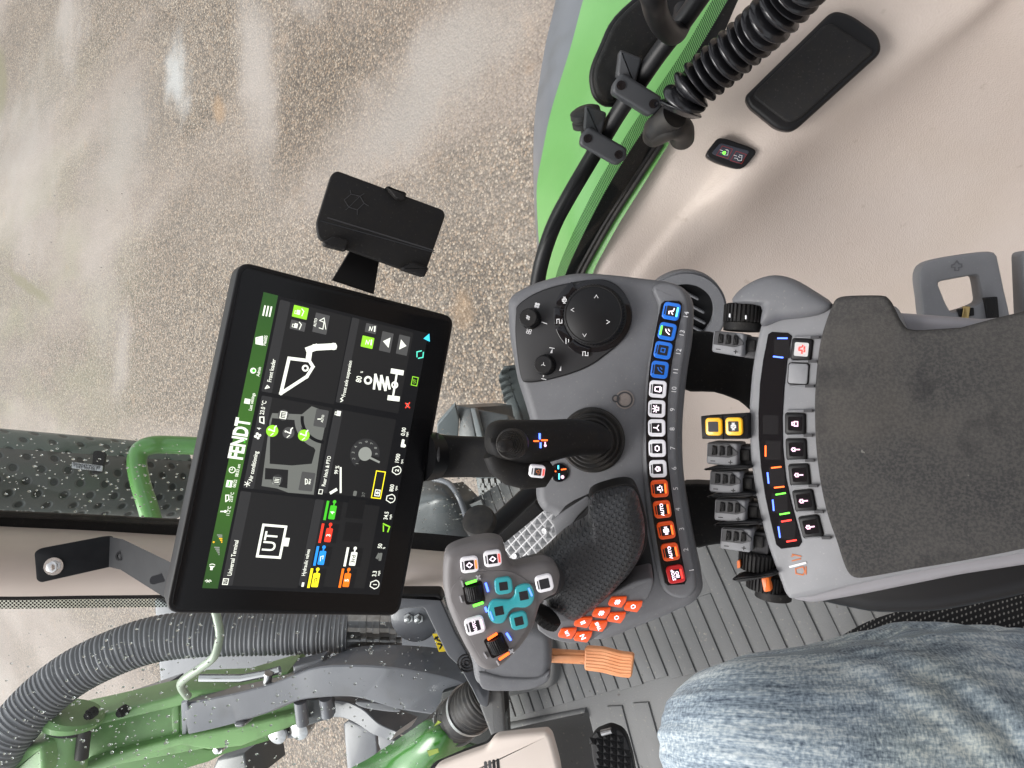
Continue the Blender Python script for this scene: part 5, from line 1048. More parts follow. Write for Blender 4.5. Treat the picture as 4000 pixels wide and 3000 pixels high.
# jeans
def denim():
    m = bpy.data.materials.new('denim'); m.use_nodes = True; t = m.node_tree; b = t.nodes['Principled BSDF']; b.inputs['Roughness'].default_value = .9; b.inputs['Specular IOR Level'].default_value = .15
    b.inputs['Sheen Weight'].default_value = .15
    tc = t.nodes.new('ShaderNodeTexCoord')
    def nz(sc, det, scale=(1, 1, 1), rotz=0, dist=0):
        mp = t.nodes.new('ShaderNodeMapping'); mp.inputs['Scale'].default_value = scale; mp.inputs['Rotation'].default_value = (0, 0, rotz); t.links.new(tc.outputs['UV'], mp.inputs[0]); n = t.nodes.new('ShaderNodeTexNoise'); n.inputs['Scale'].default_value = sc; n.inputs['Detail'].default_value = det; n.inputs['Distortion'].default_value = dist; t.links.new(mp.outputs[0], n.inputs['Vector']); return n.outputs[0]
    a = nz(8, 7, (1, 2.2, 1)); c = nz(60, 6, (.5, 2.4, 1)); d = nz(520, 2, (1, .35, 1), .9); e = nz(420, 3, (.5, 1.1, 1), 0)
    def madd(x, y, ky):
        q = t.nodes.new('ShaderNodeMath'); q.operation = 'MULTIPLY_ADD'; t.links.new(y, q.inputs[0]); q.inputs[1].default_value = ky
        if hasattr(x, 'links'): t.links.new(x, q.inputs[2])
        else: q.inputs[2].default_value = x
        return q.outputs[0]
    s = madd(0.0, a, .30); s = madd(s, c, .26); s = madd(s, d, .26); s = madd(s, e, .22)
    r = t.nodes.new('ShaderNodeValToRGB'); r.color_ramp.elements[0].position = .41; r.color_ramp.elements[0].color = (.060, .080, .112, 1); r.color_ramp.elements[1].position = .62; r.color_ramp.elements[1].color = (.50, .55, .565, 1)
    k = r.color_ramp.elements.new(.515); k.color = (.215, .27, .32, 1)
    t.links.new(s, r.inputs[0])
    yn = nz(5, 3); r2 = t.nodes.new('ShaderNodeValToRGB'); r2.color_ramp.elements[0].position = .5; r2.color_ramp.elements[0].color = (0, 0, 0, 1); r2.color_ramp.elements[1].position = .75; r2.color_ramp.elements[1].color = (.45, .45, .45, 1); t.links.new(yn, r2.inputs[0])
    mx = t.nodes.new('ShaderNodeMix'); mx.data_type = 'RGBA'; mx.blend_type = 'MULTIPLY'; t.links.new(r2.outputs[0], mx.inputs[0]); t.links.new(r.outputs[0], mx.inputs[6]); mx.inputs[7].default_value = (1, .90, .62, 1)
    t.links.new(mx.outputs[2], b.inputs['Base Color'])
    u = t.nodes.new('ShaderNodeBump'); u.inputs['Strength'].default_value = .5; u.inputs['Distance'].default_value = .0006; t.links.new(d, u.inputs['Height'])
    u2 = t.nodes.new('ShaderNodeBump'); u2.inputs['Strength'].default_value = .5; u2.inputs['Distance'].default_value = .006; t.links.new(nz(14, 3, (.6, 3, 1), .2), u2.inputs['Height']); t.links.new(u.outputs[0], u2.inputs['Normal']); t.links.new(u2.outputs[0], b.inputs['Normal'])
    return m
M_DEN = denim()
leg = [((4500, 3110, .78), .19), ((4150, 3080, .78), .178), ((3900, 3040, .78), .166), ((3666, 3000, .785), .151), ((3376, 2970, .79), .131), ((3100, 2940, .80), .111), ((2960, 2925, .82), .101), ((2860, 2915, .86), .088)]
pts = [P(*a) for a, r in leg]; rad = [r for a, r in leg]
k0 = pts[-1]; pts += [P(2850, 2935, .91), P(2880, 2990, 1.02), P(2920, 3060, 1.15), P(2960, 3120, 1.3)]; rad += [.082, .076, .07, .066]
cp = cat([Vector((*p, 0)[:3]) for p in pts], 16, False); crd = [v.x for v in cat([Vector((r, 0, 0)) for r in rad], 16, False)]
rings = []; uvs = []; up_ = Vector((0, 0, 1)); x_ = None; s = 0; NR = 120
for i, c in enumerate(cp):
    t_ = (cp[min(i+1, len(cp)-1)]-cp[max(i-1, 0)]).normalized()
    if x_ is None: x_ = (RT-t_*RT.dot(t_)).normalized()
    x_ = (x_-t_*x_.dot(t_)).normalized(); y_ = t_.cross(x_)
    if i: s += (cp[i]-cp[i-1]).length
    rg = []
    for k in range(NR):
        a = 2*math.pi*k/NR; d_ = x_*math.cos(a)+y_*math.sin(a); r = crd[i]
        q = c+d_*r
        # folds gathering towards the hip, running obliquely round the thigh
        wgt = max(0, 1-s/.40); w2 = max(0, min(1, (s-.42)/.2))
        n1 = noise.noise(Vector((s*9+math.cos(a)*1.2, math.sin(a)*1.2+s*3, 1.3))); n2 = noise.noise(Vector((s*20-a*2.4, a*1.0, 4.0)))
        r += .010*n1*(.35+wgt)+.026*min(wgt*1.3, 1)*(abs(n2)-.25)+.003*noise.noise(Vector((s*10, a*7, 7)))
        rg.append(c+d_*r); uvs.append((s, a*.12))
    rings.append(rg)
mb = MB(); mb.rings(rings, M_DEN); o = mb.build('person', WORLD, angle=180); uvmesh(o, uvs+[(0, 0)]*10)
tag(o, 'right leg of a seated person in faded blue jeans', 'person')
# ------------------------------------------------------------------ outside the glass
def gp(px, py, z=0):
    r = ray(px, py); t = (z-CAMZ)/r.z; return CAM+r*t
def ground_mat():
    m = bpy.data.materials.new('yard_surface'); m.use_nodes = True; t = m.node_tree; b = t.nodes['Principled BSDF']; L = t.links.new
    tc = t.nodes.new('ShaderNodeTexCoord'); o = tc.outputs['Object']
    def noise_(sc, det=6, scale=(1, 1, 1), rz=0, loc=(0, 0, 0)):
        mp = t.nodes.new('ShaderNodeMapping'); mp.inputs['Scale'].default_value = scale; mp.inputs['Rotation'].default_value = (0, 0, rz); mp.inputs['Location'].default_value = loc; L(o, mp.inputs[0])
        n = t.nodes.new('ShaderNodeTexNoise'); n.inputs['Scale'].default_value = sc; n.inputs['Detail'].default_value = det; L(mp.outputs[0], n.inputs['Vector']); return n.outputs[0]
    def ramp(x, a, b_, c0=(0, 0, 0), c1=(1, 1, 1)):
        r = t.nodes.new('ShaderNodeValToRGB'); r.color_ramp.elements[0].position = a; r.color_ramp.elements[1].position = b_; r.color_ramp.elements[0].color = (*c0, 1); r.color_ramp.elements[1].color = (*c1, 1); L(x, r.inputs[0]); return r
    def mix(f, a, b_, bt='MIX'):
        x = t.nodes.new('ShaderNodeMix'); x.data_type = 'RGBA'; x.blend_type = bt
        for i, v in ((0, f), (6, a), (7, b_)):
            if isinstance(v, (int, float)): x.inputs[i].default_value = v
            elif isinstance(v, tuple): x.inputs[i].default_value = (*v, 1)
            else: L(v, x.inputs[i])
        return x.outputs[2]
    v = t.nodes.new('ShaderNodeTexVoronoi'); v.inputs['Scale'].default_value = 76; L(o, v.inputs['Vector'])
    sep = t.nodes.new('ShaderNodeSeparateColor'); L(v.outputs['Color'], sep.inputs[0])
    st = t.nodes.new('ShaderNodeValToRGB'); el = st.color_ramp.elements; el[0].color = (.065, .05, .04, 1); el[1].color = (.46, .41, .35, 1)
    for p, c in ((.3, (.15, .12, .095)), (.55, (.22, .195, .17)), (.75, (.30, .22, .155))): e = el.new(p); e.color = (*c, 1)
    L(sep.outputs[0], st.inputs[0])
    edge = ramp(v.outputs['Distance'], .25, .75, (1, 1, 1), (.45, .42, .38))
    stones = mix(1.0, st.outputs[0], edge.outputs[0], 'MULTIPLY')
    film = mix(ramp(noise_(1.3, 8, (1, .35, 1), .9), .42, .62).outputs[0], (.235, .197, .174), (.32, .28, .255))
    cover = ramp(noise_(.55, 7, (1, .30, 1), .75, (3, 1, 0)), .44, .58).outputs[0]
    fine = ramp(noise_(55, 3), .40, .62).outputs[0]
    cm = mix(1.0, cover, fine, 'MULTIPLY'); cm2 = t.nodes.new('ShaderNodeMath'); cm2.operation = 'MULTIPLY_ADD'; L(cm, cm2.inputs[0]); cm2.inputs[1].default_value = .40; 
    ad = t.nodes.new('ShaderNodeMath'); ad.operation = 'MULTIPLY'; L(cover, ad.inputs[0]); ad.inputs[1].default_value = .50; L(ad.outputs[0], cm2.inputs[2])
    col = mix(cm2.outputs[0], stones, film)
    # damp brownish bands
    damp = ramp(noise_(.5, 6, (1, .28, 1), .82, (7, 3, 0)), .52, .68).outputs[0]
    col = mix(damp, col, mix(.4, col, (.20, .165, .135)))
    dirt = ramp(noise_(4, 5), .62, .78).outputs[0]; dm = t.nodes.new('ShaderNodeMath'); dm.operation = 'MULTIPLY'; L(dirt, dm.inputs[0]); dm.inputs[1].default_value = .35; col = mix(dm.outputs[0], col, (.33, .22, .14))
    # mossy verge far off on the driver's left
    g = gp(150, 1350); gv = t.nodes.new('ShaderNodeVectorMath'); gv.operation = 'DISTANCE'; L(o, gv.inputs[0]); gv.inputs[1].default_value = g
    gm = t.nodes.new('ShaderNodeMapRange'); gm.inputs[1].default_value = 4.5; gm.inputs[2].default_value = 1.5; L(gv.outputs['Value'], gm.inputs[0])
    gq = t.nodes.new('ShaderNodeMath'); gq.operation = 'MULTIPLY'; L(gm.outputs[0], gq.inputs[0]); L(ramp(noise_(1.1, 7, (1, .4, 1), .4), .44, .60).outputs[0], gq.inputs[1])
    gk = t.nodes.new('ShaderNodeMath'); gk.operation = 'MULTIPLY'; L(gq.outputs[0], gk.inputs[0]); gk.inputs[1].default_value = .28
    col = mix(gk.outputs[0], col, (.19, .20, .11)); 
    # patches of bare aggregate, cement film and a puddle's painted sky reflection, each where it lies on the yard
    wob = t.nodes.new('ShaderNodeTexNoise'); wob.inputs['Scale'].default_value = 2.2; wob.inputs['Detail'].default_value = 7; L(o, wob.inputs['Vector'])
    wsub = t.nodes.new('ShaderNodeVectorMath'); wsub.operation = 'SUBTRACT'; L(wob.outputs['Color'], wsub.inputs[0]); wsub.inputs[1].default_value = (.5, .5, .5)
    def patch(p0, p1, wpx, soft=.5, wobble=1.0):
        A, B = gp(*p0), gp(*p1); mid_ = (A+B)/2; side_ = gp((p0[0]+p1[0])/2+wpx*.7, (p0[1]+p1[1])/2+wpx*.7); d = B-A; half = d.length/2; ang = math.atan2(d.y, d.x)
        nrm = Vector((-math.sin(ang), math.cos(ang), 0)); wd = max(abs((side_-mid_).dot(nrm)), .08)
        sc_ = t.nodes.new('ShaderNodeVectorMath'); sc_.operation = 'SCALE'; L(wsub.outputs[0], sc_.inputs[0]); sc_.inputs['Scale'].default_value = wd*2.4*wobble
        ad_ = t.nodes.new('ShaderNodeVectorMath'); ad_.operation = 'ADD'; L(o, ad_.inputs[0]); L(sc_.outputs[0], ad_.inputs[1])
        sb = t.nodes.new('ShaderNodeVectorMath'); sb.operation = 'SUBTRACT'; L(ad_.outputs[0], sb.inputs[0]); sb.inputs[1].default_value = (mid_.x, mid_.y, 0)
        m1 = t.nodes.new('ShaderNodeMapping'); m1.vector_type = 'TEXTURE'; m1.inputs['Rotation'].default_value = (0, 0, ang); m1.inputs['Scale'].default_value = (half+wd*.4, wd, 1000); L(sb.outputs[0], m1.inputs[0])
        ln_ = t.nodes.new('ShaderNodeVectorMath'); ln_.operation = 'LENGTH'; L(m1.outputs[0], ln_.inputs[0])
        mr = t.nodes.new('ShaderNodeMapRange'); mr.interpolation_type = 'SMOOTHSTEP'; mr.inputs[1].default_value = 1+soft; mr.inputs[2].default_value = 1-soft; L(ln_.outputs['Value'], mr.inputs[0]); return mr.outputs[0]
    def mul(x, k):
        q = t.nodes.new('ShaderNodeMath'); q.operation = 'MULTIPLY'; L(x, q.inputs[0]); q.inputs[1].default_value = k; return q.outputs[0]
    bare = mix(1.0, stones, (.80, .76, .72), 'MULTIPLY')
    for p0, p1, w_, k in (((1650, 0), (1080, 560), 230, .75), ((600, 20), (720, 160), 90, .8), ((580, 400), (560, 560), 90, .6), ((1250, 200), (1120, 620), 130, .6), ((1750, 700), (1650, 1050), 160, .5), ((800, 720), (620, 1050), 120, .45), ((80, 60), (0, 420), 60, .7), ((1880, 1000), (1850, 1500), 200, .5)): col = mix(mul(patch(p0, p1, w_, .8), k*.9), col, bare)
    for p0, p1, w_, k in (((960, 0), (1030, 580), 95, .85), ((520, 420), (430, 760), 90, .45), ((300, 0), (250, 160), 70, .7), ((480, 1280), (470, 1500), 40, .6), ((1950, 60), (1320, 640), 130, .5), ((150, 500), (90, 900), 110, .4), ((350, 900), (420, 1300), 110, .35), ((1150, 0), (1250, 40), 60, .4)): col = mix(mul(patch(p0, p1, w_, .85), k*.9), col, (.31, .283, .268))
    col = mix(mul(patch((1950, 60), (1500, 520), 120, .6), .45), col, (.25, .235, .225))
    for p0, p1, w_, k in (((30, 1060), (190, 1180), 60, .7), ((0, 230), (10, 420), 30, .8)): col = mix(mul(patch(p0, p1, w_), k), col, (.13, .115, .055))
    for p0, p1, w_, k in (((860, 400), (850, 460), 26, .5), ((1800, 1180), (1830, 1260), 50, .35)): col = mix(mul(patch(p0, p1, w_), k), col, (.30, .19, .10))
    for p0, p1, w_ in (((690, 200), (700, 370), 55),):
        wet = patch(p0, p1, w_, .8, 1.6); col = mix(mul(wet, .8), col, (.38, .39, .40))  # pale grey stands in for sky reflected off the puddle
    col = mix(1.0, col, (.94, .90, .875), 'MULTIPLY'); L(col, b.inputs['Base Color'])
    rr = ramp(damp, 0, 1, (.6, .6, .6), (.34, .34, .34)); L(rr.outputs[0], b.inputs['Roughness']); b.inputs['Specular IOR Level'].default_value = .5
    u = t.nodes.new('ShaderNodeBump'); u.inputs['Strength'].default_value = .55; u.inputs['Distance'].default_value = .005; 
    inv = t.nodes.new('ShaderNodeMath'); inv.operation = 'SUBTRACT'; inv.inputs[0].default_value = 1; L(v.outputs['Distance'], inv.inputs[1]); L(inv.outputs[0], u.inputs['Height']); L(u.outputs[0], b.inputs['Normal'])
    return m
mb = MB(); mb.add([(-60, -60, 0), (60, -60, 0), (60, 60, 0), (-60, 60, 0)], [(0, 1, 2, 3)], ground_mat()); o = mb.build('ground', WORLD); tag(o, kind='structure')
# right rear fender
frows = [(-620, 420, 600, 1700), (-80, 290, 430, 1200), (0, 285, 398, 1130), (200, 240, 345, 950), (450, 202, 268, 820), (620, 193, 232, 740), (760, 194, 208, 680), (900, 200, 210, 620), (1050, 211, 220, 590), (1150, 217, 226, 560), (1300, 226, 236, 560)]
fd = thing('rear_fender', 'wet green rear fender with dark grey flexible rim outside the right window', 'fender', P(*C4(400, 500), 1.6))
def fgrid(c0, c1, d0, d1, n, bulge):
    G = []
    for row in cat([Vector((r[0], r[c0], r[c1])) for r in frows], 5, False):
        v, a, b_ = row; q = []
        for k in range(n+1): t = k/n; q.append(P(*C4(a+(b_-a)*t, v), (d0+(d1-d0)*t)*(1-.05*(v/1300))-bulge*math.sin(math.pi*t)))
        G.append(q)
    return G
mb = MB(); thick(mb, fgrid(2, 3, 1.75, 1.45, 14, .10), M_GREEN, .01); mb.build('panel', WORLD, fd, fix=True)
mb = MB(); thick(mb, fgrid(1, 2, 1.86, 1.752, 6, .01), M_GREYP, .012); mb.build('rim', WORLD, fd, fix=True)
# exhaust stack with perforated guard (upright, seen from above)
def perf_mat(name, col, hole, nx, p, r=.28):
    m = mat(name, col, .35, .5); t = m.node_tree; b = t.nodes['Principled BSDF']; tc = t.nodes.new('ShaderNodeTexCoord'); mp = t.nodes.new('ShaderNodeMapping'); mp.inputs['Scale'].default_value = (1/p, 1/p, 0); mp.inputs['Rotation'].default_value = (0, 0, .785)
    t.links.new(tc.outputs['UV'], mp.inputs[0]); v = t.nodes.new('ShaderNodeTexVoronoi'); v.voronoi_dimensions = '2D'; v.inputs['Scale'].default_value = 1; v.inputs['Randomness'].default_value = 0; t.links.new(mp.outputs[0], v.inputs['Vector'])
    q = t.nodes.new('ShaderNodeMath'); q.operation = 'LESS_THAN'; q.inputs[1].default_value = r; t.links.new(v.outputs['Distance'], q.inputs[0])
    mx = t.nodes.new('ShaderNodeMix'); mx.data_type = 'RGBA'; mx.inputs[6].default_value = (*col, 1); mx.inputs[7].default_value = (*hole, 1); t.links.new(q.outputs[0], mx.inputs[0]); t.links.new(mx.outputs[2], b.inputs['Base Color'])
    u = t.nodes.new('ShaderNodeBump'); u.inputs['Strength'].default_value = .8; u.inputs['Distance'].default_value = .004; mr = t.nodes.new('ShaderNodeMapRange'); mr.inputs[1].default_value = r-.06; mr.inputs[2].default_value = r+.1; t.links.new(v.outputs['Distance'], mr.inputs[0]); t.links.new(mr.outputs[0], u.inputs['Height']); t.links.new(u.outputs[0], b.inputs['Normal']); return m
def uvtube(path, rad, m, n, name, parent, a0=0, a1=360):
    V = path; t0 = (V[1]-V[0]).normalized(); x = RT-t0*RT.dot(t0); x.normalize(); rings = []; uv = []; s = 0
    for i, c in enumerate(V):
        t = (V[min(i+1, len(V)-1)]-V[max(i-1, 0)]).normalized(); x = (x-t*x.dot(t)).normalized(); y = t.cross(x)
        if i: s += (V[i]-V[i-1]).length
        r = rad[i] if isinstance(rad, list) else rad; R0 = rad[0] if isinstance(rad, list) else rad
        rg = []
        for k in range(n+1): a = R_(a0+(a1-a0)*k/n); rg.append(c+x*r*math.cos(a)+y*r*math.sin(a)); uv.append((s, a*R0))
        rings.append(rg)
    mb = MB(); mb.rings(rings, m, False, False, False); o = mb.build(name, WORLD, parent); uvmesh(o, uv); return o
ex = thing('exhaust_stack', 'tall dark exhaust stack with perforated guard outside the side window', 'exhaust', P(*C5(700, 330), 2.2))
e0, e1 = P(*C5(-300, 300), 1.75), P(*C5(800, 345), 2.25); q = (e1-e0)
M_PERF = perf_mat('perforated_guard', (.10, .11, .108), (.02, .026, .026), 0, .046, .22)
uvtube([e0+q*t for t in (0, .5, 1)], .105, M_PERF, 60, 'guard', ex)
uvtube([e0+q*t+RT*.028+FW*.03-UP*.0 for t in (0, .5, .97)], .098, perf_mat('perforated_guard_haze', (.13, .17, .16), (.04, .055, .052), 0, .050, .20), 60, 'outer_guard', ex)  # paler tone and holes paint the window's haze reflection over the guard
mb = MB(); mb.tube([e1, e1+q.normalized()*.03, e1+q.normalized()*.06], [.10, .09, .05], M_GREYP, 40); mb.tube([e0, e1+q.normalized()*.3], .06, M_GREYP, 24)
mb.build('pipe', WORLD, ex, fix=True)
EF = Frame(P(*C5(400, 220), 1.9), (.35, -.8, .45)); mb = MB(); f = lambda u, v: EF.uv(C5(u, v))
mb.prism(roundpoly([f(428, 190), f(488, 195), f(470, 288), f(420, 300)], .01), 0, .012, M_BLKM, .002); mb.build('clamp_band', EF, ex)
mb = MB(); mb.prism(roundpoly([f(334, 244), f(475, 262), f(472, 287), f(332, 272)], .003), .012, .016, M_STEEL, .001)
for k in range(3): mb.text(('Bauartgenehmigt', 'e1 0031 Typ 43', '043 900 061')[k], *EF.uv(C5(402, 258+8*k)), .010, .0165, M_BLK, math.atan2(f(334, 258)[1]-f(472, 275)[1], f(334, 258)[0]-f(472, 275)[0])+math.pi)
mb.build('data_plate', EF, ex)
mb = MB(); ph_ = [(900, 166, 2.0), (760, 160, 1.98), (690, 163, 1.96), (640, 185, 1.95), (622, 240, 1.94), (640, 340, 1.92), (672, 440, 1.90), (700, 540, 1.88)]
mb.tube(cat([P(*C5(u, v), d) for u, v, d in ph_], 8, False), .0255, M_GREEN, 24); o = mb.build('grab_rail', WORLD, fix=True); tag(o, 'bent green grab rail with raindrops beside the exhaust', 'grab rail')
# ------------------------------------------------------------------ between screen and console: mudguard, step, tyre
D1 = crop(1500, 1400, .4822); E1 = crop(600, 2300, .6329)
def slab(name, pts, d, n, t, m, bev, label, cat_, c, parent=None, sm=0, r=0):
    F = Frame(P(*c(*pts[0]), d), n); q = [F.uv(c(*p)) for p in pts]
    if sm: q = cat(q, sm)
    if r: q = roundpoly(q, r)
    mb = MB(); mb.prism(q, -t, 0, m, bev, 3); o = mb.build(name, F, parent)
    if label: tag(o, label, cat_)
    return o
M_GLZ = mat('dark_grey_paint', (.055, .062, .066), .35, .5, coat=.2, var=(8, (.075, .083, .088), .3))
mg = thing('tool_box', 'dark grey angular storage box outside the window behind the joystick', 'tool box', P(*D1(700, 500), 2.3))
slab('left_face', [(430, 540), (575, 378), (610, 500), (600, 640), (430, 610)], 2.25, (-.5, -.6, .6), .02, mat('lit_grey_face', (.13, .15, .16), .4), .004, None, None, D1, mg)  # lighter grey paints the light falling on this side
slab('top_face', [(575, 378), (700, 398), (745, 640), (600, 640), (610, 500)], 2.26, (0, -.3, .95), .3, M_GLZ, .006, None, None, D1, mg)
slab('rear_face', [(690, 398), (1000, 455), (1015, 490), (880, 600), (800, 640), (735, 640)], 2.28, (.2, -.4, .85), .3, M_GLZ, .006, None, None, D1, mg)
slab('strap', [(690, 398), (740, 405), (800, 640), (742, 642)], 2.24, (0, -.4, .9), .02, mat('pale_edge', (.17, .19, .20), .35), .004, None, None, D1, mg)
ty = thing('tractor_wheel', 'edge of a grey treaded tractor wheel showing beside the console', 'wheel', P(*D1(1010, 300), 2.6))
M_TYRE = mat('tyre', (.06, .07, .072), .7, .3, var=(20, (.09, .10, .10), .3))
slab('casing', [(930, 110), (960, 60), (1000, 40), (1300, 60), (1300, 560), (1080, 560), (1060, 480), (1000, 350), (960, 230), (930, 150)], 2.62, (.3, -.6, .7), .15, M_TYRE, .03, None, None, D1, ty, sm=3)
for k, (u, v, l) in enumerate([(975, 160, 42), (990, 215, 42), (1005, 270, 42), (1010, 320, 40), (1050, 380, 20), (1070, 465, 20), (980, 95, 30)]):
    F = Frame(P(*D1(u, v), 2.60), (.3, -.6, .7)); q = lambda a, b: F.uv(D1(u+a, v+b)); mb = MB(); mb.prism([q(-l, 8), q(l, -18), q(l, -2), q(-l, 24)], -.03, .012, M_TYRE, .004); mb.build('tread_block', F, ty)
st = thing('access_steps', 'wet grey metal steps with raised studs outside the window', 'steps', P(*D1(1000, 1150), 2.2))
SF = Frame(P(*D1(1000, 1120), 2.3), (0, -.2, .98)); s1 = lambda u, v, h=0: SF.uv(D1(u, v), h)
M_STEP = mat('step_metal', (.17, .19, .20), .35, .5, metal=.3, var=(20, (.12, .135, .14), .3))
mb = MB(); mb.prism([s1(*p) for p in [(740, 960), (1250, 930), (1300, 1250), (850, 1450), (800, 1250), (760, 1080)]], -.02, 0, M_STEP, .004)
mb.build('tread_plate', SF, st)
mb = MB()
ux_, uy_ = Vector(s1(800, 1000)), Vector(s1(840, 1000)); 
for i in range(9):
    for j in range(9):
        u, v = 790+50*i+18*(j % 2), 985+38*j
        if v > 980+ (1250-u)*.0+330: continue
        x, y = s1(u, v); x2, y2 = s1(u+4, v+26); mb.stroke([(x, y), (x2, y2)], .014, 0, .010, M_GLZ)
o = mb.build('studs', SF, st); o['kind'] = 'stuff'
gd_ = thing('front_mudguard', 'wet black rounded mudguard seen through the side glass', 'mudguard', P(*D1(500, 1200), 2.0))
G = spline_sheet([[(*D1(u, v), d) for u, v, d in r] for r in [[(200, 950, 2.1), (400, 985, 2.0), (520, 1010, 1.98), (640, 1000, 2.05)], [(200, 1150, 2.0), (420, 1120, 1.9), (590, 1130, 1.92), (760, 1120, 2.1)], [(200, 1300, 2.0), (420, 1270, 1.92), (650, 1260, 1.95), (800, 1230, 2.1)], [(200, 1560, 2.1), (420, 1560, 2.0), (680, 1480, 2.0), (760, 1470, 2.1)]]], 8, 8)
mb = MB(); thick(mb, G, M_GLZ, .02); mb.build('shell', WORLD, gd_, fix=True)
mb = MB(); mb.tube(cat([P(*D1(u, v), d) for u, v, d in [(400, 975, 1.97), (520, 1010, 1.93), (600, 1110, 1.88), (655, 1250, 1.90), (700, 1420, 1.95)]], 6, False), .008, M_GREYP, 10); mb.build('edge_bead', WORLD, gd_)
slab('white_fin', [(700, 1195), (790, 1155), (830, 1260), (770, 1250)], 1.9, (-.2, -.8, .5), .01, mat('pale_plate', (.4, .42, .42), .4), .002, 'pale triangular plate tip beside the black mudguard', 'plate', D1)
slab('dark_valance', [(-200, 1300), (680, 1360), (780, 1560), (-200, 1560)], 2.5, (0, -.6, .8), .02, M_GLZ, .004, 'dark grey engine side cover behind the touchscreen', 'cover', D1)
slab('bodywork', [(-700, 560), (-100, 560), (430, 610), (400, 1400), (-1000, 1400)], 3.0, (-.2, -.6, .8), .02, M_GLZ, .004, 'dark bodywork beyond the side glass behind the touchscreen', 'bodywork', D1)
# lower corner of the side window: tube, seal, buffer, chequer plate
ws = thing('lower_window_bar', 'short black tube and seal along the window corner left of the console', 'window bar', P(*D1(1000, 1250), 1.3))
mb = MB(); mb.tube([P(*D1(1260, 1020), 1.30), P(*D1(1000, 1265), 1.27), P(*D1(810, 1440), 1.25)], .0165, M_BLK, 24); mb.build('tube', WORLD, ws, fix=True)
slab('seal', [(1225, 1160), (1300, 1240), (975, 1505), (890, 1440)], 1.36, (-.3, -.6, .7), .03, M_BLKM, .006, None, None, D1, ws)
slab('dotted_edge', [(1220, 1085), (1250, 1140), (960, 1400), (900, 1390)], 1.38, (-.3, -.6, .7), .004, mat('frit_green', (.04, .055, .04), .5, var=(260, (.10, .13, .10), .08)), 0, None, None, D1, ws)
KB = Frame(P(*D1(775, 1325), 1.22), (.55, -.35, .7)); mb = MB(); mb.lathe([(.012, -.03), (.012, -.012), (.026, -.009), (.029, -.004), (.026, .0), (.026, .002), (.029, .005), (.027, .011), (.018, .014), (.0001, .014)], M_RUB, 36); o = mb.build('rubber_buffer', KB); tag(o, 'round ribbed rubber buffer just right of the drive lever head', 'buffer')
mb = MB(); mb.tube([P(*D1(780, 1370), 1.24), P(*D1(770, 1500), 1.24)], [.018, .016], M_DARK, 16); mb.build('stem', WORLD, o)
CPF = Frame(P(*C6(850, 320), 1.75), (0, -.2, .98)); cc = lambda u, v, h=0: CPF.uv(C6(u, v), h)
ck = thing('chequer_plate', 'bright aluminium step plate with pyramid pattern beside the drive lever', 'step plate', CPF.O)
M_ALU = mat('aluminium', (.24, .245, .25), .4, .5, metal=.25, var=(30, (.30, .30, .31), .3))
cpts = [cc(*p) for p in [(560, 450), (760, 120), (900, -60), (1150, 100), (1150, 600), (560, 600)]]; mb = MB(); mb.prism(cpts, -.02, 0, M_ALU, .003)
a0 = Vector(cc(870, 180)); a1 = Vector(cc(905, 225)); sz = .0150
for i in range(-16, 17):
    for j in range(-16, 17):
        x = a0.x+(i+j)*sz; y = a0.y+(i-j)*sz
        if inside(x, y, cpts): mb.add([(x-sz*.86, y, .0005), (x, y-sz*.86, .0005), (x+sz*.86, y, .0005), (x, y+sz*.86, .0005), (x, y, .010)], [(0, 1, 4), (1, 2, 4), (2, 3, 4), (3, 0, 4)], M_ALU)
mb.build('plate', CPF, ck, angle=15)
for (u, v) in ((780, 405), (955, 258)): mb = MB(); x, y = cc(u, v); mb.lathe([(.007, .008), (.007, .011), (.004, .011), (.0001, .010)], M_ALU, 16, Matrix.Translation((x, y, 0))); mb.build('rivet', CPF, ck)
# ------------------------------------------------------------------ front loader side
slab('hood_panel', [(700, 850), (850, 930), (1500, 980), (2120, 1000), (2160, 1320), (1500, 1330), (1000, 1400), (735, 1340)], 2.9, (-.1, -.5, .85), .03, mat('lilac_grey_paint', (.165, .17, .195), .4, .5, var=(5, (.12, .125, .14), .3)), .006, 'broad grey panel under the corrugated hose', 'panel', C5, r=.03)
slab('engine_shade', [(1300, 820), (2350, 800), (2350, 1500), (1800, 1480), (1420, 1300), (1250, 1160)], 2.8, (0, -.5, .86), .03, mat('engine_shade_dark', (.02, .022, .024), .5, var=(12, (.035, .038, .042), .3)), .004, 'dark sheet painting the shaded engine interior below the hose fittings', 'panel', C5)  # near-black sheet stands in for the shade inside the engine bay
hp_ = cat([P(*C5(u, v), d) for u, v, d in [(-160, 1700, 1.95), (-40, 1590, 1.95), (70, 1440, 1.96), (190, 1310, 1.98), (340, 1195, 2.0), (520, 1105, 2.02), (700, 1045, 2.04), (900, 1020, 2.06), (1100, 1015, 2.08), (1300, 1012, 2.1), (1585, 1010, 2.12)]], 40, False)
acc = [0]
for i in range(1, len(hp_)): acc.append(acc[-1]+(hp_[i]-hp_[i-1]).length)
n_r = int(acc[-1]/.0125); rad = [.0625+.0024*(1 if (a/acc[-1]*n_r) % 1 < .55 else -1) for a in acc]
ch = thing('corrugated_hose', 'thick grey corrugated hose bending down past the touchscreen', 'hose', P(*C5(700, 1045), 2.04))
M_HOSE = mat('hose_grey', (.21, .215, .23), .5, .4, var=(6, (.15, .155, .168), .3)); mb = MB(); mb.tube(hp_, rad, M_HOSE, 40); mb.build('hose', WORLD, ch, fix=True, angle=60)
for (pa, r, nm) in (([(1200, 180, 2.1), (1210, 235, 2.1)], 0, ''),):
    pass
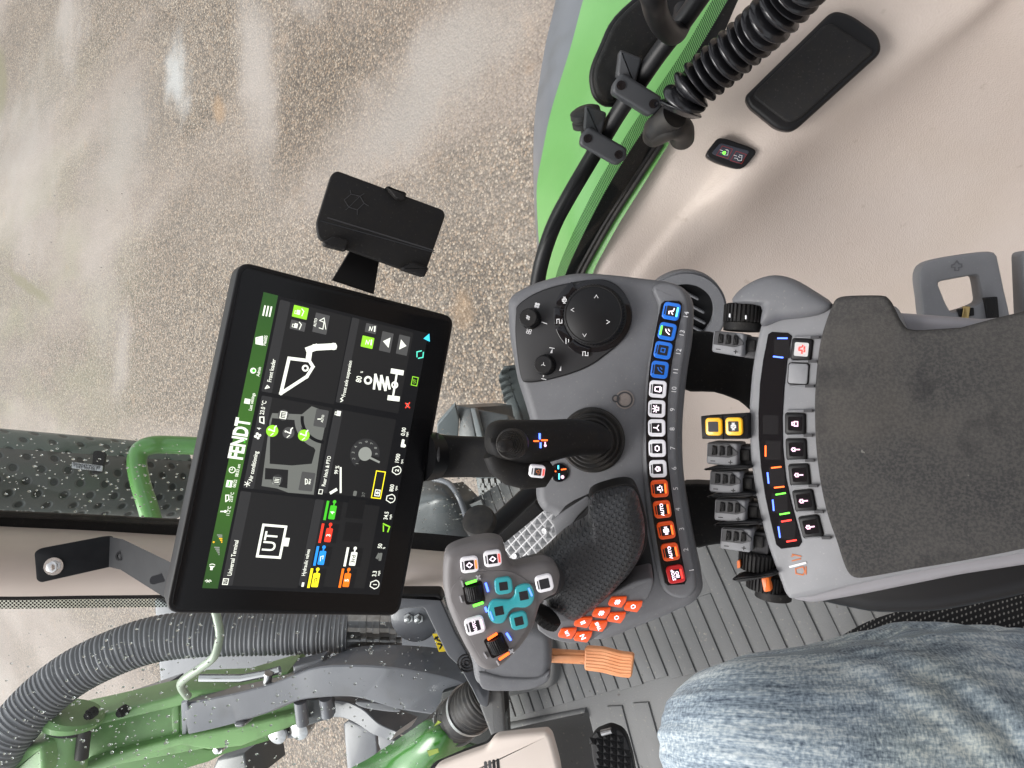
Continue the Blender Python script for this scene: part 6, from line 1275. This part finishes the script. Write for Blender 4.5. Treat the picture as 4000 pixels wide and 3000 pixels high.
ft = thing('hydraulic_couplings', 'steel hydraulic couplings at the lower end of the corrugated hose', 'coupling', P(*E1(1350, 260), 2.1))
for j, (v, m) in enumerate(((205, M_STEEL), (245, M_STEEL), (330, M_STEEL), (365, M_GREYP))):
    mb = MB(); a, b_ = P(*E1(1190, v), 2.1), P(*E1(1530, v+8), 2.12); q = b_-a
    pr = [(0, .022), (.25, .022), (.26, .030), (.36, .030), (.37, .024), (.48, .024), (.49, .031), (.60, .031), (.61, .022), (.78, .022), (.79, .03), (.9, .03), (.91, .02), (1, .02)]
    mb.tube([a+q*t for t, r in pr], [r for t, r in pr], m, 8 if j % 2 else 6); mb.build('coupling', WORLD, ft)
DFm = Frame(P(*E1(1610, 185), 2.0), (-.1, -.6, .8)); mb = MB(); mb.lathe([(.068, -.03), (.068, 0), (.062, .004), (.0001, .004)], M_GREYP, 40)
o = mb.build('round_cover', DFm); tag(o, 'round grey metal cover with two bolts near the yellow label', 'cover')
for (u, v) in ((1578, 172), (1640, 174)): mb = MB(); x, y = DFm.uv(E1(u, v)); mb.lathe([(.014, .003), (.014, .012), (.008, .012), (.008, .026), (.0001, .028)], M_STEEL, 6, Matrix.Translation((x, y, 0))); mb.build('bolt', DFm, o)
mb = MB(); mb.tube(cat([P(*E1(u, v), d) for u, v, d in [(375, 120, 1.80), (392, 180, 1.8), (408, 270, 1.8), (400, 340, 1.8), (372, 420, 1.8), (300, 480, 1.82), (205, 545, 1.84), (168, 585, 1.86), (180, 625, 1.88), (212, 665, 1.9)]], 8, False), .0105, mat('pale_green_pipe', (.36, .42, .33), .35), 16); o = mb.build('bent_pipe', WORLD); tag(o, 'thin pale bent pipe crossing the corrugated hose', 'pipe')
mb = MB(); mb.tube([P(*E1(u, v), 2.0) for u, v in [(285, 550), (540, 552), (690, 525), (780, 500)]], .011, M_CHROME, 12); mb.tube([P(*E1(710, 520), 1.98), P(*E1(700, 580), 1.99)], .012, M_STEEL, 10); o = mb.build('steel_rod', WORLD); tag(o, 'shiny steel rod above the loader arm', 'rod')
LYF = Frame(P(*E1(1765, 330), 1.9), (.2, -.7, .65)); l1 = lambda u, v: LYF.uv(E1(u, v))
o = MB(); o.prism([l1(1720, 278), l1(1772, 274), l1(1816, 385), l1(1760, 390)], -.002, 0, mat('yellow_label', (.75, .55, .03), .4)); 
for pts in ([(1740, 300), (1765, 296)], [(1750, 315), (1790, 330)], [(1755, 340), (1800, 345)], [(1765, 370), (1790, 330)], [(1735, 310), (1750, 306)]): o.stroke([l1(*p) for p in pts], .004, 0, .0006, M_BLK)
o = o.build('warning_label', LYF); tag(o, 'yellow warning label with black pictogram beside the lever head', 'warning label')
slab('red_part', [(1690, 480), (1745, 370), (1785, 430), (1785, 455)], 2.3, (0, -.5, .86), .02, mat('red_paint', (.45, .03, .03), .4), .002, 'red metal part glimpsed below the yellow label', 'metal part', E1)
slab('silver_tip', [(1740, 520), (1830, 490), (1840, 545), (1800, 540)], 2.35, (0, -.5, .86), .02, mat('pale_metal', (.4, .4, .4), .4), .002, 'pale metal piece under the red part', 'metal part', E1)
speck(M_GREEND, 14, .55, .75, .4, (.10, .11, .06)); speck(M_GREYP, 10, .55, .75, .35, (.07, .068, .062))
# loader arm
la = thing('loader_arm', 'green and grey front loader arm outside the windshield', 'loader arm', P(*E1(500, 800), 2.2))
def beam(name, top, bot, d0, d1, m, dz=.10, parent=la, nrm=None, lip=0):
    """box-section beam: top face between two edge curves, side walls falling away"""
    n = len(top); T_ = []
    Lc = cat([Vector(p) for p in top], 6, False); Rc = cat([Vector(p) for p in bot], 6, False); N = len(Lc); rings = []
    for i, (a, b_) in enumerate(zip(Lc, Rc)):
        t = i/(N-1); d = d0+(d1-d0)*t; A = P(*E1(a.x, a.y), d); B = P(*E1(b_.x, b_.y), d+.015); dn = Vector((0, .25, -1)).normalized()*dz; w_ = (B-A); e = w_*.06
        rings.append([A+dn*.10, A+e*.5+dn*.02, A+e*1.3, B-e*1.3, B-e*.5+dn*.02, B+dn*.10, B+dn, A+dn])
    mb = MB(); mb.rings(rings, m); return mb.build(name, WORLD, parent, fix=True, angle=30)
F1 = crop(0, 2109, .9042)
slab('green_web', [(150, 860), (480, 770), (760, 700), (1290, 700), (1290, 790), (900, 900), (300, 1010), (60, 1010), (60, 900)], 2.145, (-.05, -.66, .75), .05, M_GREEND, .006, None, None, F1, la)
slab('green_flange', [(140, 870), (150, 840), (230, 800), (480, 745), (740, 680), (790, 655), (1000, 648), (1240, 575), (1255, 592), (1020, 680), (820, 705), (770, 722), (490, 788), (260, 838), (170, 885)], 2.08, (-.05, -.66, .75), .14, M_GREEND, .010, None, None, F1, la)
slab('green_flange', [(360, 965), (560, 905), (780, 850), (1000, 812), (1280, 745), (1285, 800), (1040, 895), (900, 910), (780, 890), (560, 950), (400, 1010), (350, 1010)], 2.11, (-.05, -.66, .75), .14, M_GREEND, .010, None, None, F1, la)
slab('end_rib', [(735, 690), (775, 700), (775, 850), (740, 860)], 2.12, (-.05, -.66, .75), .10, M_GREEND, .008, None, None, F1, la)
slab('end_rib', [(480, 760), (515, 755), (520, 925), (490, 930)], 2.14, (-.05, -.66, .75), .08, M_GREEND, .010, None, None, F1, la)
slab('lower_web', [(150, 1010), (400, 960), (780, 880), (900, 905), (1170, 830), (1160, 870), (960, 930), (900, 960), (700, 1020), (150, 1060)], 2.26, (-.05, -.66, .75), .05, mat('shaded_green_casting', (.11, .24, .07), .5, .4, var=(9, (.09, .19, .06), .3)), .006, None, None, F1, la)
beam('grey_beam', [(185, 700), (330, 675), (500, 640), (700, 590), (860, 530), (1000, 480), (1200, 465), (1500, 482), (1830, 545), (2000, 620)], [(215, 905), (370, 870), (520, 830), (720, 765), (880, 700), (1010, 680), (1180, 672), (1300, 690), (1520, 755), (1850, 800)], 2.02, 1.85, M_GREYP, .16)
beam('grey_leg', [(1090, 680), (1180, 690), (1290, 740), (1390, 830), (1500, 880)], [(1090, 800), (1160, 800), (1240, 830), (1350, 900), (1460, 940)], 2.08, 2.0, M_GREYP, .1)
o = slab('light_pocket', [(1250, 700), (1400, 710), (1520, 745), (1500, 762), (1380, 750), (1280, 730)], 1.93, (0,-.66,.75), .01, mat('pale_grey_paint', (.20, .205, .22), .35), .002, None, None, E1, la, sm=3)
for (u0, v0, u1, v1, r) in ((905, 690, 920, 830, .018), (1060, 670, 1075, 780, .018)): mb = MB(); mb.tube([P(*E1(u0, v0), 1.98), P(*E1(u1, v1), 2.0)], r, M_GREYP, 20); mb.build('gusset', WORLD, la, fix=True)
slab('gusset_plate', [(880, 690), (1090, 672), (1100, 800), (930, 855)], 2.02, (0,-.66,.75), .04, M_GLZ, .006, None, None, E1, la)
slab('hose_clamp_block', [(855, 480), (1000, 445), (1040, 430), (1060, 480), (1000, 500), (860, 530)], 1.98, (0,-.66,.75), .06, M_GREYP, .008, None, None, E1, la)
slab('beam_end_face', [(168, 712), (205, 700), (218, 760), (200, 905), (175, 905)], 2.0, (-.6, -.5, .6), .01, mat('pale_grey_face', (.24, .245, .27), .4), .003, None, None, E1, la)  # end face in a paler grey than the beam
slab('knuckle', [(485, 830), (520, 822), (560, 830), (550, 860), (500, 865)], 1.99, (0, -.5, .86), .05, M_GREYP, .01, None, None, E1, la, r=.015)
mb = MB(); mb.tube([P(285, 2800, 2.03), P(268, 2850, 2.03), P(245, 3060, 2.05)], .058, M_GREEND, 40); mb.tube([P(290, 2782, 2.03), P(285, 2800, 2.03), P(283, 2822, 2.03)], [.074, .082, .078], M_GREEND, 40); mb.build('pivot_boss', WORLD, la, fix=True)
mb = MB(); mb.tube([P(281, 2826, 2.03), P(279, 2840, 2.03)], .064, mat('old_grease', (.02, .018, .016), .6), 40); mb.tube([P(330, 2850, 2.0), P(318, 2960, 2.0)], .018, mat('old_grease_dark', (.02, .018, .016), .6), 16); mb.build('grease', WORLD, la, fix=True)
slab('end_lug', [(-10, 1620), (50, 1550), (190, 1528), (200, 1640), (160, 1740), (-60, 1740)], 2.0, (-.1, -.4, .9), .12, M_GREEND, .012, None, None, C5, la, r=.02)
for (u, v, d) in ((215, 1432, 1.98), (405, 1388, 2.0), (550, 1378, 2.05), (990, 1545, 2.15)):
    mb = MB(); BFm = Frame(P(*C5(u, v), d), (-.1, -.5, .86)); mb.lathe([(.015, -.02), (.015, 0), (.010, 0), (.010, .010), (.0001, .012)], M_STEEL if u in (215, 990) else M_BLKM, 8); mb.build('bolt', BFm, la)
for (u, v) in ((755, 905), (890, 880)): mb = MB(); BFm = Frame(P(*E1(u, v), 2.1), (-.1, -.5, .86)); mb.lathe([(.030, -.05), (.030, -.004), (.024, 0), (.0001, 0)], M_STEEL, 20); mb.build('pin', BFm, la)
slab('link_plate', [(720, 895), (780, 870), (930, 855), (930, 905), (880, 925), (740, 930)], 2.14, (0, -.5, .86), .03, M_GREYP, .006, None, None, E1, la, r=.012)
slab('attachment_frame', [(390, 1050), (560, 1010), (590, 1200), (300, 1250)], 2.5, (0, -.4, .9), .2, M_GLZ, .01, 'dark steel frame under the green loader arm at the picture edge', 'frame', E1)
slab('side_box', [(475, 1370), (500, 1340), (735, 1260), (745, 1320), (560, 1350), (500, 1400)], 2.6, (-.1, -.4, .9), .1, M_GREYP, .01, 'grey box with white sticker left of the loader arm', 'box', C5)
o = slab('sticker', [(505, 1362), (545, 1350), (552, 1378), (512, 1390)], 2.58, (-.1, -.4, .9), .004, M_WHITE, 0, 'small white sticker on the grey box', 'sticker', C5)
slab('chassis_plate', [(1170, 835), (1200, 810), (1370, 880), (1380, 1010), (1250, 1200), (1200, 1200)], 2.6, (0, -.4, .9), .04, M_GREYP, .006, 'grey chassis plate on the ground side of the loader', 'plate', E1)
slab('axle_plate', [(1380, 880), (1480, 930), (1520, 960), (1400, 1000), (1385, 960)], 2.5, (0, -.4, .9), .04, mat('axle_grey', (.15, .155, .17), .4), .006, 'small grey plate wedged between ground and green hood', 'plate', E1)
# green hood corner
hd = thing('engine_hood', 'glossy green engine hood corner at the lower picture edge', 'hood', P(*E1(1700, 950), 1.5))
G = spline_sheet([[(*E1(u, v), d) for u, v, d in r] for r in [
 [(1080, 1250, 1.75), (1200, 1120, 1.72), (1330, 1045, 1.70), (1480, 945, 1.66), (1600, 865, 1.62), (1680, 812, 1.60), (1740, 802, 1.60)],
 [(1200, 1320, 1.66), (1320, 1180, 1.63), (1450, 1090, 1.60), (1580, 980, 1.55), (1690, 890, 1.52), (1770, 835, 1.53), (1815, 822, 1.56)],
 [(1330, 1400, 1.62), (1480, 1250, 1.58), (1600, 1140, 1.55), (1720, 1030, 1.51), (1800, 930, 1.50), (1850, 870, 1.52), (1870, 865, 1.56)],
 [(1450, 1480, 1.62), (1600, 1330, 1.60), (1720, 1200, 1.58), (1830, 1090, 1.56), (1890, 990, 1.55), (1925, 945, 1.56), (1935, 935, 1.60)],
 [(1600, 1560, 1.66), (1780, 1400, 1.64), (1880, 1260, 1.62), (1960, 1120, 1.61), (1985, 1020, 1.60), (1995, 968, 1.61), (2000, 960, 1.65)]]], 8, 8)
mb = MB(); thick(mb, G, mat('hood_green', (.045, .20, .03), .22, .5, coat=.5, var=(5, (.04, .17, .025), .3)), .01); mb.build('panel', WORLD, hd, fix=True, angle=70)
o = slab('yellow_mark', [(1688, 1000), (1755, 985), (1760, 1010), (1700, 1035)], 1.49, (0, -.5, .86), .002, mat('olive_mark', (.22, .30, .03), .4), 0, None, None, E1, hd)
slab('yellow_arrow', [(1730, 850), (1755, 812), (1775, 825)], 1.51, (0, -.5, .86), .002, mat('lime_mark', (.30, .38, .03), .4), 0, None, None, E1, hd)
# ribbed rubber duct
dp = cat([P(*E1(u, v), d) for u, v, d in [(1740, 920, 1.72), (1830, 850, 1.62), (1910, 780, 1.52), (1990, 715, 1.46), (2080, 640, 1.44)]], 24, False)
duct = thing('rubber_duct', 'black ribbed rubber duct with steel clamps above the green hood', 'duct', dp[20])
mb = MB(); mb.tube(dp, [.047+.0015*math.sin(i*1.6) for i in range(len(dp))], M_RUB, 36); mb.build('duct', WORLD, duct, fix=True)
for i in (36, 62):
    t = (dp[i+1]-dp[i-1]).normalized(); mb = MB(); mb.tube([dp[i]-t*.006, dp[i]+t*.006], .052, M_STEEL, 36); mb.build('clamp', WORLD, duct)
slab('recess_shade', [(1780, 640), (2040, 560), (2180, 640), (2200, 1000), (1990, 1020), (1900, 960), (1820, 860), (1750, 800)], 1.85, (0, -.5, .86), .02, mat('recess_shade_black', (.010, .012, .012), .5), .004, 'flat black panel painting the shade between hood and cab floor', 'panel', E1)  # no real hollow: flat black paints the shade of the recess
# windshield base strip (wet dark grey), with bolt
WB = Frame(P(*C6(420, 960), 1.33), (-.15, -.68, .72)); w6 = lambda u, v, h=0: WB.uv(C6(u, v), h)
wb = thing('scuttle_strip', 'dark grey wet strip along the lower windshield edge', 'trim strip', WB.O)
mb = MB(); mb.prism(roundpoly([w6(*p) for p in [(30, 690), (110, 640), (300, 635), (335, 670), (420, 860), (520, 1040), (560, 1150), (625, 1200), (618, 1292), (600, 1305), (560, 1285), (520, 1200), (440, 1060), (375, 1000), (300, 850), (235, 715), (120, 720), (60, 740)]], .006), -.02, 0, mat('wet_grey', (.05, .053, .06), .2, .5, coat=.5), .003, 3); mb.build('strip', WB, wb)
mb = MB(); mb.prism(roundpoly([w6(*p) for p in [(40, 640), (100, 628), (330, 628), (350, 670), (300, 650), (120, 655)]], .004), -.03, .006, M_BLK, .003); mb.build('seal', WB, wb)
mb = MB(); x, y = w6(487, 1040); 
for r in (.018, .012, .006): mb.ring(x, y, r-.002, r, 0, .002, M_BLKM, 24)
mb.build('plug', WB, wb)
mb = MB(); mb.prism(roundpoly([w6(*p, -.01) for p in [(625, 1195), (700, 1210), (720, 1480), (640, 1500), (610, 1420), (560, 1290)]], .006), -.04, -.01, M_MAT, .006, 3); mb.build('floor_edge', WB, wb)
# ------------------------------------------------------------------ glass panes and raindrops
def glass_mat(name, tint):
    m = bpy.data.materials.new(name); m.use_nodes = True; t = m.node_tree; out = t.nodes['Material Output']; t.nodes.remove(t.nodes['Principled BSDF'])
    tr = t.nodes.new('ShaderNodeBsdfTransparent'); tr.inputs[0].default_value = (*tint, 1); gl = t.nodes.new('ShaderNodeBsdfGlossy'); gl.inputs['Roughness'].default_value = .02
    fz = t.nodes.new('ShaderNodeFresnel'); fz.inputs['IOR'].default_value = 1.35; mx = t.nodes.new('ShaderNodeMixShader')
    t.links.new(fz.outputs[0], mx.inputs[0]); t.links.new(tr.outputs[0], mx.inputs[1]); t.links.new(gl.outputs[0], mx.inputs[2]); t.links.new(mx.outputs[0], out.inputs[0]); return m
def drop_mat():
    m = bpy.data.materials.new('raindrop'); m.use_nodes = True; b = m.node_tree.nodes['Principled BSDF']; b.inputs['Base Color'].default_value = (.80, .84, .84, 1); b.inputs['Transmission Weight'].default_value = 1; b.inputs['IOR'].default_value = 1.33; b.inputs['Roughness'].default_value = .0; return m
M_DROP = drop_mat()
Pa, Pb, Pc_ = P(0, 2400, 1.02), P(1700, 2400, 1.44), P(800, 3000, 1.24)
GL = Frame(Pa, (Pb-Pa).cross(Pc_-Pa) if (Pb-Pa).cross(Pc_-Pa).dot(FW) < 0 else -(Pb-Pa).cross(Pc_-Pa))
mb = MB(); mb.flat([GL.uv(p) for p in [(-200, 2335), (1640, 2330), (2060, 2720), (2000, 3200), (-200, 3200)]], 0, glass_mat('windshield_glass', (.93, .96, .95))); o = mb.build('windshield', GL); tag(o, 'wet windshield glass in front of the loader arm', 'window')
Pa, Pb, Pc_ = P(0, 2010, .99), P(1600, 2100, 1.37), P(2250, 1100, 1.10)
GR = Frame(Pa, (Pb-Pa).cross(Pc_-Pa) if (Pb-Pa).cross(Pc_-Pa).dot(FW) < 0 else -(Pb-Pa).cross(Pc_-Pa))
mb = MB(); mb.flat([GR.uv(p) for p in [(-300, 2005), (1700, 2110), (2080, 1900), (2240, 1250), (2330, 1000), (2560, 520), (2560, 420), (2400, -200), (-300, -200)]], 0, glass_mat('side_window_glass', (.93, .965, .945))); o = mb.build('side_window', GR); tag(o, 'clear side window glass speckled with rain right of the pillar', 'window')
print('GR depth at corner', ((GR.O-CAM).dot(GR.Z)/ray(640, 1000).dot(GR.Z)), ((GR.O-CAM).dot(GR.Z)/ray(2500, 100).dot(GR.Z)))
random.seed(11)
def drops(name, F, regs, label):
    mb = MB()
    for (poly, n, smin, smax) in regs:
        xs = [p[0] for p in poly]; ys = [p[1] for p in poly]; k = 0
        while k < n:
            p = (random.uniform(min(xs), max(xs)), random.uniform(min(ys), max(ys)))
            if not inside(*p, poly): continue
            k += 1; x, y = F.uv(p); d = (F.M @ Vector((x, y, 0))-CAM).dot(FW); r = (smin+(smax-smin)*random.random()**2.5)*d/FPX
            prof = [(r*.02, -r*.42), (r*.6, -r*.36), (r*.9, -r*.2), (r, 0)]; e = random.uniform(.75, 1.35); a = random.uniform(0, 3.14)
            mb.lathe(prof, M_DROP, 8, Matrix.Translation((x, y, -.0006)) @ Matrix.Rotation(a, 4, 'Z') @ Matrix.Diagonal((1, e, -1 if False else 1, 1)))
            if random.random() < .25:
                r2 = r*.6; mb.lathe([(.0001, -r2*.5), (r2*.8, -r2*.3), (r2, 0)], M_DROP, 7, Matrix.Translation((x-r*.2, y-r*1.2, -.0006)))
    o = mb.build(name, F, fix=True); tag(o, kind='stuff'); return o
drops('raindrops_windshield', GL, [([(640, 2400), (1500, 2400), (1700, 2500), (2050, 2780), (1950, 3000), (300, 3000), (0, 3000), (0, 2800), (400, 2500)], 620, 2, 6.5), ([(0, 2420), (640, 2420), (640, 3000), (0, 3000)], 110, 1.5, 5)], '')
drops('raindrops_side_window', GR, [([(0, 1700), (700, 1720), (760, 2040), (0, 2000)], 230, 2, 6), ([(1560, 1850), (1900, 1860), (1980, 1950), (1720, 2120), (1560, 2080)], 190, 2, 5), ([(0, 0), (640, 0), (640, 1700), (0, 1700)], 50, 1.3, 3.2), ([(1560, 1580), (1950, 1620), (1950, 1850), (1560, 1850)], 40, 2, 5)], '')
# ------------------------------------------------------------------ unseen roof slab added over the operator, sized and placed to shade the cab
mb = MB(); mb.box((-.35, -.25, CAMZ+.45), (1.3, 1.4, .10), M_BEIGE2, .03, r=.2); o = mb.build('shade_roof', WORLD); tag(o, 'unseen beige roof slab added above the operator to shade the cab', 'roof')
